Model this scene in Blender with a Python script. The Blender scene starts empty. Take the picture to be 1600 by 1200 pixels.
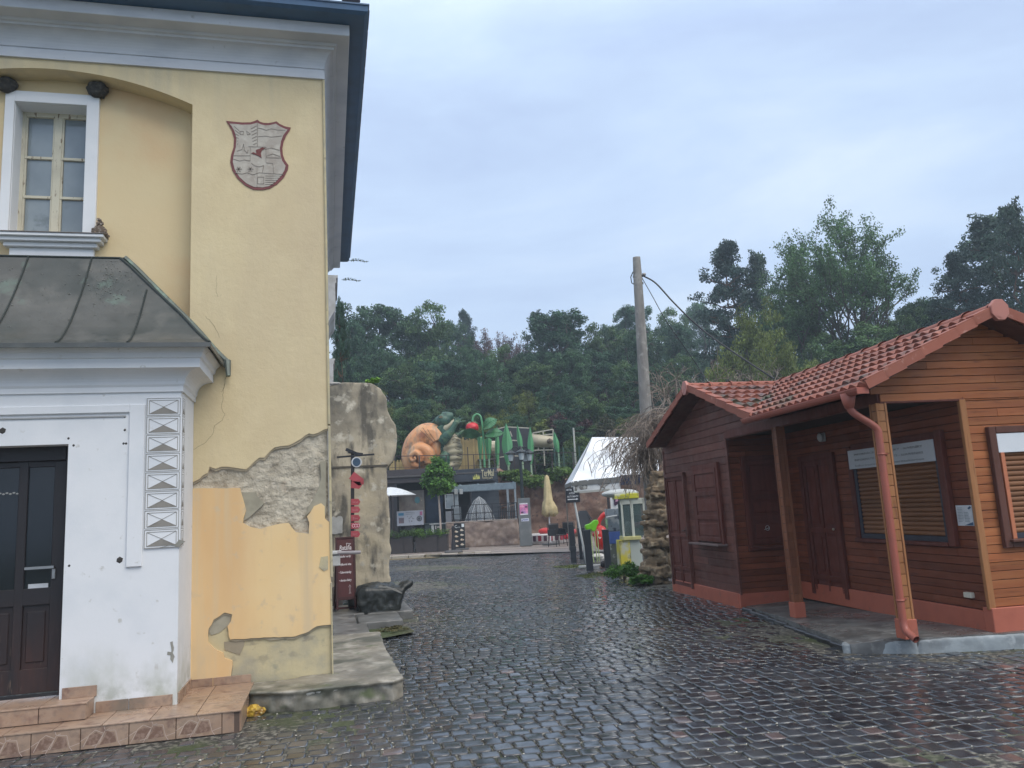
import bpy, bmesh, math, random
import numpy as np
from mathutils import Vector, Matrix, noise
from mathutils.geometry import tessellate_polygon
R = math.radians
rnd = random.Random(11)
scene = bpy.context.scene
col = scene.collection

# ------------------------------------------------------------------ camera
F_PX, CX, CY = 1210.0, 800.0, 600.0
zc = Vector((-410, 7500, -F_PX)).normalized()
yc = Vector((515 - CX, CY - 807, -F_PX)); yc = (yc - zc * yc.dot(zc)).normalized()
xc = yc.cross(zc)
CAMR = Matrix((xc, yc, zc))            # camera axes -> world axes
EYE = Vector((0, 0, 1.6))
cam = bpy.data.cameras.new('camera'); cam.sensor_width = 36; cam.lens = F_PX / 1600 * 36
cam.clip_start = 0.1; cam.clip_end = 2000
camo = bpy.data.objects.new('camera', cam); col.objects.link(camo)
camo.matrix_world = Matrix.Translation(EYE) @ CAMR.to_4x4()
scene.camera = camo
scene.render.resolution_x = 1024; scene.render.resolution_y = 768
FWD = CAMR @ Vector((0, 0, -1))
def ray(u, v): return CAMR @ Vector((u - CX, CY - v, -F_PX))
def atY(u, v, y): d = ray(u, v); return EYE + d * (y / d.y)
def atX(u, v, x): d = ray(u, v); return EYE + d * (x / d.x)
def atZ(u, v, z): d = ray(u, v); return EYE + d * ((z - 1.6) / d.z)
def pd(u, v, D): return EYE + ray(u, v) * (D / F_PX)      # point at distance D along the view axis

# ------------------------------------------------------------------ sky and light (overcast)
SUN_EL, SUN_AZ = 50, 148      # degrees; azimuth clockwise from +Y
w = bpy.data.worlds.new('World'); scene.world = w; w.use_nodes = True
nt = w.node_tree; nt.nodes.clear()
def nn(t, **k):
    n = nt.nodes.new(t)
    for a, b in k.items(): setattr(n, a, b)
    return n
out = nn('ShaderNodeOutputWorld'); bg = nn('ShaderNodeBackground'); L = nt.links.new
sky = nn('ShaderNodeTexSky', sky_type='NISHITA', sun_disc=False)
sky.sun_elevation = R(SUN_EL); sky.sun_rotation = R(SUN_AZ)
sky.air_density = 1.0; sky.dust_density = 3.0; sky.ozone_density = 1.5
tc = nn('ShaderNodeTexCoord'); mp = nn('ShaderNodeMapping'); mp.inputs['Scale'].default_value = (1.1, 1.1, 3.4)
mp.inputs['Rotation'].default_value = (0.15, 0.25, 0.3)
n1 = nn('ShaderNodeTexNoise'); n1.inputs['Scale'].default_value = 1.6; n1.inputs['Detail'].default_value = 6; n1.inputs['Roughness'].default_value = .56
n1.inputs['Distortion'].default_value = .35
L(tc.outputs['Generated'], mp.inputs['Vector']); L(mp.outputs[0], n1.inputs['Vector'])
cr = nn('ShaderNodeValToRGB'); L(n1.outputs['Fac'], cr.inputs['Fac'])
e = cr.color_ramp.elements
e[0].position = .34; e[0].color = (4.7, 5.9, 8.3, 1)
e[1].position = .68; e[1].color = (7.1, 8.3, 10.0, 1)
m_ = e.new(.5); m_.color = (5.6, 7.0, 9.3, 1)
sep = nn('ShaderNodeSeparateXYZ'); L(tc.outputs['Generated'], sep.inputs[0])
# an overcast dome is brightest overhead
mr = nn('ShaderNodeMapRange'); mr.inputs['From Min'].default_value = .5; mr.inputs['From Max'].default_value = 1
mr.inputs['To Min'].default_value = 1.0; mr.inputs['To Max'].default_value = 2.0; mr.clamp = True
L(sep.outputs['Z'], mr.inputs['Value'])
vm = nn('ShaderNodeVectorMath', operation='SCALE'); L(cr.outputs[0], vm.inputs[0]); L(mr.outputs[0], vm.inputs['Scale'])
# and whiter there than in the blue-grey band near the horizon
mz = nn('ShaderNodeMapRange'); mz.inputs['From Min'].default_value = .55; mz.inputs['From Max'].default_value = .95; L(sep.outputs['Z'], mz.inputs['Value'])
mw_ = nn('ShaderNodeMix', data_type='RGBA'); L(mz.outputs[0], mw_.inputs['Factor']); L(vm.outputs[0], mw_.inputs['A']); mw_.inputs['B'].default_value = (12.0, 11.9, 12.0, 1)
mx = nn('ShaderNodeMix', data_type='RGBA'); mx.inputs['Factor'].default_value = .93
L(sky.outputs[0], mx.inputs['A']); L(mw_.outputs['Result'], mx.inputs['B']); L(mx.outputs['Result'], bg.inputs['Color'])
bg.inputs['Strength'].default_value = .1
L(bg.outputs[0], out.inputs[0])
sl = bpy.data.lights.new('sun', 'SUN'); sl.energy = 1.75; sl.angle = R(38); sl.color = (1, .93, .82)
so = bpy.data.objects.new('sun', sl); col.objects.link(so)
sd = Vector((math.sin(R(SUN_AZ)) * math.cos(R(SUN_EL)), math.cos(R(SUN_AZ)) * math.cos(R(SUN_EL)), math.sin(R(SUN_EL))))
so.rotation_euler = sd.to_track_quat('Z', 'Y').to_euler()
vs = scene.view_settings
vs.view_transform = 'Standard'; vs.look = 'None'; vs.exposure = 0.28; vs.gamma = 1; vs.use_curve_mapping = False
scene.render.engine = 'CYCLES'

# ------------------------------------------------------------------ materials
def mat(name, base, rough=.6, oddone=None, layers=(), bump=(), island=0, metal=0, spec=.5, objvar=0, grain=None, coat=0, alpha=1, transl=0, rlayers=()):
    """layers: (colour, scale, lo, hi[, stretch(3)][, (z0,z1)]); noise mask between lo..hi mixes colour in; optional height ramp"""
    m = bpy.data.materials.new(name); m.use_nodes = True
    t = m.node_tree; N = t.nodes; K = t.links.new
    b = N['Principled BSDF']; b.inputs['Roughness'].default_value = rough; b.inputs['Metallic'].default_value = metal
    b.inputs['Specular IOR Level'].default_value = spec
    if coat: b.inputs['Coat Weight'].default_value = coat; b.inputs['Coat Roughness'].default_value = .12
    tc = N.new('ShaderNodeTexCoord').outputs['Object']
    def noi(scale, st=None, det=6, ro=.55, off=0):
        mp = N.new('ShaderNodeMapping'); K(tc, mp.inputs['Vector'])
        if st: mp.inputs['Scale'].default_value = st
        mp.inputs['Location'].default_value = (off, off * 1.7, off * .3)
        n = N.new('ShaderNodeTexNoise'); n.inputs['Scale'].default_value = scale; n.inputs['Detail'].default_value = det
        n.inputs['Roughness'].default_value = ro; K(mp.outputs[0], n.inputs['Vector']); return n.outputs['Fac']
    def ramp(src, lo, hi, a=0, bb=1):
        r = N.new('ShaderNodeMapRange'); r.inputs['From Min'].default_value = lo; r.inputs['From Max'].default_value = hi
        r.inputs['To Min'].default_value = a; r.inputs['To Max'].default_value = bb; K(src, r.inputs['Value']); return r.outputs[0]
    cur = N.new('ShaderNodeRGB'); cur.outputs[0].default_value = (*base, 1); cur = cur.outputs[0]
    def mix(c, colr, fac, mode='MIX'):
        x = N.new('ShaderNodeMix'); x.data_type = 'RGBA'; x.blend_type = mode
        K(c, x.inputs['A'])
        if isinstance(colr, tuple): x.inputs['B'].default_value = (*colr, 1)
        else: K(colr, x.inputs['B'])
        if isinstance(fac, float): x.inputs['Factor'].default_value = fac
        else: K(fac, x.inputs['Factor'])
        return x.outputs['Result']
    def mult(a, bb):
        x = N.new('ShaderNodeMath'); x.operation = 'MULTIPLY'; K(a, x.inputs[0])
        if isinstance(bb, (int, float)): x.inputs[1].default_value = bb
        else: K(bb, x.inputs[1])
        return x.outputs[0]
    for i, ly in enumerate(layers):
        c, s, lo, hi = ly[:4]; st = ly[4] if len(ly) > 4 else None; zr = ly[5] if len(ly) > 5 else None
        f = ramp(noi(s, st, off=i * 3.1), lo, hi)
        if zr:
            sp = N.new('ShaderNodeSeparateXYZ'); K(tc, sp.inputs[0]); f = mult(f, ramp(sp.outputs['Z'], zr[0], zr[1]))
        cur = mix(cur, c, f)
    if oddone:
        g = N.new('ShaderNodeNewGeometry'); cur = mix(cur, oddone[0], ramp(g.outputs['Random Per Island'], oddone[1], oddone[1] + .01)); cur = mix(cur, oddone[2], ramp(g.outputs['Random Per Island'], oddone[3], oddone[3] - .01))
    if island:
        g = N.new('ShaderNodeNewGeometry'); v = ramp(g.outputs['Random Per Island'], 0, 1, 1 - island, 1 + island)
        cm = N.new('ShaderNodeVectorMath'); cm.operation = 'SCALE'; K(cur, cm.inputs[0]); K(v, cm.inputs['Scale']); cur = cm.outputs[0]
    if objvar:
        g = N.new('ShaderNodeObjectInfo'); v = ramp(g.outputs['Random'], 0, 1, 1 - objvar, 1 + objvar)
        cm = N.new('ShaderNodeVectorMath'); cm.operation = 'SCALE'; K(cur, cm.inputs[0]); K(v, cm.inputs['Scale']); cur = cm.outputs[0]
    K(cur, b.inputs['Base Color'])
    if rlayers:
        s, lo, hi, r0, r1 = rlayers
        K(ramp(noi(s, off=9), lo, hi, r0, r1), b.inputs['Roughness'])
    nrm = None
    for (s, strength, dist, *st) in bump:
        bn = N.new('ShaderNodeBump'); bn.inputs['Strength'].default_value = strength; bn.inputs['Distance'].default_value = dist
        K(noi(s, st[0] if st else None, 8, .6, 5), bn.inputs['Height'])
        if nrm: K(nrm, bn.inputs['Normal'])
        nrm = bn.outputs[0]
    if nrm: K(nrm, b.inputs['Normal'])
    if transl:
        tr = N.new('ShaderNodeBsdfTranslucent'); K(cur, tr.inputs['Color']); ms = N.new('ShaderNodeMixShader')
        ms.inputs[0].default_value = transl; K(b.outputs[0], ms.inputs[1]); K(tr.outputs[0], ms.inputs[2])
        K(ms.outputs[0], N['Material Output'].inputs['Surface'])
    if alpha < 1:
        tr = N.new('ShaderNodeBsdfTransparent'); ms = N.new('ShaderNodeMixShader')
        ms.inputs[0].default_value = alpha; K(tr.outputs[0], ms.inputs[1]); K(b.outputs[0], ms.inputs[2])
        K(ms.outputs[0], N['Material Output'].inputs['Surface'])
    return m
_mc = {}
def flat(c, rough=.6, **k):
    key = (c, rough, tuple(sorted(k.items())))
    if key not in _mc:
        _mc[key] = mat('paint_%d' % len(_mc), c, rough, layers=[(tuple(x * .72 for x in c), 7, .45, .75)], bump=[(60, .08, .002)], **k)
    return _mc[key]

# ------------------------------------------------------------------ mesh helpers
MW = {}
def tagset(o, label=None, cat=None, group=None, kind=None):
    if label: o['label'] = label
    if cat: o['category'] = cat
    if group: o['group'] = group
    if kind: o['kind'] = kind
    return o
def thing(name, label, cat, loc=(0, 0, 0), rz=0, group=None, mw=None):
    o = bpy.data.objects.new(name, None); col.objects.link(o); o.empty_display_size = .1
    m = mw if mw is not None else Matrix.Translation(Vector(loc)) @ Matrix.Rotation(rz, 4, 'Z')
    o.matrix_world = m; MW[o.name] = m.copy()
    return tagset(o, label, cat, group)
class MB:
    def __init__(s): s.bm = bmesh.new(); s.mi = 0
    def _new(s, vs, fs, M=None):
        bv = [s.bm.verts.new(M @ Vector(v) if M is not None else v) for v in vs]
        for f in fs:
            try: fc = s.bm.faces.new([bv[i] for i in f]); fc.material_index = s.mi
            except ValueError: pass
        return bv
    def box(s, a, b, bev=0, M=None):
        x0, y0, z0 = a; x1, y1, z1 = b
        if x0 > x1: x0, x1 = x1, x0
        if y0 > y1: y0, y1 = y1, y0
        if z0 > z1: z0, z1 = z1, z0
        vs = [(x, y, z) for x in (x0, x1) for y in (y0, y1) for z in (z0, z1)]
        fs = [(0, 1, 3, 2), (4, 6, 7, 5), (0, 4, 5, 1), (2, 3, 7, 6), (0, 2, 6, 4), (1, 5, 7, 3)]
        if not bev: s._new(vs, fs, M); return s
        t = bmesh.new(); bv = [t.verts.new(v) for v in vs]
        for f in fs: t.faces.new([bv[i] for i in f])
        bmesh.ops.bevel(t, geom=list(t.edges), offset=bev, segments=1, affect='EDGES')
        s.join(t, M); return s
    def join(s, t, M=None):
        t.verts.ensure_lookup_table(); t.verts.index_update()
        s._new([v.co.copy() for v in t.verts], [[v.index for v in f.verts] for f in t.faces], M); t.free()
    def bar(s, p, q, w, h=None, up=(0, 0, 1)):
        p = Vector(p); q = Vector(q); h = h or w; d = q - p; l = d.length
        if l < 1e-6: return s
        d.normalize(); u = Vector(up)
        if abs(d.dot(u)) > .98: u = Vector((0, 1, 0))
        sx = d.cross(u).normalized(); sz = sx.cross(d)
        M = Matrix((( sx.x, d.x, sz.x, p.x), (sx.y, d.y, sz.y, p.y), (sx.z, d.z, sz.z, p.z), (0, 0, 0, 1)))
        return s.box((-w / 2, 0, -h / 2), (w / 2, l, h / 2), min(w, h) * .08, M)
    def tube(s, pts, rad, n=8, caps=True):
        pts = [Vector(p) for p in pts]; k = len(pts)
        if not hasattr(rad, '__len__'): rad = [rad] * k
        rings = []; ref = None
        for i, p in enumerate(pts):
            d = (pts[min(i + 1, k - 1)] - pts[max(i - 1, 0)])
            d = d.normalized() if d.length > 1e-9 else Vector((0, 0, 1))
            if ref is None: ref = Vector((1, 0, 0)) if abs(d.x) < .8 else Vector((0, 1, 0))
            a = (ref - d * ref.dot(d))
            a = a.normalized() if a.length > 1e-6 else d.orthogonal().normalized(); ref = a; b = d.cross(a)
            rings.append([s.bm.verts.new(p + (a * math.cos(2 * math.pi * j / n) + b * math.sin(2 * math.pi * j / n)) * rad[i]) for j in range(n)])
        for i in range(k - 1):
            for j in range(n):
                f = s.bm.faces.new((rings[i][j], rings[i][(j + 1) % n], rings[i + 1][(j + 1) % n], rings[i + 1][j])); f.material_index = s.mi
        if caps and n > 2:
            for r_, rv in ((rings[0], True), (rings[-1], False)):
                f = s.bm.faces.new(list(reversed(r_)) if rv else r_); f.material_index = s.mi
        return s
    def lathe(s, prof, c=(0, 0, 0), n=20, M=None):
        c = Vector(c); vs = []; fs = []
        for (r, z) in prof:
            for j in range(n):
                a = 2 * math.pi * j / n; vs.append((c.x + r * math.cos(a), c.y + r * math.sin(a), c.z + z))
        for i in range(len(prof) - 1):
            for j in range(n): fs.append((i * n + j, i * n + (j + 1) % n, (i + 1) * n + (j + 1) % n, (i + 1) * n + j))
        fs.append(tuple(range((len(prof) - 1) * n, len(prof) * n))); fs.append(tuple(reversed(range(n))))
        s._new(vs, fs, M); return s
    def poly(s, pts, M=None, depth=0, holes=()):
        """2D outline (x,z) in a vertical plane, thickness along +y; M places it"""
        loops = [[Vector((p[0], p[1], 0)) for p in pts]] + [[Vector((p[0], p[1], 0)) for p in h] for h in holes]
        tris = tessellate_polygon(loops); flat_ = [p for l in loops for p in l]; n = len(flat_)
        vs = [(p.x, 0, p.y) for p in flat_]; fs = [tuple(t) for t in tris]
        if depth:
            vs += [(p.x, depth, p.y) for p in flat_]; fs += [tuple(n + i for i in reversed(t)) for t in tris]
            o = 0
            for l in loops:
                k = len(l)
                for i in range(k): a, b = o + i, o + (i + 1) % k; fs.append((a, b, n + b, n + a))
                o += k
        bv = s._new(vs, fs, M); return s
    def sphere(s, c, r, sub=2, sc=(1, 1, 1), rot=None):
        t = bmesh.new(); bmesh.ops.create_icosphere(t, subdivisions=sub, radius=1)
        M = Matrix.Translation(Vector(c)) @ (rot.to_4x4() if rot is not None else Matrix.Identity(4)) @ Matrix.Diagonal((r * sc[0], r * sc[1], r * sc[2], 1))
        s.join(t, M); return s
    def quad(s, *vs): s._new(vs, [tuple(range(len(vs)))]); return s
    def text(s, body, M, size=1, ext=.002, align='LEFT', width=None, shear=0, off=0):
        cu = bpy.data.curves.new('t', 'FONT'); cu.body = body; cu.size = size; cu.extrude = ext; cu.align_x = align; cu.shear = shear; cu.offset = off
        cu.resolution_u = 2
        o = bpy.data.objects.new('t', cu); col.objects.link(o); bpy.context.view_layer.update()
        me = bpy.data.meshes.new_from_object(o.evaluated_get(bpy.context.evaluated_depsgraph_get()))
        sx = 1
        if width and len(me.vertices):
            ww = max(v.co.x for v in me.vertices) - min(v.co.x for v in me.vertices); sx = width / max(ww, 1e-6)
        # text lies in x,y -> stand it up facing -y
        T = Matrix(((sx, 0, 0, 0), (0, 0, -1, 0), (0, 1, 0, 0), (0, 0, 0, 1)))
        s._new([v.co.copy() for v in me.vertices], [tuple(p.vertices) for p in me.polygons], M @ T)
        col.objects.unlink(o); bpy.data.objects.remove(o); bpy.data.curves.remove(cu); bpy.data.meshes.remove(me); return s
    def solid(s, voxel=.05, disp=0, scale=1.0, seed=0, smooth=0, octaves=3, ridged=False, aniso=(1, 1, 1)):
        """fuse everything into one skin and roughen it"""
        me = bpy.data.meshes.new('tmp'); s.bm.to_mesh(me); o = bpy.data.objects.new('tmp', me); col.objects.link(o)
        md = o.modifiers.new('r', 'REMESH'); md.mode = 'VOXEL'; md.voxel_size = voxel
        if smooth: sm = o.modifiers.new('s', 'SMOOTH'); sm.iterations = smooth; sm.factor = .6
        bpy.context.view_layer.update()
        m2 = bpy.data.meshes.new_from_object(o.evaluated_get(bpy.context.evaluated_depsgraph_get()))
        s.bm.clear(); s.bm.from_mesh(m2)
        bpy.data.objects.remove(o); bpy.data.meshes.remove(me); bpy.data.meshes.remove(m2)
        if disp: s.rough(disp, scale, seed, octaves, ridged, aniso)
        for f in s.bm.faces: f.smooth = True
        return s
    def rough(s, disp, scale, seed=0, octaves=3, ridged=False, aniso=(1, 1, 1)):
        s.bm.normal_update(); an = Vector(aniso); mv = []
        for v in s.bm.verts:
            q = Vector((v.co.x * an.x, v.co.y * an.y, v.co.z * an.z)) * scale + Vector((seed * 7.3, seed * 3.1, seed))
            k = 0; a = 1
            for o_ in range(octaves):
                nv = noise.noise(q * (2 ** o_)); nv = (1 - abs(nv) * 2.5) if ridged else nv
                k += nv * a; a *= .5
            mv.append(v.normal * (k * disp))
        for v, d in zip(s.bm.verts, mv): v.co += d
        return s
    def build(s, name, mats, parent=None, smooth=False, pre=None, label=None, weld=False):
        if weld: bmesh.ops.remove_doubles(s.bm, verts=s.bm.verts, dist=1e-5)
        bmesh.ops.recalc_face_normals(s.bm, faces=s.bm.faces) if len(s.bm.faces) < 60000 else None
        pm = MW.get(parent.name) if parent is not None else None
        M = pre if pre is not None else Matrix.Identity(4)
        if pm is not None: M = pm.inverted() @ M
        s.bm.transform(M)
        me = bpy.data.meshes.new(name); s.bm.to_mesh(me); s.bm.free()
        o = bpy.data.objects.new(name, me); col.objects.link(o)
        for m in (mats if isinstance(mats, (list, tuple)) else [mats]): me.materials.append(m)
        if smooth:
            me.polygons.foreach_set('use_smooth', [True] * len(me.polygons))
            if smooth == 'auto': me.set_sharp_from_angle(angle=R(35))
        if parent is not None: o.parent = parent; MW[o.name] = pm
        if label: o['label'] = label
        return o
def arrays_mesh(name, V, Fq, mats, parent=None, smooth=False, mi=None):
    """V (n,3), Fq (m,k) numpy"""
    me = bpy.data.meshes.new(name); n = len(V); m, k = Fq.shape
    me.vertices.add(n); me.vertices.foreach_set('co', V.astype(np.float32).ravel())
    me.loops.add(m * k); me.loops.foreach_set('vertex_index', Fq.astype(np.int32).ravel())
    me.polygons.add(m); me.polygons.foreach_set('loop_start', np.arange(0, m * k, k, dtype=np.int32))
    me.polygons.foreach_set('use_smooth', np.full(m, bool(smooth)))
    for mm in (mats if isinstance(mats, (list, tuple)) else [mats]): me.materials.append(mm)
    if mi is not None: me.polygons.foreach_set('material_index', mi.astype(np.int32))
    me.update(); me.validate()
    o = bpy.data.objects.new(name, me); col.objects.link(o)
    if parent is not None: o.parent = parent; MW[o.name] = MW[parent.name]
    return o
def copy_tree(o, loc, rz=0, sc=(1, 1, 1), label=None, group=None):
    r = o.copy(); col.objects.link(r); r.matrix_world = Matrix.Translation(Vector(loc)) @ Matrix.Rotation(rz, 4, 'Z') @ Matrix.Diagonal((*sc, 1))
    if label: r['label'] = label
    if group: r['group'] = group
    def kids(a, b):
        for ch in list(a.children):
            c = ch.copy(); col.objects.link(c); c.parent = b; kids(ch, c)
    kids(o, r)
    return r
def jag(pts, amp, seed=0, step=.05):
    """add small irregularities along a 2D polyline"""
    rr = random.Random(seed); o = []
    for a, b in zip(pts[:-1], pts[1:]):
        d = math.dist(a, b); k = max(1, int(d / step))
        for i in range(k):
            t = i / k; j = 0 if i == 0 else amp
            o.append((a[0] + (b[0] - a[0]) * t + rr.uniform(-j, j), a[1] + (b[1] - a[1]) * t + rr.uniform(-j, j)))
    o.append(pts[-1]); return o
# ------------------------------------------------------------------ terrain, cobbles, plaza
SF = Vector((FWD.x, FWD.y, 0)).normalized(); SR = Vector((SF.y, -SF.x, 0))
def fwd(x, y): return x * SF.x + y * SF.y
def side(x, y): return x * SR.x + y * SR.y
def hill(x, y):
    s = fwd(x, y); a = side(x, y)
    if s < 41.2: return -.03
    z = 3.25
    if s > 50: z += (min(s, 84) - 50) * .17
    if s > 90: z -= (s - 90) * .06
    z += min(20, max(0, a - 4)) * .035 * min(1, (s - 41) / 20) + noise.noise(Vector((x * .06, y * .06, 0))) * .8 * min(1, max(0, (s - 50) / 10))
    return z
earth = mat('earth', (.075, .07, .04), .95, layers=[((.045, .075, .02), .35, .4, .6), ((.12, .10, .06), 2.5, .5, .8)], bump=[(6, .6, .05)])
V = []; Fq = []
svals = [-60, -30, -10, 0, 10, 20, 30, 36, 39, 41.19, 41.21, 44, 47, 50] + list(np.linspace(54, 120, 18)) + [150, 220, 400]
avals = [-400, -200, -120, -80] + list(np.linspace(-60, 70, 40)) + [90, 130, 200, 400]
for s_ in svals:
    for a_ in avals:
        p = SF * s_ + SR * a_; V.append((p.x, p.y, hill(p.x, p.y)))
na = len(avals)
for i in range(len(svals) - 1):
    for j in range(na - 1): Fq.append((i * na + j, i * na + j + 1, (i + 1) * na + j + 1, (i + 1) * na + j))
o = arrays_mesh('terrain', np.array(V), np.array(Fq), earth, smooth=False); o['kind'] = 'structure'

# joint bed under the setts
bed = mat('joint_bed', (.035, .033, .028), .75, layers=[((.20, .185, .15), 22, .47, .60), ((.045, .06, .018), 1.1, .5, .66), ((.30, .28, .24), 120, .64, .7)], bump=[(90, .7, .01)])
mb = MB(); mb.quad((-9, -2, -.0075), (14, -2, -.0075), (16, 30.5, -.0075), (-6, 35, -.0075)); o = mb.build('street_bed', bed); o['kind'] = 'structure'

# individual wet granite setts, laid in slightly wavy courses
def setts():
    rs = np.random.RandomState(5)
    corners = []; 
    ang = R(-3.0); ca, sa = math.cos(ang), math.sin(ang)
    y = 2.0; row = 0; off = 0
    Q = []
    while y < 34:
        h = .148 + rs.uniform(-.010, .010); x = -6 + rs.uniform(0, .15)
        while x < 13:
            wdt = rs.uniform(.12, .16)
            cx_, cy_ = x + wdt / 2, y + h / 2
            # wavy laying
            wy = .10 * math.sin(cx_ * .55 + cy_ * .13) + .05 * math.sin(cx_ * 1.7 + cy_ * .4)
            wx = .12 * math.sin(cy_ * .45) 
            X = (cx_ + wx) * ca - (cy_ + wy) * sa; Y = (cx_ + wx) * sa + (cy_ + wy) * ca
            x += wdt
            s_ = fwd(X, Y); a_ = side(X, Y)
            if s_ < 3.6 or s_ > 31.6: continue
            if abs(a_) > .72 * s_ + .8: continue
            if (X < -.8 and Y > 6.9) or (X < .4 and Y > 7.5 and Y < 13.5): continue
            if s_ > 29.0 + (a_ + 6) * -.16: continue       # plaza kerb line
            Q.append((X, Y, wdt, h, ang + rs.uniform(-.045, .045)))
        y += h; row += 1
    return np.array(Q), rs
Q, rs = setts()
n = len(Q)
gap = .0042
hw = Q[:, 2] / 2 - gap + rs.uniform(-.003, .001, n); hh = Q[:, 3] / 2 - gap + rs.uniform(-.003, .001, n)
top = rs.normal(0, .0026, n); tx = rs.normal(0, .013, n); ty = rs.normal(0, .013, n)
tmpl = []
for (r_, zz) in ((1.0, -.03), (1.0, -.005), (.955, .0015), (.74, .0026)):
    for (a, b) in ((-1, -.84), (-.86, -1), (.86, -1), (1, -.84), (1, .84), (.86, 1), (-.86, 1), (-1, .84)):
        tmpl.append((a * r_, b * r_, zz))
tmpl = np.array(tmpl); m8 = len(tmpl)
jx = rs.normal(0, .032, (n, 8)); jy = rs.normal(0, .032, (n, 8))
jx = np.tile(jx, (1, 4)); jy = np.tile(jy, (1, 4))
lx = (tmpl[None, :, 0] + jx) * hw[:, None]; ly = (tmpl[None, :, 1] + jy) * hh[:, None]
zz = tmpl[None, :, 2] * np.ones((n, 1)) + rs.normal(0, .0012, (n, m8)) * (tmpl[None, :, 2] > 0)
zz = zz + top[:, None] + (lx * tx[:, None] + ly * ty[:, None])
c, s = np.cos(Q[:, 4])[:, None], np.sin(Q[:, 4])[:, None]
WX = Q[:, 0][:, None] + lx * c - ly * s; WY = Q[:, 1][:, None] + lx * s + ly * c
zz = zz + .030 * np.sin(WX * .9 + WY * .35) * np.sin(WY * .6)*0.5
V = np.stack([WX, WY, zz], -1).reshape(-1, 3)
base = np.arange(n)[:, None] * m8
fs = []
for k in range(3):
    for j in range(8): fs.append((k * 8 + j, k * 8 + (j + 1) % 8, (k + 1) * 8 + (j + 1) % 8, (k + 1) * 8 + j))
fs += [(24, 25, 26, 27), (24, 27, 28, 31), (31, 28, 29, 30)]
fs = np.array(fs); Fq = (base[:, None, :] * 0 + base[:, :, None] + fs[None]).reshape(-1, 4)
wet = mat('wet_granite', (.040, .045, .054), .3, coat=.55, oddone=((.085, .062, .060), .975, (.056, .064, .078), .14), layers=[((.055, .055, .054), 1.6, .45, .7), ((.020, .022, .027), 9, .45, .65), ((.075, .055, .055), .8, .66, .74), ((.10, .10, .095), 170, .66, .72)],
          island=.45, bump=[(26, .22, .006), (150, .22, .002)], rlayers=(.9, .36, .64, .08, .32), spec=.5)
o = arrays_mesh('cobbled_street', V, Fq, wet, smooth=True); o['kind'] = 'structure'

# light grit caught in the joints
rs2 = np.random.RandomState(8)
k = 3600
xs = rs2.uniform(-4, 9, k * 3); ys = 3.6 + rs2.power(.8, k * 3) * 14
keep = (np.abs(xs * SR.x + ys * SR.y) < .7 * (xs * SF.x + ys * SF.y) + .4) & (noise_mask := np.array([noise.noise(Vector((a * .8, b * .8, 2))) > -.12 for a, b in zip(xs, ys)]))
xs, ys = xs[keep][:k], ys[keep][:k]; k = len(xs)
# snap to nearest sett corner/edge so that grit sits in joints
allc = np.stack([WX[:, 0:8], WY[:, 0:8]], -1).reshape(-1, 2)
ci = rs2.randint(0, len(allc), 9000)
P = allc[ci]; sfw = P @ np.array([SF.x, SF.y]); P = P[(sfw < 16)]
P = P[:5200]; k = len(P)
sz = rs2.uniform(.0025, .007, k) * np.where(rs2.rand(k) < .06, 1.7, 1)
oc = np.array([(1, 0, 0), (0, 1, 0), (-1, 0, 0), (0, -1, 0), (0, 0, .8), (0, 0, -.8)])
th = rs2.uniform(0, 6.28, k); cc, ss = np.cos(th), np.sin(th)
V = np.zeros((k, 6, 3)); V[:, :, 0] = P[:, 0:1] + (oc[None, :, 0] * cc[:, None] - oc[None, :, 1] * ss[:, None]) * sz[:, None] * 1.4
V[:, :, 1] = P[:, 1:2] + (oc[None, :, 0] * ss[:, None] + oc[None, :, 1] * cc[:, None]) * sz[:, None]
V[:, :, 2] = -.002 + oc[None, :, 2] * sz[:, None]
tf = np.array([(0, 1, 4), (1, 2, 4), (2, 3, 4), (3, 0, 4)]); Fq = (np.arange(k)[:, None, None] * 6 + tf[None]).reshape(-1, 3)
grit = mat('grit', (.42, .40, .34), .8, island=.5)
o = arrays_mesh('grit', V.reshape(-1, 3), Fq, grit); tagset(o, 'pale grit scattered in the joints between the cobbles', 'grit', kind='stuff')

# plaza beyond the street
pave = mat('plaza_paving', (.30, .25, .22), .45, layers=[((.22, .19, .17), 1.2, .4, .65), ((.36, .31, .28), 5, .5, .7)], bump=[(30, .2, .01)])
def SP(a, s_, z): p = SF * s_ + SR * a; return (p.x, p.y, z)
mb = MB()
mb.quad(SP(-9, 30.6, .085), SP(-3.4, 29.2, .085), SP(-1.0, 28.0, .085), (8.4, 26.3, .02), (10.2, 23.0, .02), (20, 22, .02), SP(22, 41.1, .085), SP(-9, 41.1, .085))
# slab joints cut as dark strips a few mm above
o = mb.build('plaza', pave); o['kind'] = 'structure'
mb = MB()
for i in range(9): mb.bar(SP(-6, 29.5 + i * 1.3, .088), SP(14, 28.6 + i * 1.3 - 1.0, .088), .03, .004)
o = mb.build('plaza_joint', flat((.16, .13, .11), .7)); o['kind'] = 'structure'
mb = MB()
for i in range(12):
    a0 = -8.5 + i * .62; f0 = 29.9 - .12 * (a0 + 8.5)
    mb.mi = i % 2 if i % 3 else 1
    mb.bar(SP(a0, f0, .03), SP(a0 + .58, f0 - .07, .03), .2, .17)
o = mb.build('kerb', [mat('kerb_stone', (.28, .25, .20), .7, layers=[((.16, .13, .07), 4, .45, .6)], bump=[(30, .4, .01)]), flat((.40, .36, .30), .7)]); o['kind'] = 'structure'
mb = MB(); mb.quad(SP(-9, 29.2, .012), SP(-3.2, 28.5, .012), SP(-3.0, 28.9, .012), SP(-3.4, 29.4, .012), SP(-9, 30.2, .012))
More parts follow.
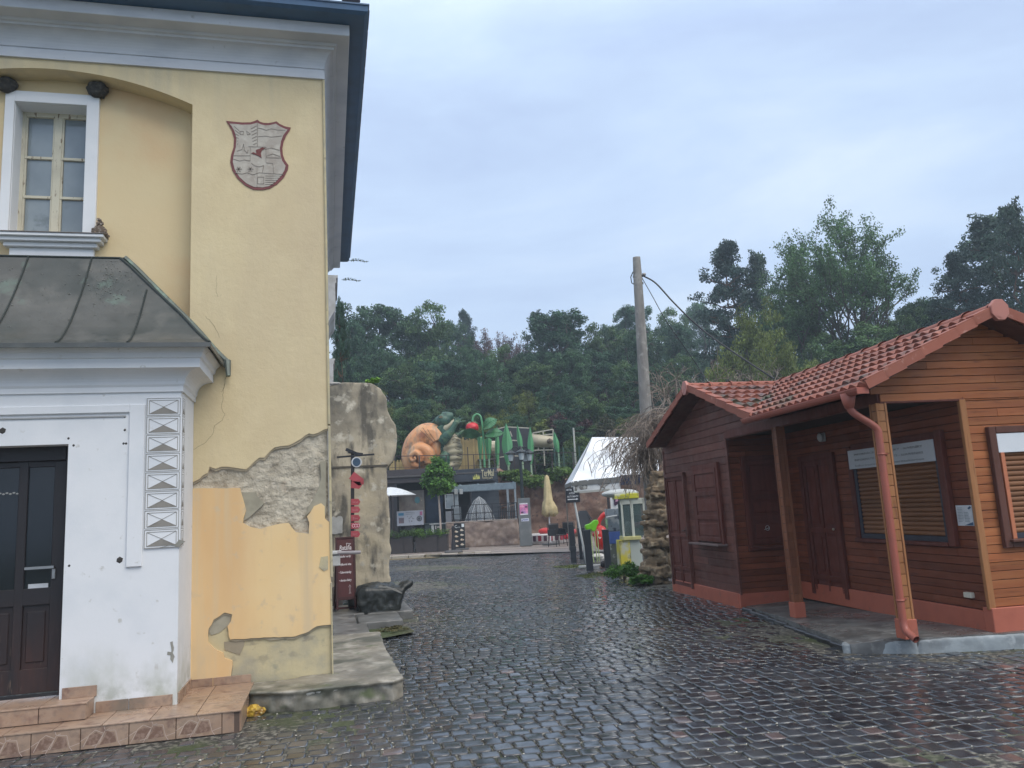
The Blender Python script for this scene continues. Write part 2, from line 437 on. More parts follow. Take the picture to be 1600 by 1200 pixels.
o = mb.build('gutter_dirt', mat('leaf_dirt', (.12, .09, .045), .9, layers=[((.20, .15, .07), 14, .45, .6)], bump=[(40, .6, .01)])); o['kind'] = 'structure'
# ------------------------------------------------------------------ yellow town house on the left
YF = 7.82; YN = 8.05; YP = 7.17
yel = mat('yellow_plaster', (.68, .56, .34), .9, layers=[((.61, .49, .30), 1.3, .4, .7), ((.70, .58, .36), 3.2, .5, .75), ((.56, .45, .30), .7, .52, .8, (1, 1, .3)), ((.42, .36, .26), 22, .70, .78), ((.54, .46, .31), 1.0, .48, .70, (5, 5, .3), (5.3, 6.3)), ((.62, .51, .32), 1.3, .52, .74, (3, 3, .35))], bump=[(14, .35, .014), (110, .45, .003), (38, .25, .005)])
yel2 = mat('niche_plaster', (.68, .54, .32), .9, layers=[((.66, .44, .24), 1.1, .45, .75), ((.68, .55, .33), 2.4, .5, .75), ((.5, .42, .28), 26, .70, .78)], bump=[(12, .22, .012), (90, .25, .003)])
org = mat('ochre_plaster', (.78, .55, .275), .85, layers=[((.80, .62, .36), 1.0, .42, .7), ((.70, .46, .23), .8, .45, .66, (1.4, 1, .3)), ((.62, .47, .30), 9, .60, .74), ((.66, .50, .30), 1.1, .48, .64, (6, 6, .25)), ((.60, .46, .28), 2.2, .52, .74, (1, 1, 1), (.75, .1))], bump=[(8, .15, .01), (80, .12, .002)])
mortar = mat('rubble_mortar', (.58, .52, .41), .95, layers=[((.40, .35, .27), 7, .4, .62), ((.60, .54, .44), 20, .55, .68), ((.42, .32, .24), 3, .58, .7)], bump=[(22, 1.0, .03), (75, .8, .008)])
oldr = mat('old_render', (.54, .46, .28), .95, layers=[((.40, .36, .26), 3.5, .42, .62), ((.22, .20, .16), 5.5, .57, .66, (1, 1, 1.6), (.1, .7)), ((.55, .47, .28), 1.8, .5, .7), ((.26, .26, .21), 6, .6, .72, (1, 1, 1), (.6, .1))], bump=[(10, .6, .012), (60, .4, .003)])
wht = mat('white_plaster', (.75, .755, .765), .85, layers=[((.66, .68, .70), 2.0, .45, .7), ((.45, .47, .40), 4, .42, .66, (1, 1, .6), (.75, .2)), ((.25, .27, .20), 6, .5, .66, (1, 1, 1), (.45, .15)), ((.56, .55, .52), 14, .66, .74)], bump=[(9, .18, .008), (70, .15, .002)])
trim = mat('grey_cornice_paint', (.63, .64, .67), .8, layers=[((.52, .54, .58), 2, .45, .7, (1, 1, 3)), ((.40, .40, .40), 9, .66, .76)], bump=[(30, .12, .003)])
gutm = mat('painted_gutter_steel', (.05, .115, .215), .42, layers=[((.042, .09, .16), 3, .45, .7)], spec=.5)
copper = mat('weathered_copper', (.115, .118, .112), .42, layers=[((.075, .085, .082), 1.6, .4, .62), ((.15, .15, .14), 4, .5, .7), ((.16, .22, .185), 2.2, .64, .74)], bump=[(12, .15, .006)], metal=.35, rlayers=(3, .35, .65, .28, .6))
house = thing('town_house', 'two storey town house with peeling yellow plaster, a painted shield and a white entrance porch', 'house', (0, YF, 0))
def B(name, mb, m, **k): return mb.build(name, m, house, **k)
def arcz(x): return 6.115 - .285 * ((x + 2.58) / 1.29) ** 2
def cv(pts, s, x0, y0, Y=YF): return [((q := atY(x0 + a / s, y0 + b / s, Y)).x, q.z) for a, b in pts]
# upper old plaster, its broken lower edge taken along the damage
edge = cv([(60, 425), (100, 405), (140, 375), (150, 345), (180, 355), (210, 345), (290, 352), (330, 358), (365, 325), (395, 300), (420, 300), (470, 250), (500, 243), (540, 240), (600, 208), (640, 180), (660, 185), (722, 156)], 3.158, 280, 620)
edge = jag([(-1.29, edge[0][1] - .02)] + edge[1:-1] + [(0.0, edge[-1][1])], .007, 3, .04)
arch = [(-1.29 - 2.58 * i / 24, arcz(-1.29 - 2.58 * i / 24)) for i in range(25)]
outer = [(-4.3, 6.4), (-4.3, 2.9), (-3.87, 2.9)] + arch[::-1] + edge + [(0, 6.4)]
B('upper_wall', MB().poly(outer, Matrix.Translation((0, YF, 0)), .23), yel)
# mortar laid bare where the plaster fell off
mb = MB(); V_ = []; nx, nz = 120, 150
for j in range(nz + 1):
    for i in range(nx + 1):
        x = -1.30 + 1.294 * i / nx; z = 1.2 + 1.4 * j / nz
        d = noise.noise(Vector((x * 6, z * 7, 1))) * .014 + noise.noise(Vector((x * 17, z * 19, 4))) * .009 + noise.noise(Vector((x * 45, z * 45, 9))) * .004
        V_.append((x, 7.853 - d, z))
mb._new(V_, [(j * (nx + 1) + i, j * (nx + 1) + i + 1, (j + 1) * (nx + 1) + i + 1, (j + 1) * (nx + 1) + i) for j in range(nz) for i in range(nx)])
B('exposed_mortar', mb, mortar, smooth=True)
B('base_render', MB().box((-1.29, 7.838, 0), (-.004, 7.9, 1.25)), oldr)
# smooth grey-beige underlayer seen at the rim of the hole
ul = cv([(305, 470), (380, 470), (385, 490), (420, 525), (400, 545), (345, 595), (316, 612), (330, 560)], 3.158, 280, 620)
B('underlayer', MB().poly(jag(ul + ul[:1], .004, 2)[:-1], Matrix.Translation((0, 7.826, 0)), .02), flat((.36, .33, .25), .9))
ul = cv([(695, 320), (722, 315), (725, 590), (715, 575), (700, 530), (668, 545), (610, 600), (640, 540), (680, 470), (700, 400)], 3.158, 280, 620)
B('underlayer', MB().poly(jag(ul + ul[:1], .004, 2)[:-1], Matrix.Translation((0, 7.826, 0)), .02), flat((.36, .33, .25), .9))
# newer ochre repair plaster below
t_ = cv([(60, 455), (180, 450), (300, 450), (305, 470), (330, 560), (318, 600), (315, 622), (350, 642), (400, 652), (470, 632), (540, 622), (555, 645), (575, 668), (640, 676), (642, 620), (630, 590), (665, 540), (700, 525), (718, 540), (720, 600), (735, 615)], 3.158, 280, 620)
lo = cv([(1240, 185), (1200, 190), (1170, 210), (1120, 228), (1060, 232), (1000, 232), (930, 238), (872, 240), (862, 190), (875, 170), (880, 145), (850, 138), (810, 165), (790, 200), (788, 250), (820, 280), (845, 290), (850, 310), (880, 320), (875, 380)], 2.424, 0, 900)
top_ = jag([(-1.29, t_[0][1])] + t_[1:] + [(0.002, t_[-1][1])], .005, 5, .05)
low_ = jag([(0.002, lo[0][1])] + lo, .006, 6, .04)
B('scratch_coat', MB().poly([(a, b + .004) for a, b in edge] + [(a, b - .018 - .02 * abs(noise.noise(Vector((a * 9, 0, 3)))) ) for a, b in edge[::-1]], Matrix.Translation((0, YF + .014, 0)), .03), flat((.50, .42, .30), .95))
B('scratch_coat', MB().poly([(a, b - .004) for a, b in low_] + [(a + .01 * noise.noise(Vector((a * 20, 2, b))), b - .012 - .025 * abs(noise.noise(Vector((a * 11, 5, b))))) for a, b in low_[::-1]], Matrix.Translation((0, YF + .003, 0)), .014), flat((.38, .33, .24), .95))
B('lower_plaster', MB().poly(top_ + low_ + [(lo[-1][0], .12), (-1.29, .12)], Matrix.Translation((0, 7.812, 0)), .03), org)
hole = cv([(700, 790), (735, 785), (735, 850), (715, 860), (690, 840)], 3.158, 280, 620)
B('plaster_chip', MB().poly(jag(hole + hole[:1], .006, 7)[:-1], Matrix.Translation((0, 7.806, 0)), .01), oldr)
pl = cv([(790, 215), (800, 175), (850, 145), (880, 150), (868, 185), (830, 215), (800, 225)], 2.424, 0, 900)
B('underlayer', MB().poly(jag(pl + pl[:1], .004, 2)[:-1], Matrix.Translation((0, 7.832, 0)), .01), flat((.38, .35, .27), .9))
pl = cv([(848, 250), (925, 240), (925, 262), (908, 300), (850, 280)], 2.424, 0, 900)
B('underlayer', MB().poly(jag(pl + pl[:1], .004, 2)[:-1], Matrix.Translation((0, 7.832, 0)), .01), flat((.33, .28, .20), .9))
# hairline cracks
def crack(pts, s, x0, y0, seed, wd=.0022, Y=7.8185):
    q = jag(cv(pts, s, x0, y0), .006, seed, .025); mb = MB()
    for a, b in zip(q[:-1], q[1:]): mb.box((0, 0, 0), (math.dist(a, b), .002, wd), M=Matrix.Translation((a[0], Y, a[1])) @ Matrix.Rotation(-math.atan2(b[1] - a[1], b[0] - a[0]), 4, 'Y'))
    B('crack', mb, flat((.22, .18, .12), .9))
crack([(1400, 0), (1385, 150), (1405, 190), (1390, 225), (1340, 260), (1330, 310), (1290, 360), (1210, 410)], 4, 0, 600, 1)
crack([(1285, 455), (1340, 520), (1370, 590)], 4, 0, 380, 2)
crack([(1420, 800), (1405, 870), (1385, 930)], 4, 0, 380, 3)
crack([(1355, 200), (1350, 290), (1362, 335)], 4, 0, 380, 4, .0014)
# side wall along the lane, a little dirtier
B('side_wall', MB().box((-.35, 7.885, 0), (-.006, 16.4, 6.5)), wht)
mb = MB()
for z0, z1 in ((.15, 1.0), (1.05, 2.5), (2.52, 6.2)): mb.box((-.002, 7.80, z0), (.012 + .01 * (z0 > 1), 7.90, z1), .004)
B('corner_bead', mb, oldr)
B('corner_bracket', MB().box((.0, 9.2, 1.07), (.11, 9.5, 1.19), .01).box((.0, 9.18, 1.2), (.13, 9.52, 1.23), .005), flat((.5, .5, .48), .7))
B('drain_pipe', MB().tube([(.07, 8.15, 1.26), (.30, 8.15, 1.25)], .018, 8), flat((.30, .27, .28), .5))
# cornice sweep round the corner
def sweepL(prof, k=1.15, yend=15.25, x0=-4.4):
    mb = MB(); vs = []
    for d, z in prof: vs += [(x0, YF - k * d, z), (d, YF - k * d, z), (d, yend, z)]
    fs = []
    for i in range(len(prof) - 1):
        for j in (0, 1): fs.append((i * 3 + j, i * 3 + j + 1, i * 3 + 4 + j, i * 3 + 3 + j))
    fs.append(tuple(i * 3 + 2 for i in range(len(prof)))); fs.append(tuple(i * 3 for i in range(len(prof)))[::-1])
    mb._new(vs, fs); return mb
pr = [(-.05, 6.205), (.022, 6.205), (.022, 6.298), (.008, 6.302), (.008, 6.315)]
for i in range(9): a = i / 8 * math.pi / 2; pr.append((.02 + .10 * (1 - math.cos(a)), 6.32 + .16 * math.sin(a)))
pr += [(.125, 6.50), (.145, 6.505), (.155, 6.53), (.275, 6.535), (.28, 6.54), (.28, 6.655), (-.05, 6.66)]
B('cornice', sweepL(pr), trim)
B('gutter', sweepL([(.25, 6.66), (.43, 6.665), (.462, 6.69), (.468, 6.745), (.478, 6.75), (.478, 6.765), (.25, 6.765)]), gutm)
mb = MB()
prof = [(.44, 6.76), (-1.6, 8.2)]
mb._new([(-4.4, YF - .51, 6.772), (.44, YF - .51, 6.772), (.44, 15.3, 6.772), (-4.4, YF + 2.0, 8.5), (-1.6, YF + 2, 8.5), (-1.6, 15.3, 8.5), (-4.4, 15.3, 6.772)], [(0, 1, 4, 3), (1, 2, 5, 4), (2, 6, 5), (3, 4, 5, 6)])
rf = B('roof', mb, mat('dark_roof_tile', (.05, .05, .06), .6, island=.2))
mb = MB()
for i in range(22):
    y = 7.4 + i * .36; mb.box((.40, y, 6.765), (.487, y + .33, 6.79), .005)
for i in range(16): mb.tube([(-4.2 + i * .3, YF - .53, 6.80), (-4.2 + i * .3, YF - .2, 7.02)], .09, 8)
mb.build('tile_edge', flat((.06, .055, .07), .6), rf)
# consoles of the side window hoods
for y0 in (9.75, 15.1):
    mb = MB(); f = [(0, 4.66), (.16, 4.66), (.16, 4.63), (.14, 4.62), (.14, 4.56), (.125, 4.55), (.125, 4.25), (.11, 4.18), (.07, 4.12), (.02, 4.02), (0, 3.98)]
    mb.poly(f, Matrix.Translation((-.01, y0, 0)), 1.1); B('window_hood', mb, mat('hood', (.5, .5, .5), .8, layers=[((.36, .35, .33), 5, .45, .65)]))
# ---------------- upper window
wx0, wx1 = atY(3, 143, YN).x, atY(157, 150, YN).x
Yw = YN - .02
def wp(u, v, Y=Yw): q = atY(u, v, Y); return q.x, q.z
xr = wp(153, 250)[0]; xl = 2 * -2.58 - xr + .0; ztop = wp(80, 146)[1]; zb = wp(150, 364)[1] - .02
xl = wp(4, 250)[0]
fwv = .115
B('niche_wall', MB().poly([(-4.3, 2.4), (-1.1, 2.4), (-1.1, 6.3), (-4.3, 6.3)], Matrix.Translation((0, YN, 0)), .12, holes=[[(xl + .03, zb - .02), (xr - .03, zb - .02), (xr - .03, ztop - .03), (xl + .03, ztop - .03)]]), yel2)
win = MB()
win.box((xl, Yw - .02, zb), (xl + fwv - .03, YN + .06, ztop), .004).box((xr - fwv, Yw - .02, zb), (xr, YN + .06, ztop), .004).box((xl + fwv - .03, Yw - .02, ztop - .115), (xr - fwv, YN + .06, ztop), .004)
# deep reveal
yi = YN + .17; a, b = xl + fwv - .03, xr - fwv; zt = ztop - .115
win_o = B('window', win, wht)
rev = MB(); rev.box((a - .05, YN - .012, zb), (a + .004, yi + .1, zt + .05)).box((b - .004, YN - .012, zb), (b + .05, yi + .1, zt + .05)).box((a + .004, YN - .011, zt - .004), (b - .004, yi + .1, zt + .05)); rev.build('reveal', wht, win_o)
peel = mat('peeling_window_paint', (.60, .56, .44), .8, layers=[((.20, .14, .09), 16, .60, .66, (2.5, 2.5, .5)), ((.5, .46, .36), 4, .5, .7)], bump=[(40, .5, .004)])
fr = MB(); c_ = (a + b) / 2 + .01
for x0_, x1_ in ((a, a + .035), (b - .02, b), (c_ - .036, c_ + .036)): fr.box((x0_, yi, zb), (x1_, yi + .06, zt), .003)
fr.box((a, yi - .002, zt - .05), (b, yi + .058, zt), .003)
for (p, q) in ((a + .035, c_ - .034), (c_ + .034, b - .02)):
    fr.box((p, yi + .012, zb), (p + .017, yi + .05, zt - .05)).box((q - .017, yi + .012, zb), (q, yi + .05, zt - .05))
    for k in (.345, .665): z = zb + (zt - .05 - zb) * k; fr.box((p, yi + .005, z - .014), (q, yi + .045, z + .014), .003)
fr.build('sash', peel, win_o)
glass = mat('window_glass', (.17, .205, .23), .08, layers=[((.25, .29, .31), 1.6, .4, .65), ((.08, .10, .11), 5, .60, .68, (1, 1, 1), (5.0, 4.5))], spec=.9, bump=[(2.2, .05, .02)])  # dark blotches low on the panes paint in reflected trees
for (p, q) in ((a + .045, c_ - .044), (c_ + .044, b - .03)):
    for i in range(3):
        z0 = zb + (zt - .05 - zb) * (0, .345, .665)[i]; z1 = zb + (zt - .05 - zb) * (.345, .665, 1)[i]
        MB().box((p + .01, yi + .03, z0 + .01), (q, yi + .034, z1)).build('pane', glass, win_o)
# back of the room, dark
MB().box((a, yi + .25, zb), (b, yi + .3, zt)).build('curtain', flat((.3, .32, .34), .9), win_o)
sx = wp(163, 370, YN - .12)[0]; sz = wp(150, 367, YN - .12)[1]
mb = MB(); k = Matrix.Identity(4)
for d, z0, z1 in ((.16, sz - .035, sz), (.13, sz - .075, sz - .035), (.09, sz - .12, sz - .075), (.05, sz - .22, sz - .12)):
    mb.box((-5.16 - sx - (d - .16), YN - d, z0), (sx + (d - .16), YN + .02, z1), .006)
mb.build('window_sill', wht, win_o)
MB().box((-5.16 - sx - .01, YN - .17, sz), (sx + .01, YN + .17, sz + .006)).build('sill_flashing', flat((.20, .17, .15), .5), win_o)
# ---------------- painted shield
S7 = lambda pts: cv(pts, 8.57, 340, 170)
so_ = S7([(115, 165), (230, 178), (330, 187), (440, 185), (490, 170), (535, 150), (570, 178), (620, 192), (680, 195), (740, 185), (790, 172), (830, 205), (900, 238), (980, 255), (965, 295), (920, 360), (885, 440), (868, 530), (875, 620), (900, 690), (950, 760), (940, 820), (890, 920), (800, 1010), (700, 1070), (600, 1090), (480, 1085), (370, 1030), (270, 940), (200, 830), (170, 720), (182, 620), (215, 520), (222, 400), (190, 290), (150, 220)])
si_ = S7([(160, 205), (240, 210), (330, 220), (440, 218), (490, 205), (530, 192), (580, 215), (640, 228), (700, 225), (780, 205), (830, 240), (910, 278), (935, 285), (880, 360), (850, 440), (835, 530), (842, 620), (865, 700), (910, 770), (895, 830), (850, 905), (775, 985), (690, 1040), (600, 1058), (490, 1052), (390, 1005), (295, 920), (232, 820), (205, 720), (215, 630), (245, 520), (255, 400), (225, 300), (190, 240)])
TY = lambda y: Matrix.Translation((0, y, 0))
crest = B('painted_shield', MB().poly(so_, TY(7.812), .01), flat((.20, .065, .065), .8))
MB().poly(si_, TY(7.809), .005).build('shield_field', mat('shield_grey', (.46, .42, .36), .85, layers=[((.38, .33, .28), 5, .42, .62), ((.52, .48, .41), 12, .5, .7)], bump=[(30, .4, .004)]), crest)
mb = MB()
def ln(pts, wd=.006, Y=7.806, M=None):
    q = S7(pts)
    for a, b in zip(q[:-1], q[1:]): mb.box((0, 0, -wd / 2), (math.dist(a, b) + wd * .3, .004, wd / 2), M=Matrix.Translation((a[0], Y, a[1])) @ Matrix.Rotation(-math.atan2(b[1] - a[1], b[0] - a[0]), 4, 'Y'))
ln([(535, 200), (535, 510)]); ln([(215, 635), (435, 635)]); ln([(650, 660), (850, 665)]); ln([(415, 512), (650, 520)])
ln([(545, 265), (600, 275), (655, 295), (720, 272), (800, 290), (905, 293)]); ln([(545, 380), (640, 372), (720, 385), (860, 370)]); ln([(640, 548), (720, 530), (800, 555), (835, 560)]); ln([(650, 640), (740, 610), (840, 645)])
ln([(215, 680), (300, 705), (360, 690), (435, 705)]); ln([(240, 860), (330, 880), (400, 862), (470, 890), (560, 862)]); ln([(560, 862), (880, 885)])
ln([(455, 735), (500, 770), (560, 782), (620, 765)]); ln([(620, 770), (600, 860)]); ln([(740, 740), (755, 875)]); ln([(650, 730), (740, 735)]); ln([(540, 920), (620, 920), (620, 1010), (540, 1010), (540, 920)])
for k_ in range(5): ln([(640, 905 + 28 * k_), (850 - 25 * k_, 905 + 28 * k_)], .004)
ln([(530, 790), (530, 1050)], .004); ln([(440, 520), (438, 700)], .004); ln([(650, 520), (650, 720)], .004)
# eagle feathers, stars
for i in range(6):
    ln([(225 + i * 8, 240 + i * 50), (290 - i * 3, 300 + i * 34)], .005); ln([(525, 235 + i * 46), (450 + i * 6, 275 + i * 42)], .007)
ln([(300, 310), (350, 310), (345, 355), (305, 350), (300, 310)], .006); ln([(390, 305), (440, 345), (400, 355), (390, 305)], .006); ln([(260, 575), (330, 550), (350, 480), (360, 560), (400, 600), (410, 560)], .007)
for cx_, cy_ in ((285, 815), (440, 815)):
    for a_ in range(3): ln([(cx_ - 36 * math.cos(a_ * 1.05), cy_ - 34 * math.sin(a_ * 1.05)), (cx_ + 36 * math.cos(a_ * 1.05), cy_ + 34 * math.sin(a_ * 1.05))], .012)
mb.build('shield_relief', flat((.28, .245, .21), .85), crest)
MB().poly(S7([(450, 605), (480, 590), (520, 608), (515, 560), (560, 545), (600, 525), (640, 540), (600, 560), (580, 600), (590, 665), (540, 635), (500, 620)]), TY(7.803), .004).build('shield_bird', flat((.17, .05, .045), .8), crest)
# ---------------- white entrance porch
def pp(u, v): q = atY(u, v, YP); return q.x, q.z
XR = pp(282, 700)[0]; XL = -5.16 - XR
dx = pp(103, 800)[0]; dzt = pp(100, 694)[1]; pz = pp(282, 612)[1]
porch = B('porch', MB().box((dx, YP, .12), (XR, YF - .002, pz + .3)).box((XL, YP, .12), (-5.16 - dx, YF - .002, pz + .3)).box((-5.16 - dx, YP, dzt), (dx, YF - .002, pz + .3)), wht)
mb = MB()
x0_, z0_ = pp(203, 645); x1_, z1_ = pp(222, 885)
mb.box((x0_, YP - .022, z1_), (x1_, YP + .01, z0_ + .07), .006); mb.box((XL + .3, YP - .022, z0_), (x0_, YP + .01, z0_ + .07), .006)
mb.build('raised_band', wht, porch)
MB().box((XL + .4, YP - .012, z0_ - .035), (x0_ - .03, YP - .004, z0_ - .022), .002, M=Matrix.Identity(4)).build('metal_strip', flat((.45, .44, .42), .45, metal=.6), porch)
# sgraffito quoins
xa = pp(228, 700)[0]; zt_, zb_ = pp(228, 622)[1], pp(226, 858)[1]
MB().box((xa, YP - .012, zb_), (XR + .012, YP + .01, zt_), .003).box((XR - .01, YP - .01, zb_ + .05), (XR + .012, YP + .14, zt_), .003).build('quoin_panel', wht, porch)
mb = MB(); hq = (zt_ - zb_) / 8
def qln(a, b, wd=.0045, side_=False):
    L_ = math.dist(a, b); M_ = Matrix.Rotation(-math.atan2(b[1] - a[1], b[0] - a[0]), 4, 'Y')
    if side_: Mx = Matrix.Translation((XR + .0125, a[0], a[1])) @ Matrix.Rotation(math.pi / 2, 4, 'Z') @ M_
    else: Mx = Matrix.Translation((a[0], YP - .0145, a[1])) @ M_
    mb.box((0, 0, -wd / 2), (L_, .003, wd / 2), M=Mx)
for k_ in range(8):
    z1 = zt_ - k_ * hq - .006; z0 = z1 - hq + .012
    for (l_, r_, sd_) in ((xa + .006, XR - .004, False), (YP + .004, YP + .125, True)):
        li, ri, t1, b1 = l_ + .018, r_ - .018, z1 - .018, z0 + .014
        for rect in ((l_, r_, z0, z1), (li, ri, b1, t1)):
            L0, R0, Z0, Z1 = rect
            for aa, bb in (((L0, Z0), (R0, Z0)), ((L0, Z1), (R0, Z1)), ((L0, Z0), (L0, Z1)), ((R0, Z0), (R0, Z1))): qln(aa, bb, .004, sd_)
        qln((li, t1), (ri, b1), .0035, sd_); qln((li, b1), (ri, t1), .0035, sd_)
        m_ = (li + ri) / 2, (t1 + b1) / 2
        tri = [(li + .006, b1), (ri - .006, b1), (m_[0], m_[1])]
        if sd_: mb._new([(XR + .0132, p[0], p[1]) for p in tri] + [(XR + .014, p[0], p[1]) for p in tri], [(0, 1, 2), (3, 4, 5)])
        else: mb._new([(p[0], YP - .0135, p[1]) for p in tri], [(0, 1, 2)])
mb.build('sgraffito', flat((.27, .25, .22), .9), porch)
# porch cornice profile (front and both returns)
def sweepU(prof, m, name, par):
    mb = MB(); vs = []
    for d, z in prof: vs += [(XL - d, YF, z), (XL - d, YP - d, z), (XR + d, YP - d, z), (XR + d, YF - .003, z)]
    fs = [(i * 4 + j, i * 4 + j + 1, i * 4 + 5 + j, i * 4 + 4 + j) for i in range(len(prof) - 1) for j in range(3)]
    mb._new(vs, fs); return mb.build(name, m, par)
cz = lambda u, v, d: atY(u, v, YP - d).z
za, zb2, zc2, zd, ze = pz, cz(284, 600, .02), cz(304, 574, .16), cz(304, 560, .17), cz(306, 540, .25)
pr = [(-.02, za), (.018, za), (.018, zb2 - .02), (.03, zb2)]
for i in range(8): a_ = (i + 1) / 8 * math.pi / 2; pr.append((.03 + .13 * (1 - math.cos(a_)), zb2 + (zc2 - zb2) * math.sin(a_)))
pr += [(.175, zc2), (.175, zd), (.19, zd + .01), (.20, zd + .05), (.235, ze - .01), (.24, ze), (0, ze + .01)]
sweepU(pr, trim if False else wht, 'porch_cornice', porch)
# copper roof with a bell-cast profile
ct, cb = atY(190, 407, YF), ze + .012
prn = 12
def rp(t): # t 0 eave .. 1 top
    yf = (YP - .30) + (YF + .02 - YP + .30) * (t ** .80) * .93
    z = cb + (ct.z - cb) * (t ** 1.25 * .62 + t * .38); k_ = (z - cb) / (ct.z - cb)
    return float(np.interp(k_, [0, .10, .32, .55, .78, .93, 1], [XR + .27, XR + .17, XR - .01, XR - .23, XR - .45, XR - .59, ct.x])), yf, z
mb = MB(); vs = []
for i in range(prn + 1):
    xh, yf, z = rp(i / prn); xl_ = -5.16 - xh
    vs += [(xl_, YN + .02, z), (xl_, yf, z), (xh, yf, z), (xh, YN - .0 if xh < -1.3 else YF - .004, z)]
fs = [(i * 4 + j, i * 4 + j + 1, i * 4 + 5 + j, i * 4 + 4 + j) for i in range(prn) for j in range(3)]
t0 = prn * 4; fs.append((t0, t0 + 1, t0 + 2, t0 + 3)); mb._new(vs, fs)
xh, yf, z = rp(0); mb.box((-5.16 - xh - .01, yf - .012, z - .035), (xh + .01, yf + .0, z + .004)); mb.box((xh - .0, yf, z - .035), (xh + .012, YF - .003, z + .004))
proof = mb.build('porch_roof', copper, porch)
dk = flat((.045, .055, .052), .5, metal=.3)
mb = MB()
for xs_ in (-1.62, -2.16, -2.7, -3.24, -3.78):
    pts = []
    for i in range(prn + 1):
        xh, yf, z = rp(i / prn)
        if xs_ < xh + .0 and xs_ > -5.16 - xh: pts.append((xs_, yf, z + .008))
    if len(pts) > 1: mb.tube(pts, .009, 5)
mb.tube([(rp(i / prn)[0], rp(i / prn)[1], rp(i / prn)[2] + .008) for i in range(prn + 1)], .013, 6)
for t in (.45, .85): xh, yf, z = rp(t); mb.tube([(xh, yf, z + .005), (xh, YF, z + .006)], .007, 5)
xh, yf, z = rp(1); mb.tube([(xh + .02, YF, z + .01), (-5.16 - xh, YF, z + .01)], .02, 6); mb.tube([(xh, yf, z + .008), (-5.16 - xh, yf, z + .008)], .011, 6)
mb.build('seam', dk, proof)
mb = MB(); mb.tube([(rp(i / prn)[0] + .035, YF - .03, rp(i / prn)[2] + .02) for i in range(prn + 1)] , .024, 7); mb.tube([(rp(0)[0] + .035, YF - .03, rp(0)[2] + .03), (rp(0)[0] + .05, YF - .07, rp(0)[2] - .13)], [.034, .022], 7)
mb.build('wall_flashing', mat('verdigris', (.14, .16, .14), .55, layers=[((.22, .30, .24), 9, .52, .66)], metal=.3), proof)
# droppings
mb = MB(); rr = random.Random(4)
for i in range(520):
    t = min(.97, max(.05, rr.gauss(.74, .12) if i < 300 else rr.uniform(.25, .95))); xh, yf, z = rp(t); x = rr.gauss(-1.95, .07) if i < 300 else rr.uniform(-3.3, -1.6)
    if x > xh - .02: continue
    r_ = rr.uniform(.002, .006) if i % 9 else rr.uniform(.006, .012); mb.sphere((x, yf, z + .002), r_, 1, (1, 1, .3))
mb.build('bird_droppings', flat((.45, .44, .40), .9), proof)
# door
dzb = .3; yd = YP + .16
door_m = mat('dark_door_wood', (.017, .014, .016), .5, layers=[((.06, .026, .02), 2.2, .35, .65, (3, 3, .6), (1.1, .45)), ((.12, .085, .06), 9, .62, .72, (5, 5, .6), (.9, .4))], bump=[(30, .25, .004, (6, 6, .5))])
xl_ = -5.16 - dx
mb = MB(); mb.box((xl_, yd, dzb), (xl_ + .06, yd + .08, dzt)).box((dx - .06, yd, dzb), (dx, yd + .08, dzt), .004).box((xl_ + .06, yd, dzt - .12), (dx - .06, yd + .08, dzt), .004)
door = B('door', mb, door_m)
zm0, zm1 = atY(60, 925, yd).z, atY(60, 940, yd).z; ztp = dzt - .17; 
mb = MB(); xs_ = [dx - .06, dx - .155, dx - .355, dx - .425, dx - .62, dx - .69, dx - .89, xl_ + .06]
mb.box((xs_[1], yd + .03, dzb + .03), (xs_[0], yd + .07, dzt - .12), .004); mb.box((xs_[3], yd + .03, dzb + .03), (xs_[2], yd + .07, dzt - .12), .004); mb.box((xs_[5], yd + .03, dzb + .03), (xs_[4], yd + .07, dzt - .12), .004); mb.box((xs_[7], yd + .03, dzb + .03), (xs_[6], yd + .07, dzt - .12), .004)
for z0, z1 in ((dzb + .03, dzb + .22), (zm1 - .03, zm0 + .03), (ztp, dzt - .12)): mb.box((xl_ + .06, yd + .032, z0), (dx - .06, yd + .068, z1), .004)
mb.build('door_leaf', door_m, door)
mb = MB()
for a_, b_ in ((1, 2), (3, 4), (5, 6)): mb.box((xs_[b_] , yd + .052, dzb + .2), (xs_[a_], yd + .06, zm1), .002); mb.box((xs_[b_] + .03, yd + .040, dzb + .27), (xs_[a_] - .03, yd + .054, zm1 - .08), .006)
mb.build('door_panel', door_m, door)
dg = mat('door_glass', (.012, .016, .02), .12, spec=.5)
for a_, b_ in ((1, 2), (3, 4), (5, 6)): MB().box((xs_[b_], yd + .05, zm0), (xs_[a_], yd + .056, ztp)).build('glass', dg, door)
MB().box((xs_[1] - .19, yd - .0, atY(80, 888, yd).z), (xs_[1] + .03, yd + .015, atY(80, 884, yd).z)).box((xs_[1] + .012, yd + .012, atY(80, 905, yd).z), (xs_[1] + .04, yd + .03, atY(80, 889, yd).z), .004).build('door_handle', flat((.38, .38, .38), .35, metal=.8), door)
MB().box((xs_[1] - .17, yd + .044, zm0 + .03), (xs_[1] - .02, yd + .05, zm0 + .065)).build('sticker', flat((.5, .52, .55), .6), door)
mb = MB(); 
for i in range(7): mb.sphere((xs_[3] - .17 + i * .026, yd + .047, atY(28, 771, yd).z + (.008 if i % 2 else 0)), .013, 1, (1, .2, .6))
mb.build('window_decal', flat((.34, .34, .32), .7), door)
mb = MB()
for u, v in ((4, 673), (107, 685), (115, 696), (195, 651), (195, 672), (193, 693), (197, 693), (187, 875), (108, 884), (145, 604)): q = atY(u, v, YP); mb.sphere((q.x, YP, q.z), .011 if v not in (875, 673) else .028, 1, (1, .3, 1))
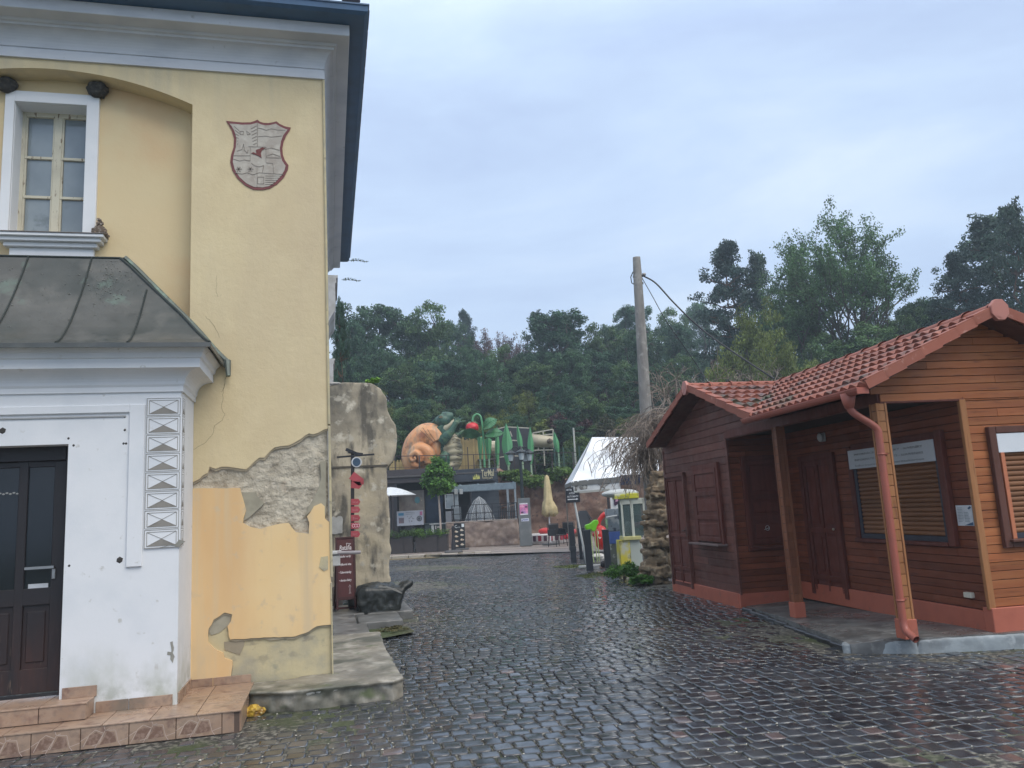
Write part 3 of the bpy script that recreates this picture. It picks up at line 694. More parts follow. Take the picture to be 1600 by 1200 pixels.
mb.build('screw_hole', flat((.05, .045, .04), .9), porch)

for pts in ([(266, 1003), (270, 1002), (272, 1012), (270, 1020), (273, 1026), (270, 1036), (266, 1030), (268, 1016)], [(262, 1018), (268, 1019), (267, 1024), (261, 1023)], [(250, 855), (268, 851), (282, 855), (283, 850), (290, 846), (280, 843), (276, 849), (262, 853)]):
    mb = MB(); q = [((p_ := atY(u, v, YP)).x, p_.z) for u, v in pts]; mb.poly(jag(q + q[:1], .003, 4, .02)[:-1], Matrix.Translation((0, YP - (.003 if pts[0][1] > 900 else .015), 0)), .004); mb.build('paint_chip', flat((.30, .29, .25), .95), porch)
# ---------------- swallow nests under the arch and droppings nest on the sill
mud = mat('nest_mud', (.045, .042, .038), .95, layers=[((.10, .09, .075), 30, .5, .65)], bump=[(60, .8, .01)])
for (u, v, r_, lb) in ((10, 131, .105, 'dark mud swallow nest above the left end of the upper window frame'), (152, 140, .105, 'dark mud swallow nest above the right corner of the upper window frame')):
    q = atY(u, v, YN - .06); mb = MB()
    mb.sphere((0, 0, .01), r_, 3, (1, .8, .62)); mb.sphere((0, 0, -.03), r_ * .7, 3, (1, .9, .8)); mb.solid(.012, .02, 14, int(u), 1, 3); 
    o = mb.build('swallow_nest', mud, pre=Matrix.Identity(4)); o.location = (q.x, YN - .05, q.z); tagset(o, lb, 'nest', 'swallow nests on the facade')
q = atY(155, 364, YN - .1); mb = MB(); rr = random.Random(2)
for i in range(70):
    a_ = rr.uniform(0, 6.28); h_ = rr.random() ** 1.4 * .17; r_ = (.085 * (1 - h_ / .2)) * rr.random() ** .5
    mb.sphere((r_ * math.cos(a_), r_ * math.sin(a_) * .8, h_), rr.uniform(.008, .018), 1)
mb.sphere((0, 0, .03), .07, 2, (1, .8, 1.1))
o = mb.build('fallen_nest', mat('speckled_nest', (.16, .12, .09), .95, island=.6, layers=[((.45, .42, .38), 50, .56, .62)])); o.location = (q.x, YN - .09, sz + .004)
tagset(o, 'crumbling speckled nest heaped on the right end of the upper window sill', 'nest', 'swallow nests on the facade')

# ---------------- tiled steps
tile = mat('step_tile', (.34, .225, .155), .35, layers=[((.40, .28, .20), 3, .42, .62), ((.22, .135, .10), 9, .53, .66), ((.28, .20, .15), 22, .5, .7), ((.17, .15, .12), 1.7, .56, .72)], island=.10, bump=[(40, .12, .003)], rlayers=(4, .3, .7, .2, .5))
grout = flat((.12, .08, .06), .9)
YS = atZ(200, 1166, 0).y; YS = 6.73; XS = -.70; Y2 = 6.95; X2 = atZ(136, 1123, .165).x; Z1 = .165; Z2 = .295
st = thing('entrance_steps', 'two low tiled steps with brownish stone-pattern tiles in front of the white porch', 'steps', (-2.0, 7.0, 0))
MB().box((-4.6, YS + .012, -.03), (XS - .012, YF, Z1 - .008)).box((-4.6, Y2 + .012, Z1 - .03), (X2 - .012, YP + .4, Z2 - .008)).build('step_core', grout, st)
rt, tw = MB(), .333
def tile_run(mb, x0, x1, y, z0, z1, front=True):
    x = x1
    while x > x0:
        xa_ = max(x0, x - tw)
        mb.box((xa_ + .003, y, z0), (x - .003, y + .012, z1), .002); x = xa_
tile_run(rt, -4.6, XS - .14, YS, 0, Z1 - .012); tile_run(rt, -4.6, X2, Y2, Z1 + .006, Z2 - .012)
M_ = Matrix.Translation((XS - .137, YS, 0)) @ Matrix.Rotation(R(8), 4, 'Z'); rt.box((0, 0, 0), (.13, .012, Z1 - .012), .002, M_)
for y0_ in (YS + .03, YS + .37, YS + .71): rt.box((XS - .012, y0_ , 0), (XS, min(y0_ + .334, YF - .01), Z1 - .012), .002)
rt.box((X2 - .012, Y2 + .012, Z1 + .004), (X2, YP, Z2 - .012), .002)
rt.build('riser_tiles', tile, st)
tr = MB(); x = XS + .006
while x > -4.6:
    for y0_ in (YS - .006, YS + .33, YS + .665, YS + 1.0):
        y1_ = min(y0_ + .33, YF - .012)
        if y1_ - y0_ > .03: tr.box((x - tw + .003, y0_, Z1 - .012), (x - .003, y1_, Z1), .002)
    x -= tw
x = X2 + .006
while x > -4.6: tr.box((x - tw + .003, Y2 - .006, Z2 - .012), (x - .003, YP + .2, Z2), .002); x -= tw
tr.build('tread_tiles', tile, st)
sk = MB(); tile_run(sk, XR + .005, XS - .02, YF - .014, Z1, Z1 + .07); tile_run(sk, X2 + .01, XR - .03, YP - .013, Z1, Z1 + .085); tile_run(sk, dx + .02, X2 + .02, YP - .013, Z2, Z2 + .085)
for y0_ in (YP + .03, YP + .34): sk.box((XR, y0_, Z1), (XR + .012, min(y0_ + .3, YF - .02), Z1 + .085), .002)
sk.build('skirting_tiles', tile, st)
# pale crazed pattern printed on the risers
mb = MB(); rr = random.Random(9); x = XS - .14
while x > -4.2:
    bx = x - .25
    for P_ in ([(.02, .02), (.06, .10), (.10, .13), (.16, .10), (.13, .03), (.08, .02)], [(.10, .0), (.17, .12), (.20, .13)], [(.17, .12), (.24, .115), (.26, .03), (.28, .0)], [(.26, .03), (.33, .05)], [(0, .06), (.05, .09)], [(.17, .12), (.16, .15)]):
        for a_, b_ in zip(P_[:-1], P_[1:]):
            L_ = math.dist(a_, b_); mb.box((0, 0, -.0022), (L_, .001, .0022), M=Matrix.Translation((bx - .083 + a_[0], YS - .0006, a_[1])) @ Matrix.Rotation(-math.atan2(b_[1] - a_[1], b_[0] - a_[0]), 4, 'Y'))
    x -= tw
mb.build('tile_pattern', flat((.52, .40, .33), .5), st)
mb = MB(); x = XS - .14
while x > -4.2:
    mb.poly([(x - .30, .03), (x - .27, .095), (x - .225, .115), (x - .185, .09), (x - .215, .035), (x - .25, .025)], Matrix.Translation((0, YS - .0004, 0)), 0)
    mb.poly([(x - .20, .02), (x - .15, .11), (x - .10, .10), (x - .085, .03)], Matrix.Translation((0, YS - .0004, 0)), 0); x -= tw
mb.build('tile_motif', mat('motif', (.20, .12, .085), .4, layers=[((.30, .20, .15), 30, .45, .6)]), st)

# ---------------- concrete pavement slab round the corner
conc = mat('old_concrete', (.30, .27, .215), .6, layers=[((.17, .155, .125), 2.2, .38, .62), ((.40, .37, .31), 5, .50, .66), ((.10, .10, .075), 1.6, .50, .62), ((.12, .14, .07), 5, .60, .70), ((.42, .40, .35), 1.1, .60, .70)], bump=[(12, .5, .012), (80, .4, .003)], rlayers=(2.5, .35, .65, .3, .85))
mb = MB(); pts = jag([(-.70, 7.36), (-.35, 7.22), (.1, 7.24), (.52, 7.22), (.62, 7.32), (.60, 7.9), (.58, 9.0), (.60, 10.4)], .012, 3, .12) + [(.0, 10.5), (-.3, 10.5), (-.3, 7.80), (-.70, 7.80)]
vs = [(x, y, .165 - (.02 if y > 9 else 0)) for x, y in pts] + [(x * 1.0, y + (.0 if y > 7.6 else -.0), -.03) for x, y in pts]; k = len(pts)
mb._new(vs, [tuple(range(k)), tuple(range(2 * k - 1, k - 1, -1))] + [(i, (i + 1) % k, k + (i + 1) % k, k + i) for i in range(k)])
t = mb.bm; bmesh.ops.triangulate(t, faces=t.faces); 
mb.solid(.02, .010, 2.2, 4, 1, 4)
for v in mb.bm.verts:
    if v.co.z < .135 and v.co.y < 7.5: k_ = noise.noise(v.co * 4.5) * .5 + noise.noise(v.co * 14) * .3; v.co.y += .035 + .09 * max(-.35, k_)
o = mb.build('pavement_slab', conc, smooth=True); o['kind'] = 'structure'
mb = MB()
for (x0_, x1_, y0_, y1_, zz) in ((.02, .48, 10.55, 11.5, .13), (-.2, .35, 11.55, 12.6, .135), (.38, 1.0, 11.55, 12.5, .125), (-.2, .5, 12.65, 14.0, .13), (.55, 1.25, 12.6, 14.0, .12)): mb.box((x0_, y0_, -.03), (x1_, y1_, zz), .012)
o = mb.build('pavement_flags', mat('wet_flag', (.17, .17, .165), .35, layers=[((.10, .10, .095), 3, .42, .6), ((.28, .27, .25), 6, .55, .7)], bump=[(20, .4, .01)])); o['kind'] = 'structure'
mb = MB(); q = [(.5, 10.5), (1.1, 10.9), (1.05, 11.5), (.5, 11.5)]; mb._new([(x, y, .035) for x, y in q], [(0, 1, 2, 3)])
o = mb.build('dirt_patch', earth); o['kind'] = 'structure'
mb = MB(); 
bits = [(-.05, 7.50, 'x')]
for x, y, r_ in ((-.28, 7.27, .05), (-.2, 7.26, .045), (-.1, 7.27, .04), (-.36, 7.31, .05), (.02, 7.27, .035), (-.42, 7.36, .035)): mb.sphere((x, y, .13), r_, 2, (1.3, .5, .5))
mb.rough(.012, 30, 3); o = mb.build('broken_concrete_edge', flat((.50, .48, .43), .95)); o['kind'] = 'structure'
# ------------------------------------------------------------------ timber kiosk on the right, own axes turned 4.6 degrees
HR = Matrix.Rotation(R(-4.6), 4, 'Z')
hut = thing('timber_kiosk', 'brown timber kiosk with a red tiled roof, a corner porch and closed shutters', 'kiosk', mw=HR @ Matrix.Translation((6.0, 9.6, 0)))
def H(name, mb, m, par=None, **k): return mb.build(name, m, par or hut, pre=HR, **k)
XW, XB, XRR = 4.92, 5.84, 7.36       # wing wall, porch back wall, right wall
Y0, Y1, Y2_ = 7.17, 10.98, 13.75      # front, wing near wall, wing far end
ZE, ZR, XRD, YRD = 2.58, 3.33, 6.13, 11.52
grainy = lambda st: [(22, .3, .004, st)]
def wood(name, c, c2, c3, st, isl=.22): return mat(name, c, .5, layers=[(c2, 3.0, .42, .64, st), (c3, 9, .58, .72, st)], island=isl, bump=[(22, .28, .004, st)], spec=.28, rlayers=(5, .35, .65, .45, .7))
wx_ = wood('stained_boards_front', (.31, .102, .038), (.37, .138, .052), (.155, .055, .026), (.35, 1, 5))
wy_ = wood('stained_shaded_boards_side', (.125, .048, .036), (.155, .064, .048), (.075, .030, .024), (1, .35, 5))  # unlit street side: its shade is darkened into the board colour
wyb = wood('stained_shaded_boards_porch', (.165, .048, .024), (.205, .062, .031), (.095, .028, .016), (1, .35, 5))  # redder stain, darkened further to stand in for porch shade
wz_ = wood('stained_post', (.32, .14, .055), (.38, .18, .078), (.21, .085, .038), (5, 5, .35), .1)
dkw = wood('dark_stained_trim', (.105, .045, .032), (.13, .055, .040), (.06, .026, .02), (4, 4, .4), .12)
redw = wood('red_brown_joinery', (.115, .033, .023), (.14, .043, .030), (.07, .021, .016), (4, 4, .4), .12)  # red-brown stain, darkened to carry the porch shade too
plm = mat('terracotta_plinth_paint', (.42, .12, .072), .55, layers=[((.36, .10, .06), 3, .45, .65), ((.25, .10, .07), 8, .6, .74, (1, 1, 1), (.35, .1)), ((.5, .42, .36), 34, .74, .79)], bump=[(60, .2, .003)])
rr = random.Random(21)
BH = .0865
def boards(mb, axis, fixed, a0, a1, z0, z1, out, thick=.018, clip=None, bh=BH, joints=True):
    """horizontal boarding on plane axis=fixed, running a0..a1; out=+-1 is the outward direction"""
    z = z0
    while z < z1 - .004:
        zt = min(z + bh, z1); lo_, hi_ = a0, a1
        if clip:
            c_ = clip((z + zt) / 2)
            if not c_: z = zt; continue
            lo_, hi_ = max(a0, c_[0]), min(a1, c_[1])
        cuts = [lo_]
        if joints and rr.random() < .45 and hi_ - lo_ > .9: cuts.append(rr.uniform(lo_ + .25, hi_ - .25))
        cuts.append(hi_)
        for p, q in zip(cuts[:-1], cuts[1:]):
            o_ = rr.uniform(-.0012, .0012)
            if axis == 'y': mb.box((p + .0006, fixed + o_, z + .0025), (q - .0006, fixed + out * thick + o_, zt - .0025), .0035)
            else: mb.box((fixed + o_, p + .0006, z + .0025), (fixed + out * thick + o_, q - .0006, zt - .0025), .0035)
        z = zt
# --- core walls (dark seams show between boards)
core = flat((.035, .018, .012), .8)
H('wall_core', MB().box((XW + .019, Y1 + .019, .2), (XRR - .02, Y2_ - .02, 2.6)).box((XB + .019, Y0 + .019, .2), (XRR - .02, Y1 + .1, 2.6)), core)
# --- wing, street side, with gable
zg = lambda z: (YRD - (ZR + .0 - z) / ((ZR - ZE) / 2.17) + .06, YRD + (ZR - z) / ((ZR - ZE) / 2.17) - .0) if z > 2.62 else (0, 99)
wing_doors = ((13.70, 12.74), (12.36, 11.30))
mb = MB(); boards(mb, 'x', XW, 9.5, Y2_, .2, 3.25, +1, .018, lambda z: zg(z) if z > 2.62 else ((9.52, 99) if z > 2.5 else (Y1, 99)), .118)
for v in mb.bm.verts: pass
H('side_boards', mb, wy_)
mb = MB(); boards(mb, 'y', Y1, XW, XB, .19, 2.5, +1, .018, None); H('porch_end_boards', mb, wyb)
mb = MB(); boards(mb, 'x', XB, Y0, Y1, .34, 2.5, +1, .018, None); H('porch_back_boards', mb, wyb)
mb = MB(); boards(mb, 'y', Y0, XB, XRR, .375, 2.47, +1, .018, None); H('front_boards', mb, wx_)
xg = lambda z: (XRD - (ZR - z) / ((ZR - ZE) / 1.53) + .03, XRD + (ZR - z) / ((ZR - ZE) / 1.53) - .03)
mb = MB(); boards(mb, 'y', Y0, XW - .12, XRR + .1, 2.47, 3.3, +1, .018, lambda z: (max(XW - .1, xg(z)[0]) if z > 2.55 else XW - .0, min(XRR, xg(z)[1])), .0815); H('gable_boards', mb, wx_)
# fascia under beam, trims
H('corner_trim', MB().box((XB - .045, Y0 - .014, .355), (XB + .030, Y0 + .03, 2.47), .005), wz_)
H('corner_trim', MB().box((XW - .012, Y1 - .03, .19), (XW + .02, Y1 + .04, 2.48), .004).box((XW - .012, Y2_ - .04, .1), (XW + .02, Y2_ + .02, 2.5), .004), wy_)
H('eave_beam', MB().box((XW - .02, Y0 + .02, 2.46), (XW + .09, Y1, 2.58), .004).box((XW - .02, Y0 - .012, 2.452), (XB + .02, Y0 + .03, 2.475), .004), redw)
H('porch_ceiling', MB().box((XW, Y0 + .03, 2.50), (XB + .1, Y1, 2.53)), core)  # near-black colour paints the porch shade into the ceiling
H('beam', MB().box((XW, Y0 + .03, 2.475), (XB, Y0 + .12, 2.56)), wz_)
# plinth
mb = MB(); mb.box((XB - .035, Y0 - .03, .13), (XRR + .02, Y0 + .1, .372), .006).box((XB - .03, Y0 + .1, .10), (XB + .02, Y1 + .02, .335), .006)
mb.box((XW - .02, Y1 - .02, .0), (XB - .03, Y1 + .03, .205), .006).box((XW - .025, Y1 + .03, -.06), (XW + .03, Y2_ + .02, .205), .006)
H('plinth', mb, plm)
# --- posts
def post(x, y, zb_, zt, w_=.115, wz_=wz_):
    mb = MB(); mb.box((x + .012, y + .012, zb_ + .17), (x + w_ - .012, y + w_ - .012, zt))
    z = zb_ + .18; 
    while z < zt - .02:
        z2 = min(z + .108, zt); o_ = rr.uniform(0, .001)
        mb.box((x + .014, y + o_, z + .0035), (x + w_ - .026, y + .014, z2 - .0035), .002); mb.box((x + o_, y + .014, z + .0035), (x + .014, y + w_ - .026, z2 - .0035), .002); z = z2
    p = H('post', mb, wz_); MB().box((x + .001, y + .012, zb_ + .17), (x + .016, y + w_ - .02, zt), .002).build('post_side', dkw, p, pre=HR)

    t = MB(); t.box((x + w_ - .025, y - .006, zb_ + .17), (x + w_, y + .02, zt), .003).box((x - .006, y - .006, zb_ + .17), (x + .013, y + .013, zt), .003).box((x - .006, y + w_ - .026, zb_ + .17), (x + .02, y + w_, zt), .003)
    t.build('post_trim', wz_, p, pre=HR)
    MB().box((x - .018, y - .018, zb_), (x + w_ + .012, y + w_ + .012, zb_ + .185), .005).build('post_foot', plm, p, pre=HR)
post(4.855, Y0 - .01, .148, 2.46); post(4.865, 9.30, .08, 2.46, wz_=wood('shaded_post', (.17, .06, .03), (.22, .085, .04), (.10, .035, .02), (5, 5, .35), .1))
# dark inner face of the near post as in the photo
# --- roof of wavy tiles
tilem = mat('terracotta_tile', (.24, .078, .050), .65, spec=.25, layers=[((.17, .062, .045), 1.5, .42, .62), ((.36, .14, .095), 7, .5, .7), ((.085, .055, .046), 4, .52, .66), ((.06, .065, .04), 1.3, .58, .7)], bump=[(60, .2, .002)], island=0, rlayers=(4, .35, .65, .32, .6))
ridgem = mat('ridge_tile', (.29, .092, .058), .6, spec=.3, layers=[((.30, .105, .07), 2.5, .42, .62), ((.46, .24, .19), 9, .6, .75)], bump=[(50, .2, .002)], island=.12)
def tile_slope(o_, along, up, W_, L_, cuts, name='roof_tiles', cr_=.31):
    """wavy interlocking tiles: along = direction of eave, up = direction up the slope"""
    o_, along, up = Vector(o_), Vector(along).normalized(), Vector(up).normalized(); nrm_ = along.cross(up).normalized()
    if nrm_.z < 0: nrm_ = -nrm_
    na_ = int(W_ / .0185) + 1; rows = []
    course, t = cr_, .0
    k = 0
    while t < L_:
        rows += [(t, .036), (min(t + course * .5, L_), .018), (min(t + course - .002, L_), -.002)]; t += course
    vs = []; fs = []
    for r0_, (t, h) in enumerate(rows):
        for i in range(na_):
            a = i * W_ / (na_ - 1); ph = a / .155 + .03 * math.sin(r0_ * 2.3)
            wv = .5 - .5 * math.cos(ph * 2 * math.pi); wv = wv ** .8
            vs.append(o_ + along * a + up * t + nrm_ * (h + wv * .036))
    nr = len(rows)
    for r_ in range(nr - 1):
        for i in range(na_ - 1): fs.append((r_ * na_ + i, r_ * na_ + i + 1, (r_ + 1) * na_ + i + 1, (r_ + 1) * na_ + i))
    # thickness at the eave
    b = len(vs)
    for i in range(na_): vs.append(o_ + along * (i * W_ / (na_ - 1)) - nrm_ * .004)
    for i in range(na_ - 1): fs.append((i, b + i, b + i + 1, i + 1))
    mb = MB(); mb._new(vs, fs)
    for (co, no) in cuts:
        g = list(mb.bm.verts) + list(mb.bm.edges) + list(mb.bm.faces)
        bmesh.ops.bisect_plane(mb.bm, geom=g, plane_co=Vector(co), plane_no=Vector(no), clear_outer=True)
    return mb
SM = Vector((XRD - 4.6, 0, ZR - ZE)); SWn = Vector((0, YRD - 9.42, ZR - ZE))
valley_n = Vector((YRD - 9.42, -(XRD - 4.6), 0)).normalized()    # vertical plane through valley line (4.6,9.42)->(XRD,YRD)
YRN = 6.84
rf = MB()
m1 = tile_slope((4.575, YRN, ZE), (0, 1, 0), SM, 7.1, SM.length + .03, [((4.6, 9.42, 0), -valley_n), ((XRD, 0, 0), (1, 0, 0))], cr_=.25)
roof = H('main_roof_tiles', m1, tilem)
m2 = tile_slope((4.58, 9.40, ZE), (1, 0, 0), SWn, 1.60, SWn.length + .03, [((4.6, 9.42, 0), valley_n), ((0, YRD, 0), (0, 1, 0))])
H('wing_roof_tiles', m2, tilem)
m3 = tile_slope((XRD * 2 - 4.575, YRN, ZE), (0, 1, 0), (-SM.x, 0, SM.z), 7.1, SM.length + .03, [((XRD, 0, 0), (-1, 0, 0))]); H('far_roof_tiles', m3, tilem)
m4 = tile_slope((4.58, YRD * 2 - 9.40, ZE), (1, 0, 0), (0, -SWn.y, SWn.z), 3.4, SWn.length + .03, [((0, YRD, 0), (0, -1, 0))]); H('far_wing_tiles', m4, tilem)
# underlay boards / soffits
mb = MB(); so2 = .02
def slab(p, q, r_, s_, t_=.03):
    vs = [Vector(p), Vector(q), Vector(r_), Vector(s_)]; d = Vector((0, 0, -t_)); mb._new(vs + [v + d for v in vs], [(0, 1, 2, 3), (7, 6, 5, 4), (0, 4, 5, 1), (1, 5, 6, 2), (2, 6, 7, 3), (3, 7, 4, 0)])
slab((4.62, YRN + .03, ZE + .01), (XRD, YRN + .03, ZR - .004), (XRD, 11.5, ZR - .004), (4.62, 9.42, ZE + .01))
slab((2 * XRD - 4.62, YRN + .03, ZE + .01), (XRD, YRN + .03, ZR - .004), (XRD, 13.8, ZR - .004), (2 * XRD - 4.62, 13.8, ZE + .01))
slab((4.63, 9.45, ZE + .01), (4.63, YRD, ZR - .004), (XRD, YRD, ZR - .004), (XRD, 11.4, ZR - .02))
slab((4.63, YRD * 2 - 9.45, ZE + .01), (4.63, YRD, ZR - .004), (8, YRD, ZR - .004), (8, YRD * 2 - 9.45, ZE + .01))
H('soffit', mb, dkw)
# verge tiles along the rakes
def verge(p, q, n_, ax, over=.05):
    p, q = Vector(p), Vector(q); mb = MB(); d = (q - p); L_ = d.length; d.normalize(); k = round(L_ / (.25 if ax == 'y' else .33))
    for i in range(k):
        a = p + d * (L_ * i / k - .01); b = p + d * (L_ * (i + 1) / k + .012); tilt = Vector((0, 0, .024))
        mb.bar(a + tilt, b + Vector((0, 0, .006)), .022, .088, up=(0, 0, 1))
        off_ = Vector((0, .045, 0)) if ax == 'y' else Vector((.045, 0, 0))
        mb.bar(a + off_ + tilt + Vector((0, 0, .058)), b + off_ + Vector((0, 0, .062)), .11, .018)
    return mb
H('verge_tiles', verge((4.575, YRN, ZE + .005), (XRD - .08, YRN, ZR - .035), None, 'y'), ridgem)
H('verge_tiles', verge((2 * XRD - 4.575, YRN, ZE + .005), (XRD + .08, YRN, ZR - .035), None, 'y'), ridgem)
H('verge_tiles', verge((4.585, 9.42, ZE + .0), (4.585, YRD - .08, ZR - .03), None, 'x'), ridgem)
H('verge_tiles', verge((4.585, 13.62, ZE + .0), (4.585, YRD + .08, ZR - .03), None, 'x'), ridgem)
def ridge(p, q):
    p, q = Vector(p), Vector(q); d = q - p; L_ = d.length; d.normalize(); k = round(L_ / .36); mb = MB(); sd_ = d.cross(Vector((0, 0, 1)))
    for i in range(k):
        a, b = p + d * (L_ * i / k), p + d * (L_ * (i + 1) / k + .03)
        vs = []; 
        for c_, r_ in ((a, .118), (a + d * .03, .118), (a + d * .035, .105), (b, .094)):
            for j in range(11): t = math.pi * (j / 10); vs.append(c_ + sd_ * (math.cos(t) * r_ * 1.0) + Vector((0, 0, math.sin(t) * r_ * .78 - .03)))
        nv = len(mb.bm.verts)
        mb._new(vs + [v * 1 - Vector((0, 0, .0)) for v in []], [(r_ * 11 + j, r_ * 11 + j + 1, (r_ + 1) * 11 + j + 1, (r_ + 1) * 11 + j) for r_ in range(3) for j in range(10)])
    return mb
H('ridge_tiles', ridge((XRD, YRN + .02, ZR + .03), (XRD, 13.8, ZR + .03)), ridgem)
H('ridge_tiles', ridge((4.60, YRD, ZR + .03), (XRD - .1, YRD, ZR + .03)), ridgem)
def disc(c, ax):
    mb = MB(); n_ = 8; pts = [(math.cos(math.pi / 8 + i * math.pi / 4) * .108, math.sin(math.pi / 8 + i * math.pi / 4) * .118) for i in range(8)]
    M_ = Matrix.Translation(Vector(c)) @ (Matrix.Rotation(-math.pi / 2, 4, 'Z') if ax == 'x' else Matrix.Identity(4))
    mb.poly(pts, M_, .05); t = MB(); bmesh.ops.bevel(mb.bm, geom=[e for e in mb.bm.edges], offset=.006, segments=1, affect='EDGES'); return mb
H('ridge_end', disc((XRD, YRN - .03, ZR - .0), 'y'), mat('pink_cap', (.44, .17, .13), .5, layers=[((.42, .17, .13), 6, .45, .65)]))
H('ridge_end', disc((4.555, YRD, ZR - .0), 'x'), flat((.50, .21, .17), .5))
# valley gutter strip, gutter, downpipe
H('valley', MB().bar((4.62, 9.43, ZE + .03), (XRD - .02, YRD - .02, ZR + .022), .07, .006), flat((.10, .07, .06), .5))
gm = mat('terracotta_gutter_paint', (.36, .10, .065), .45, layers=[((.28, .09, .065), 3, .45, .65)], bump=[(40, .1, .002)])
mb = MB(); gy0, gy1 = YRN + .03, 9.46; vs = []
for y in (gy0, gy1):
    for j in range(9): t = math.pi + math.pi * j / 8; vs.append((4.535 + .06 * math.cos(t), y, ZE + .0 + .055 * math.sin(t)))
    for j in range(9): t = 2 * math.pi - math.pi * j / 8; vs.append((4.535 + .052 * math.cos(t), y, ZE + .002 + .047 * math.sin(t)))
k = 18; mb._new(vs, [(i, (i + 1) % k, k + (i + 1) % k, k + i) for i in range(k)] + [tuple(range(k)), tuple(range(2 * k - 1, k - 1, -1))])
mb.box((4.47, gy0 - .012, ZE - .06), (4.60, gy0 - .002, ZE + .004), .004); mb.bar((4.478, gy0, ZE + .002), (4.478, gy1, ZE + .002), .014, .014)
gut = H('gutter', mb, gm)
px = 4.79
mb = MB(); mb.tube([(4.535, 7.12, ZE - .02), (4.535, 7.12, ZE - .11), (4.535, 7.12, ZE - .17)], [.075, .06, .042], 14)
pts = [(4.535, 7.12, ZE - .12)]
for i in range(11): t = i / 10; s_ = t * t * (3 - 2 * t); pts.append((4.54 + (px - 4.54) * s_, 7.12 - .04 * s_, ZE - .16 - .26 * t))
pts += [(px, 7.08, 2.0), (px, 7.08, .36)]
for i in range(6): a_ = i / 5 * 1.15; pts.append((px - .0, 7.08 - .07 * (1 - math.cos(a_)) , .34 - .11 * math.sin(a_) ))
pts.append((px + .01, 7.08 - .15, .185))
mb.tube(pts, .036, 16, caps=False); mb.tube(pts[-2:], .030, 16, caps=False)
for z in (1.93, .52): mb.tube([(px, 7.08, z), (px, 7.08, z + .018)], .041, 16); mb.bar((px, 7.08, z + .01), (px + .12, 7.16, z + .01), .014)
for f in mb.bm.faces: f.smooth = True
H('downpipe', mb, gm)
# --- joinery
def panel_leaf(mb, axis, f, a0, a1, z0, z1, cols, rws, t=.02, fr=.045):
    """frame and raised panels on the outside of plane axis=f (outward negative)"""
    def bx(p0, p1, q0, q1, d0, d1, bev=.003):
        if axis == 'x': mb.box((f - d1, p0, q0), (f - d0, p1, q1), bev)
        else: mb.box((p0, f - d1, q0), (p1, f - d0, q1), bev)
    bx(a0, a1, z0, z1, 0, t * .35)
    cuts = [a0 + (a1 - a0) * i / cols for i in range(cols + 1)]
    zc_ = [z0] + [z0 + (z1 - z0) * r_ for r_ in rws] + [z1]
    for i, c_ in enumerate(cuts):
        w_ = fr if i in (0, cols) else fr * .8; lo_ = c_ if i == 0 else (c_ - w_ if i == cols else c_ - w_ / 2); bx(lo_, lo_ + w_, z0, z1, 0, t)
    for i, c_ in enumerate(zc_):
        w_ = fr; lo_ = c_ if i == 0 else (c_ - w_ if i == len(zc_) - 1 else c_ - w_ / 2)
        bx(a0 + fr * .9, a1 - fr * .9, lo_, lo_ + w_, 0, t * .98)
    for i in range(cols):
        for j in range(len(zc_) - 1): bx(cuts[i] + fr + .015, cuts[i + 1] - fr - .015, zc_[j] + fr + .02, zc_[j + 1] - fr - .02, 0, t * .72, .006)
mb = MB(); panel_leaf(mb, 'x', XW, 12.76, 13.64, .13, 2.0, 2, (.16, .46), .028, .06)
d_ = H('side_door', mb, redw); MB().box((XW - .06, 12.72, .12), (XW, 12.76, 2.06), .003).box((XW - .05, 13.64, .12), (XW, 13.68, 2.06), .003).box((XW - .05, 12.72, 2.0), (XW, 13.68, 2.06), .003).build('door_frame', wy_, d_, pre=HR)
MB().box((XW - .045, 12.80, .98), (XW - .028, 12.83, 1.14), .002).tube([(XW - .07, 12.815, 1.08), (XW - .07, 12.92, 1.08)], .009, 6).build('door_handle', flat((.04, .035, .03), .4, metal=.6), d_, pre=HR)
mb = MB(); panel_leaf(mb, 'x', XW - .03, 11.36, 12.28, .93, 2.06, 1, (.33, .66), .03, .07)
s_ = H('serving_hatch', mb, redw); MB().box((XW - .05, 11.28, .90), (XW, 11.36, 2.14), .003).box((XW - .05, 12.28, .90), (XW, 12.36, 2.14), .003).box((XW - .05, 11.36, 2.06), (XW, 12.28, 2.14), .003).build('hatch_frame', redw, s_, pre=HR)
MB().box((XW - .17, 11.24, .875), (XW, 12.42, .905), .006).build('hatch_shelf', flat((.16, .11, .10), .6), s_, pre=HR)
mb = MB(); panel_leaf(mb, 'y', Y1, 5.17, 5.76, .90, 2.12, 1, (.3, .56), .028, .06)
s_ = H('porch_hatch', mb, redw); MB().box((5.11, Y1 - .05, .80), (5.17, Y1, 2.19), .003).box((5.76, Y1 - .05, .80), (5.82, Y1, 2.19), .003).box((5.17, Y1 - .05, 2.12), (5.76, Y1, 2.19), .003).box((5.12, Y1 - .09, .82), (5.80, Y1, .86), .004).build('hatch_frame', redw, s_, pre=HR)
mb = MB(); mb.tube([(5.42 + .03 * math.cos(a_), Y1 - .045, 1.12 + .035 * math.sin(a_)) for a_ in [i * math.pi / 6 for i in range(13)]], .005, 5); mb.tube([(5.45, Y1 - .03, 1.12), (5.37, Y1 - .05, 1.10)], .006, 5); mb.build('padlock_ring', flat((.5, .48, .46), .35, metal=.7), s_, pre=HR)
mb = MB(); panel_leaf(mb, 'x', XB, 9.72, 10.46, .26, 2.04, 2, (.10, .46), .03, .065)
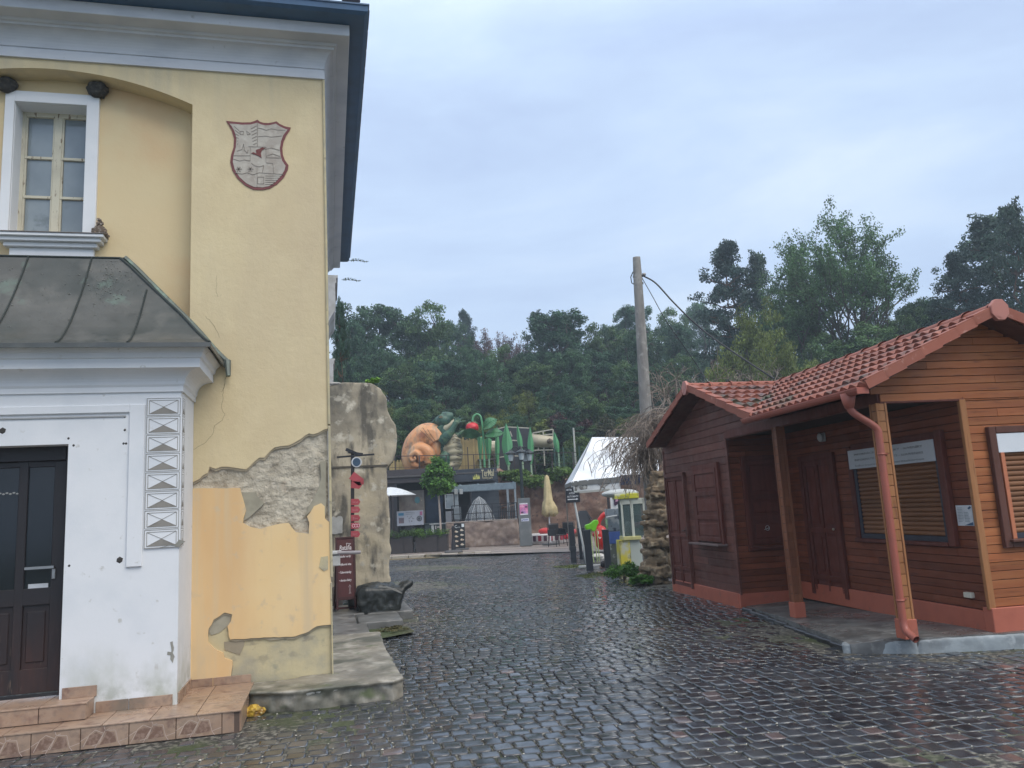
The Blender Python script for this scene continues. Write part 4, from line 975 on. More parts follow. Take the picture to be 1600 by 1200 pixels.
d_ = H('porch_door', mb, redw); MB().box((XB - .045, 9.64, .2), (XB, 9.72, 2.12), .003).box((XB - .045, 10.46, .2), (XB, 10.54, 2.12), .003).box((XB - .045, 9.72, 2.04), (XB, 10.46, 2.12), .003).build('door_frame', redw, d_, pre=HR)
MB().sphere((XB - .055, 9.79, 1.10), .018, 2).build('door_knob', flat((.5, .45, .35), .3, metal=.8), d_, pre=HR)
shut = mat('roller_slats', (.24, .105, .045), .5, spec=.3, layers=[((.17, .075, .034), 1.2, .4, .65, (.5, .5, 2))], island=.10)
def shutter(axis, f, a0, a1, z0, z1, depth, parent, sl=.052):
    mb = MB(); z = z0
    while z < z1:
        prof = [(0, 0), (.012, .006), (.017, .018), (.016, .034), (.010, .046), (0, sl - .002)]
        vs = []
        for a in (a0, a1):
            for d, h in prof: vs.append((f - d, a, z + h) if axis == 'x' else (a, f - d, z + h))
        mb._new(vs, [(i, i + 1, 6 + i + 1, 6 + i) for i in range(5)]); z += sl
    return mb.build('roller_shutter', shut, parent, pre=HR, smooth=True)
# porch window (plane x = XB)
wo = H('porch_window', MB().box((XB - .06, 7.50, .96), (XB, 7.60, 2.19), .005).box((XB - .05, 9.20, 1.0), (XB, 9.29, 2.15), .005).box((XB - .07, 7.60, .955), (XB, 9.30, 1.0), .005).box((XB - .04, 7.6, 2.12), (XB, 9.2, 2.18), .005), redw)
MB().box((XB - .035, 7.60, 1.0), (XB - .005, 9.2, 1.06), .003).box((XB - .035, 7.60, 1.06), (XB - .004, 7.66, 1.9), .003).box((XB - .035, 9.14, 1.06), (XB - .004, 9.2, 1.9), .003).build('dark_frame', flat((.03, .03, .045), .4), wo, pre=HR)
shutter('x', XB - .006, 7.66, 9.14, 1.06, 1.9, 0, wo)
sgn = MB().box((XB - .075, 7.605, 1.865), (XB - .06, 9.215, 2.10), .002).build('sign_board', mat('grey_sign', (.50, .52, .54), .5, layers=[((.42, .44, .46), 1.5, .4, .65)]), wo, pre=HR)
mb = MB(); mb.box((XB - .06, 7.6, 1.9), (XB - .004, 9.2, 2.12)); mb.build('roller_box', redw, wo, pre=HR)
mb = MB(); MX = Matrix.Rotation(-math.pi / 2, 4, 'Z')
for i, (tx_, z_) in enumerate((('INFORMÁCIE - VSTUPENKY - SUVENÍRY', 2.03), ('INFORMATION - TICKETS - SOUVENIRS', 1.96), ('Informationen - Eintrittskarten', 1.89))):
    mb.text(tx_, Matrix.Translation((XB - .0775, 9.08, z_)) @ MX, .035, .001, width=1.30)
mb.build('lettering', flat((.25, .25, .26), .6), sgn, pre=HR)
# front window (plane y = Y0), runs out of frame
wo = H('front_window', MB().box((6.05, Y0 - .055, .945), (6.13, Y0 + .002, 2.17), .006).box((7.15, Y0 - .055, .945), (7.23, Y0, 2.17), .006).box((6.13, Y0 - .055, 2.10), (7.15, Y0, 2.17), .006).box((6.13, Y0 - .05, .945), (7.15, Y0, 1.0), .005).box((6.10, Y0 - .10, 1.0), (7.18, Y0, 1.03), .006), dkw)
MB().box((6.13, Y0 - .03, 1.03), (7.15, Y0 - .002, 1.085), .003).build('dark_frame', flat((.03, .03, .045), .4), wo, pre=HR)
shutter('y', Y0 - .004, 6.14, 7.14, 1.085, 1.92, 0, wo)
MB().box((6.135, Y0 - .048, 1.90), (7.14, Y0 - .03, 2.095), .002).build('white_board', mat('white_board', (.72, .74, .76), .4, layers=[((.62, .65, .68), 1.2, .4, .65)]), wo, pre=HR)
MB().box((6.15, Y0 - .050, 1.03), (6.195, Y0 - .018, 1.90), .003).build('guide_rail', mat('rail', (.50, .17, .08), .5, layers=[((.42, .14, .07), 5, .45, .65)]), wo, pre=HR)
# notice, socket, lamp on the porch back wall
no = H('notice', MB().box((XB - .012, 7.245, 1.175), (XB - .003, 7.475, 1.385), .001), flat((.62, .65, .68), .45))
mb = MB(); MXn = Matrix.Translation((XB - .0125, 7.465, 0)) @ MX
mb.poly([(0.09, 1.18), (.215, 1.215), (.215, 1.18)], Matrix.Translation((XB - .0135, 7.465, 0)) @ MX); mb.poly([(.16, 1.355), (.20, 1.375), (.215, 1.36), (.18, 1.34)], Matrix.Translation((XB - .0135, 7.465, 0)) @ MX)
mb.build('notice_graphic', flat((.05, .11, .2), .5), no, pre=HR)
mb = MB()
for i in range(10):
    z_ = 1.355 - i * .0155; mb.box((XB - .0135, 7.46 - rr.uniform(.06, .085), z_), (XB - .012, 7.455, z_ + .006)); 
    if i > 2: mb.box((XB - .0135, 7.36 - rr.uniform(.05, .08), z_), (XB - .012, 7.36, z_ + .006))
mb.build('notice_lines', flat((.30, .36, .38), .6), no, pre=HR)
H('socket', MB().box((XB - .05, 7.39, .445), (XB, 7.50, .50), .006), flat((.62, .60, .50), .4))
H('wall_lamp', MB().sphere((XB - .05, 9.86, 2.34), .055, 3, (.6, 1, 1.15)).box((XB - .02, 9.80, 2.28), (XB, 9.92, 2.40), .004), flat((.50, .50, .49), .35))
# concrete pad with kerb and the wet strip beside it
padm = mat('worn_pad_concrete', (.16, .16, .155), .45, layers=[((.09, .09, .088), 3.5, .40, .6), ((.24, .24, .23), 9, .55, .7), ((.07, .07, .065), 1.2, .55, .7)], bump=[(16, .5, .01), (60, .3, .003)], rlayers=(2, .4, .65, .25, .6))
mb = MB(); top = [(4.46, 7.48, .085), (5.05, 7.20, .14), (9.5, 6.5, .15), (9.5, 7.6, .15), (XB + .2, 7.6, .145), (XB + .2, 11.2, .07), (5.0, 11.1, .03), (4.78, 9.6, .075)]
mb._new([Vector(p) for p in top] + [Vector((x, y, -.03)) for x, y, z in top], [tuple(range(8))] + [(i, (i + 1) % 8, 8 + (i + 1) % 8, 8 + i) for i in range(8)])
o = mb.build('porch_pad', padm, pre=HR); o['kind'] = 'structure'
kb = mat('blue_grey_kerb', (.30, .335, .35), .6, layers=[((.20, .22, .23), 4, .42, .62), ((.42, .45, .46), 9, .55, .7), ((.12, .12, .11), 1.7, .6, .72)], bump=[(18, .5, .008), (70, .3, .003)])
mb = MB(); kp = [(4.43, 7.54, .09), (5.03, 7.22, .135), (6.05, 7.035, .14), (7.1, 6.87, .145), (9.0, 6.6, .15)]
for (a_, b_, c_), (d_, e_, f_) in zip(kp[:-1], kp[1:]):
    dd = Vector((d_ - a_, e_ - b_, 0)).normalized() * .003; mb.bar((a_ + dd.x, b_ + .05, (c_ - .105)), (d_ - dd.x, e_ + .05, (f_ - .105)), .14, .2)
mb.solid(.018, .006, 6, 3, 1)
o = mb.build('kerb_edging', kb, pre=HR, smooth=True); o['kind'] = 'structure'
mb = MB(); rr2 = random.Random(6)
for i in range(12):
    y = 7.6 + i * .33; x = 4.50 + i * .045
    mb.box((x - .03, y, -.03), (x + .22 - i * .006, y + .31, .042 - .002 * i + rr2.uniform(-.01, .01)), .012)
mb.rough(.006, 9, 2)
o = mb.build('drain_stones', mat('black_wet_stone', (.03, .03, .032), .3, layers=[((.06, .058, .055), 4, .45, .65)], bump=[(20, .6, .01)]), pre=HR); o['kind'] = 'structure'
# ------------------------------------------------------------------ things by the house corner
def local(u, D=None, z=.0, rz=R(-13.2), p=None):
    """frame standing on height z below/above pixel column u at view distance D; x to the right, y away"""
    q = p if p is not None else pd(u, 790, D)
    return Matrix.Translation((q.x, q.y, z)) @ Matrix.Rotation(rz, 4, 'Z')
def T(name, label, cat, M, group=None): return thing(name, label, cat, mw=M, group=group)
def P(name, mb, m, par, **k): return mb.build(name, m, par, pre=MW[par.name], **k)
# ruined gate pillar
YR = 14.9
rp_ = [(505, 606), (522, 601), (540, 597), (560, 598), (580, 599), (594, 606), (603, 620), (607, 640), (610, 652), (618, 662), (622, 682), (621, 705), (615, 722), (609, 728), (605, 733), (606, 760), (608, 800), (609, 830), (609, 870), (611, 935), (505, 940)]
pts = [((q := atY(u, v, YR)).x, max(q.z, -.1)) for u, v in rp_]
mb = MB(); mb.poly(jag(pts + pts[:1], .02, 4, .15)[:-1], Matrix.Translation((0, YR, 0)), .75)
mb.solid(.035, .022, 1.4, 5, 1, 5); mb.rough(.012, 7, 2, 3)
ruin = mb.build('ruined_pillar', mat('ruin_render', (.46, .395, .28), .95, layers=[((.34, .30, .23), 1.3, .40, .58), ((.50, .44, .33), .9, .5, .66), ((.12, .115, .10), 1.3, .36, .56, (1.2, 1, .8), (2.9, 3.9)), ((.13, .12, .10), 2.2, .50, .62, (1.6, 1, .5)), ((.60, .56, .46), 3.0, .60, .68), ((.44, .41, .34), 5, .6, .68), ((.25, .23, .185), 7, .60, .70)], bump=[(9, .7, .02), (50, .5, .005)]), smooth=True)
tagset(ruin, 'tall weathered grey-beige pillar of an old gate with a bulging broken top, standing behind the yellow corner', 'pillar')
mb = MB(); q0, q1 = atY(512, 731, YR), atY(606, 727, YR); mb.bar((q0.x, YR - .012, q0.z), (q1.x, YR - .012, q1.z), .02, .035); P_ = mb.build('cracked_ledge', flat((.10, .09, .075), .95), ruin)
mb = MB(); q = atY(523, 599, YR); mb.sphere((q.x, YR + .05, q.z), .14, 2, (1, .6, .22)); mb.build('cap_tile', flat((.5, .48, .45), .8), ruin)
for (u0, v0, u1, v1, c_) in ((516, 808, 535, 833, (.42, .42, .40)),):
    a, b = atY(u0, v0, YR), atY(u1, v1, YR); mb = MB(); mb.poly(jag([(a.x, a.z), (b.x, a.z), (b.x, b.z), (a.x + .02, b.z), (a.x, a.z)], .015, 3, .05)[:-1], Matrix.Translation((0, YR - .03, 0)), .01); mb.build('torn_notice', flat(c_, .8), ruin)
# leaf helper
def leaves(name, C_, n_, r_, sz, m, par=None, seed=0, flatn=.6, kind='quad', up=.35):
    """C_: (k,3) clump centres, r_: (k,3) radii, n_ leaves per clump"""
    rs = np.random.RandomState(seed); k = len(C_); N_ = k * n_
    d = rs.normal(0, 1, (N_, 3)); d /= np.linalg.norm(d, axis=1)[:, None]
    rad = rs.rand(N_) ** .45
    c = np.repeat(C_, n_, 0) + d * rad[:, None] * np.repeat(r_, n_, 0)
    nrm = d * .6 + rs.normal(0, .7, (N_, 3)); nrm[:, 2] = np.abs(nrm[:, 2]) + up; nrm /= np.linalg.norm(nrm, axis=1)[:, None]
    a = np.cross(nrm, rs.normal(0, 1, (N_, 3))); a /= np.linalg.norm(a, axis=1)[:, None]; b = np.cross(nrm, a)
    s_ = (sz * rs.uniform(.6, 1.25, N_))[:, None]; asp = .55 if kind == 'quad' else .16
    V = np.stack([c - a * s_ * .5, c + b * s_ * asp * .5 - a * s_ * .05, c + a * s_ * .5, c - b * s_ * asp * .5 - a * s_ * .05], 1)
    return arrays_mesh(name, V.reshape(-1, 3), np.arange(N_ * 4).reshape(-1, 4), m, par)
def leafmat(name, c, var=.35, tr=.25, c2=None): 
    c2 = c2 or tuple(x * 1.5 for x in c)
    return mat(name, c, .6, layers=[(c2, .45, .45, .65), (tuple(x * .6 for x in c), .8, .45, .65)], island=var, objvar=.16, transl=tr, spec=.3)
def plant(name, label, cat, loc, rad, h, m, n_=26, per=60, sz=.06, seed=1, group=None, stems=6, up=.35):
    o = thing(name, label, cat, loc, group=group); rs = np.random.RandomState(seed)
    th = rs.uniform(0, 6.28, n_); rr_ = rs.rand(n_) ** .5 * .8; hh_ = rs.uniform(.25, .9, n_) * (1 - .45 * rr_)
    C_ = np.stack([np.cos(th) * rr_ * rad, np.sin(th) * rr_ * rad, hh_ * h], 1); r_ = np.tile([rad * .3, rad * .3, h * .16], (n_, 1))
    leaves('foliage', C_, per, r_, sz, m, o, seed, up=up)
    mb = MB()
    for i in range(stems): mb.tube([(0, 0, 0), tuple(C_[i] * np.array([.5, .5, .6])), tuple(C_[i])], [.02 * h, .012 * h, .004], 5)
    MBo = mb.build('stem', flat((.10, .075, .05), .9), o, pre=MW[o.name]); return o
g_weed = leafmat('weed_green', (.07, .17, .03)); g_fresh = leafmat('fresh_green', (.16, .33, .05)); g_dark = leafmat('ivy_green', (.035, .075, .03))
q = atY(584, 600, YR); plant('wall_plant', 'small yellow-green plant sprouting on the pillar top', 'plant', (q.x, YR + .25, q.z + .03), .17, .16, g_fresh, 12, 26, .06, 3)
q = atZ(615, 985, .04); plant('weed_clump', 'low sparse weeds and litter at the pavement edge beside the flagstones', 'weeds', (q.x, q.y, .03), .28, .07, leafmat('dry_weed', (.11, .10, .045)), 16, 30, .035, 5, stems=2)
# A-board
M_ = Matrix.Translation((.24, 13.05, .14)) @ Matrix.Rotation(R(2), 4, 'Z')
ab = T('chalkboard_stand', 'tall dark red board with white handwriting standing on the pavement by the old pillar', 'sign', M_)
brd = flat((.085, .022, .022), .6); drk = flat((.055, .016, .016), .55)
lean = Matrix.Rotation(R(-4), 4, 'X')
def AB(name, mb, m, par=ab): return mb.build(name, m, par, pre=M_ @ lean)
AB('panel', MB().box((-.125, .0, .22), (.125, .012, 1.13), .002), brd)
AB('frame', MB().box((-.155, -.008, .02), (-.125, .02, 1.16), .003).box((.125, -.008, .02), (.155, .02, 1.16), .003).box((-.125, -.008, 1.13), (.125, .02, 1.16), .003).box((-.125, -.008, .17), (.125, .02, .22), .003), drk)
mb = MB()
mb.bar((-.15, .05, .16), (-.17, .38, .02), .03).bar((.15, .05, .16), (.17, .38, .02), .03).bar((-.15, .02, .9), (-.17, .40, .02), .025).bar((.15, .02, .9), (.17, .40, .02), .025).bar((-.17, .0, .05), (.30, .35, .03), .03)
AB('back_leg', mb, drk)
wtx = flat((.72, .66, .66), .7); mb = MB()
TT = lambda x, z: Matrix.Translation((x, -.0035, z))
mb.text('Ratafia', TT(-.095, .955), .105, .0015, width=.19, shear=.15, off=.0012); mb.bar((.02, -.004, 1.06), (.09, -.004, 1.045), .006); mb.bar((.02, -.004, 1.06), (.03, -.004, .99), .006); mb.bar((.09, -.004, 1.045), (.055, -.004, 1.03), .005)
for i, t_ in enumerate(('sladké verdy', 'výborné vína', 'ľubovnianky', 'domáce likéry')):
    mb.text(t_, TT(-.088, .835 - i * .125), .05, .0015, width=.175, shear=.2, off=.001); mb.sphere((-.103, -.004, .85 - i * .125), .006, 1, (1, .3, 1))
mb.tube([(.06, -.004, .40), (.075, -.004, .37), (.06, -.004, .34), (.045, -.004, .37), (.06, -.004, .40)], .0025, 4); mb.bar((.06, -.004, .34), (.06, -.004, .27), .005); mb.bar((.04, -.004, .27), (.08, -.004, .27), .004)
AB('handwriting', mb, wtx)
# sign post with red pointers
M_ = Matrix.Translation((.345, 13.6, .1)); lean = Matrix.Rotation(R(1.4), 4, 'Y')
sp = T('pointer_post', 'slim black post with red arrow boards and a round blue badge beside the old pillar', 'signpost', M_)
def SPP(name, mb, m, par=sp): return mb.build(name, m, par, pre=M_ @ lean)
SPP('post', MB().box((-.035, -.03, 0), (.025, .03, 2.62), .004), flat((.022, .02, .022), .5))
redm = mat('red_arrow_board', (.42, .07, .085), .6, layers=[((.33, .05, .06), 6, .45, .65)]); 
def zpx(v): return atY(560, v, 13.6).z - .1
def arrow_(z, w_, h_, tilt=0, m=redm):
    mb = MB(); mb.poly([(-.03, -h_ / 2), (w_ * .75, -h_ / 2), (w_, 0), (w_ * .75, h_ / 2), (-.03, h_ / 2)], Matrix.Translation((-.0, -.05, z)) @ Matrix.Rotation(tilt, 4, 'Y'), .018); return SPP('arrow_board', mb, m)
for v, t_ in ((784, 'Hrad'), (796, 'Kúpele'), (809, 'Zoo'), (834, 'WC')):
    a_ = arrow_(zpx(v), .125, .105); mb = MB(); mb.text(t_, Matrix.Translation((-.005, -.053, zpx(v) - .02)), .05, .001, width=.085); mb.build('lettering', flat((.55, .25, .27), .7), a_, pre=M_ @ lean)
a_ = arrow_(zpx(821), .125, .10); mb = MB()
for x_ in (.01, .05, .09): mb.tube([(x_ + .02 * math.cos(t), -.053, zpx(821) + .028 * math.sin(t)) for t in [i * math.pi / 5 for i in range(11)]], .006, 4)
mb.build('rings', flat((.75, .45, .5), .7), a_, pre=M_ @ lean)
arrow_(zpx(742) - .02, .23, .14, R(38)); arrow_(zpx(757), .15, .12, R(8))
SPP('badge', MB().poly([(.06 + .088 * math.cos(i * math.pi / 12), zpx(722) + .088 * math.sin(i * math.pi / 12)) for i in range(24)], Matrix.Translation((0, -.05, 0)), .02), flat((.60, .63, .66), .5))
SPP('badge_face', MB().poly([(.06 + .066 * math.cos(i * math.pi / 12), zpx(722) + .07 * math.sin(i * math.pi / 12)) for i in range(24)], Matrix.Translation((0, -.055, 0)), .01), flat((.045, .09, .15), .4))
mb = MB(); mb.bar((-.27, -.04, zpx(714)), (.36, -.02, zpx(710)), .03, .03); mb.bar((-.12, -.08, zpx(704) + .02), (.12, .0, zpx(711)), .03, .05); mb.bar((-.08, -.0, zpx(706)), (.16, .05, zpx(709)), .1, .03)
SPP('top_board', mb, flat((.015, .017, .022), .5))
# dark tarpaulin heap
mb = MB(); hz_ = lambda v: atY(600, v, 12.9).z
mb.box((.44, 12.75, .08), (1.02, 13.5, .46)); mb.sphere((.72, 13.1, .36), .3, 3, (1.1, 1, .55)); mb.box((.28, 13.3, .1), (.6, 13.8, .36)); mb.bar((.95, 12.85, .40), (1.26, 12.92, .52), .22, .05); mb.bar((1.0, 12.8, .1), (1.10, 12.8, .45), .14, .1)
mb.solid(.03, .05, 2.3, 8, 2, 4); mb.rough(.02, 8, 3, 2, True)
o = mb.build('tarpaulin_heap', mat('black_tarp', (.018, .021, .020), .38, layers=[((.035, .04, .037), 3, .45, .65)], bump=[(14, .5, .02)]), smooth=True); tagset(o, 'crumpled black tarpaulin heaped over something at the foot of the old pillar', 'tarpaulin')
mb = MB(); vs = [(.72, 12.80, .49), (.85, 12.76, .50), (1.0, 12.72, .45), (1.10, 12.70, .385), (1.09, 12.71, .37), (.98, 12.73, .425), (.84, 12.77, .475), (.72, 12.81, .47)]; mb._new(vs + [(x, y + .02, z) for x, y, z in vs], [tuple(range(8)), tuple(range(15, 7, -1))] + [(i, (i + 1) % 8, 8 + (i + 1) % 8, 8 + i) for i in range(8)]); mb.build('torn_edge', flat((.38, .37, .34), .7), o)
mb = MB(); mb.sphere((0, 0, .07), .17, 3, (.9, 1, 1.3)); mb.rough(.03, 5, 1); o = mb.build('boulder', flat((.07, .06, .055), .9)); o.location = (.06, 14.3, .13); tagset(o, 'dark rounded stone between the board and the old pillar', 'stone')
# yellow crumpled wrapper
mb = MB(); mb.sphere((0, 0, .03), .06, 3, (1.2, .8, .55)); mb.rough(.018, 22, 5, 3, True); o = mb.build('crumpled_wrapper', mat('yellow_wrapper', (.55, .36, .05), .35, layers=[((.30, .16, .03), 14, .45, .6), ((.65, .55, .25), 30, .6, .7)])); q = atZ(397, 1118, 0); o.location = (q.x, q.y + .03, .0); tagset(o, 'crumpled yellow wrapper lying on the cobbles by the tiled step', 'litter')

def PW(name, mb, m, par, **k): return mb.build(name, m, par, **k)
# ------------------------------------------------------------------ concrete pole and cables
pq = pd(1003, 640, 17.3); M_ = Matrix.Translation((pq.x, pq.y, 0))
pole = T('utility_pole', 'tall round concrete pole with metal bands rising behind the kiosk', 'pole', M_)
def lp(u, v, D=17.3): q = pd(u, v, D); return Vector((q.x - pq.x, q.y - pq.y, q.z))
b0, b1 = lp(1010, 900), lp(994.5, 402); b0.z = 0
b0 = Vector((0.02, 0.02, 0)); axis = [b0.lerp(b1, t) for t in (0, .3, .6, .955, .96, 1)]
cpole = mat('pole_concrete', (.30, .285, .26), .85, layers=[((.20, .19, .175), 3, .42, .62, (2, 2, .5)), ((.38, .36, .33), 8, .55, .7)], bump=[(25, .4, .01)])
PW('shaft', MB().tube([M_ @ p for p in axis], [.165, .148, .125, .096, .092, .085], 20), cpole, pole)
mb = MB()
for v in (432, 443, 519, 602): c_ = lp(990 + (v - 402) * .0865 + 4, v); d_ = (b1 - b0).normalized(); r_ = .10 + .06 * (v - 402) / 500; mb.tube([M_ @ (c_ - d_ * .018), M_ @ (c_ + d_ * .018)], r_ + .008, 18)
PW('steel_band', mb, flat((.10, .10, .105), .5), pole)
mb = MB(); c_ = M_ @ lp(1004, 430); mb.tube([c_ - Vector((.02, .06, 0)), c_ + Vector((.04, -.06, 0))], .035, 8)
PW('bracket', mb, flat((.3, .3, .3), .4), pole)
cab = flat((.03, .03, .035), .6)
def cable(name, label, pts, r_):
    mb = MB(); mb.tube(pts, r_, 6); o = mb.build(name, cab); tagset(o, label, 'cable'); return o
def spline(ps, n_=8):
    ps = [Vector(p) for p in ps]; ps = [ps[0] * 2 - ps[1]] + ps + [ps[-1] * 2 - ps[-2]]; o = []
    for i in range(1, len(ps) - 2):
        for k in range(n_):
            t = k / n_; a, b, c, d = ps[i - 1:i + 3]; o.append(.5 * ((2 * b) + (c - a) * t + (2 * a - 5 * b + 4 * c - d) * t * t + (3 * b - a - 3 * c + d) * t ** 3))
    o.append(ps[-2]); return o
cable('thick_cable', 'thick dark cable sagging from the concrete pole to the kiosk roof', spline([pd(1003, 430, 17.3), pd(1024, 442, 17.0), pd(1050, 470, 16.7), pd(1078, 498, 16.3), pd(1110, 525, 16), pd(1165, 563, 15.2), pd(1210, 592, 14.6)]), .017)
cable('thin_cable', 'thin dark cable running down from the concrete pole beside the thick one', spline([pd(1003, 434, 17.3), pd(1020, 464, 17.3), pd(1040, 500, 17.3), pd(1062, 532, 17.3), pd(1090, 572, 17.3), pd(1110, 605, 17.0)]), .009)
mb = MB(); c_ = lp(993, 432); mb.tube([M_ @ lp(989, 425), M_ @ lp(985.5, 433), M_ @ lp(987, 442), M_ @ lp(992, 445)], .012, 6); PW('cable_loop', mb, cab, pole)

# ------------------------------------------------------------------ stone pillar, weeds, bare weeping tree
sto = mat('tufa_stone', (.22, .165, .105), .9, layers=[((.17, .125, .08), 3, .42, .62), ((.38, .31, .21), 7, .54, .7), ((.10, .085, .06), 5, .6, .72)], bump=[(18, .8, .02), (70, .4, .004)], island=.25)
mb = MB(); rr = random.Random(5); base = atZ(1030, 912, 0)
for lev in range(20):
    z = .05 + lev * .11
    for i in range(11):
        a_ = rr.uniform(0, 6.28); r_ = .25 - .0095 * lev + .05 * math.sin(lev * 1.3)
        s1, s2, s3 = rr.uniform(.07, .16), rr.uniform(.07, .12), rr.uniform(.03, .065); mb.box((-s1, -s2, -s3), (s1, s2, s3), .015, Matrix.Translation((r_ * math.cos(a_) + lev * .012 - .02, r_ * math.sin(a_), z + rr.uniform(-.03, .03))) @ Matrix.Rotation(rr.uniform(0, 3), 4, 'Z') @ Matrix.Rotation(rr.uniform(-.25, .25), 4, 'X'))
mb.tube([(0, 0, 0), (.1, 0, 1), (.24, 0, 2.2)], [.22, .16, .08], 10); mb.solid(.016, .018, 9, 3, 0, 4)
pil = mb.build('stone_pillar', sto, smooth=True); pil.location = (base.x + .08, base.y + .25, 0); tagset(pil, 'rough pillar of stacked brown tufa stones at the left corner of the kiosk', 'pillar')
for (u, v, r_, h, sd, lb) in ((975, 908, .42, .48, 4, 'bushy green weeds growing at the foot of the yellow game machine'), (1004, 914, .26, .24, 7, 'low green weeds at the foot of the stacked stone pillar'), (957, 900, .2, .2, 9, 'small weed tuft nearest the white plank')):
    q = atZ(u, v, 0); plant('weeds', lb, 'weeds', (q.x, q.y, 0), r_, h, g_weed, 34, 50, .065, sd)
for (u, v, r_, sd, lb) in ((893, 886, .5, 1, 'mossy grass patch around the foot of the left black bollard'), (935, 900, .6, 2, 'mossy grass strip along the street edge below the white plank')):
    q = atZ(u, v, 0); plant('grass_patch', lb, 'grass', (q.x, q.y, 0), r_, .05, leafmat('moss%d' % sd, (.10, .12, .04)), 30, 50, .04, sd, stems=1)
# bare weeping tree
def branch_tree(mb, p, d, L_, r_, depth, rr, droop, spread, seg=6, tips=None, minr=.003, nb=(2, 4), n=5):
    pts = [p.copy()]; rads = [r_]; q = p.copy(); dd = d.copy()
    for i in range(seg):
        dd = (dd + Vector((rr.gauss(0, .13), rr.gauss(0, .13), rr.gauss(0, .10))) + droop * (.10 + .02 * i)).normalized()
        q = q + dd * (L_ / seg); pts.append(q.copy()); rads.append(max(minr, r_ * (1 - .55 * (i + 1) / seg)))
    mb.tube(pts, rads, n if r_ > .02 else 3, caps=False)
    if tips is not None and depth <= 1: tips += [(pts[-1], dd), (pts[len(pts) // 2], dd)]
    if depth <= 0: return
    for k in range(rr.randint(*nb)):
        i = rr.randint(seg // 3, seg); ax = Vector((rr.gauss(0, 1), rr.gauss(0, 1), rr.gauss(0, .6))).normalized()
        nd = (dd + ax * spread).normalized(); branch_tree(mb, pts[i], nd, L_ * rr.uniform(.55, .85), rads[i] * .62, depth - 1, rr, droop, spread, seg, tips, minr, nb, n)
twig = mat('dead_twigs', (.25, .205, .17), .9, layers=[((.15, .12, .10), 2, .45, .6), ((.34, .29, .24), 5, .55, .7)], island=.3)
wq = pd(1062, 640, 16.6); M_ = Matrix.Translation((wq.x, wq.y, 0)); wt = T('weeping_tree', 'leafless tree with drooping grey-brown twigs over the left end of the kiosk', 'tree', M_)
mb = MB(); rr = random.Random(3)
mb.tube([M_ @ Vector((0, 0, 0)), M_ @ Vector((.1, .05, 1.4)), M_ @ Vector((-.05, 0, 2.6)), M_ @ Vector((0, 0, 3.5))], [.17, .14, .12, .10], 10); PW('trunk', mb, flat((.14, .11, .085), .9), wt)
mb = MB()
for i in range(190):
    a_ = rr.uniform(0, 6.28) if i % 2 == 0 else rr.uniform(2.0, 4.3); x_ = rr.uniform(-1.2, .6) if i % 3 == 0 else rr.uniform(-.75, .45); p = M_ @ Vector((x_, rr.uniform(-.35, .6), 3.5 - .40 * abs(x_ + .1) ** 1.3 + rr.uniform(-.75, .15)))
    branch_tree(mb, p, Vector((math.cos(a_) - .15, math.sin(a_) * .6, rr.uniform(-.1, .7))).normalized(), rr.uniform(.35, .75), .016, 2, rr, Vector((-.05, 0, -1.25 - rr.random() * .6)), 1.25, 6, minr=.005, nb=(3, 5))
PW('twigs', mb, twig, wt)
mb = MB()
for i in range(34):
    p = M_ @ Vector((rr.uniform(-.6, 2.6), .4 + rr.uniform(0, 1), 3.75))
    branch_tree(mb, p, Vector((rr.uniform(-.6, .6), rr.uniform(-.3, .3), 1)).normalized(), rr.uniform(.35, .6), .018, 2, rr, Vector((0, 0, -.15)), .9, 6, minr=.006, nb=(2, 4))
PW('upright_twigs', mb, twig, wt)
leafmat_dead = None
# ------------------------------------------------------------------ plaza things
RM = Matrix.Rotation(R(-13.2), 4, 'Z')
def px(D): return D / F_PX
class FR:
    """frame facing the camera direction at view distance D, origin below pixel column u0"""
    def __init__(s, u0, D, z0=.085):
        s.D = D; q = pd(u0, 790, D); s.M = Matrix.Translation((q.x, q.y, z0)) @ RM; s.I = s.M.inverted()
    def p(s, u, v, dy=0):
        e = s.I @ EYE; d = s.I.to_3x3() @ ray(u, v); return e + d * ((dy - e.y) / d.y)
    def x(s, u, v=790): return s.p(u, v).x
    def z(s, v, u=None): return s.p(u if u is not None else 800, v).z if u is not None else s.p(s.u, v).z
def mk(name, label, cat, u0, D, z0=.085, group=None):
    f = FR(u0, D, z0); f.u = u0; o = T(name, label, cat, f.M, group); f.o = o; return f
def bxp(f, mb, u0, v0, u1, v1, y0, y1, bev=.004):
    a, b = f.p(u0, v1), f.p(u1, v0); mb.box((min(a.x, b.x), y0, min(a.z, b.z)), (max(a.x, b.x), y1, max(a.z, b.z)), bev); return mb
g_hedge = leafmat('hedge_green', (.085, .17, .03)); g_hedge2 = leafmat('shrub_green', (.055, .10, .03)); g_bush = leafmat('crown_green', (.10, .22, .04), .4, .3, (.18, .33, .07))
blk = flat((.022, .021, .026), .5); dbrown = flat((.045, .038, .038), .6)
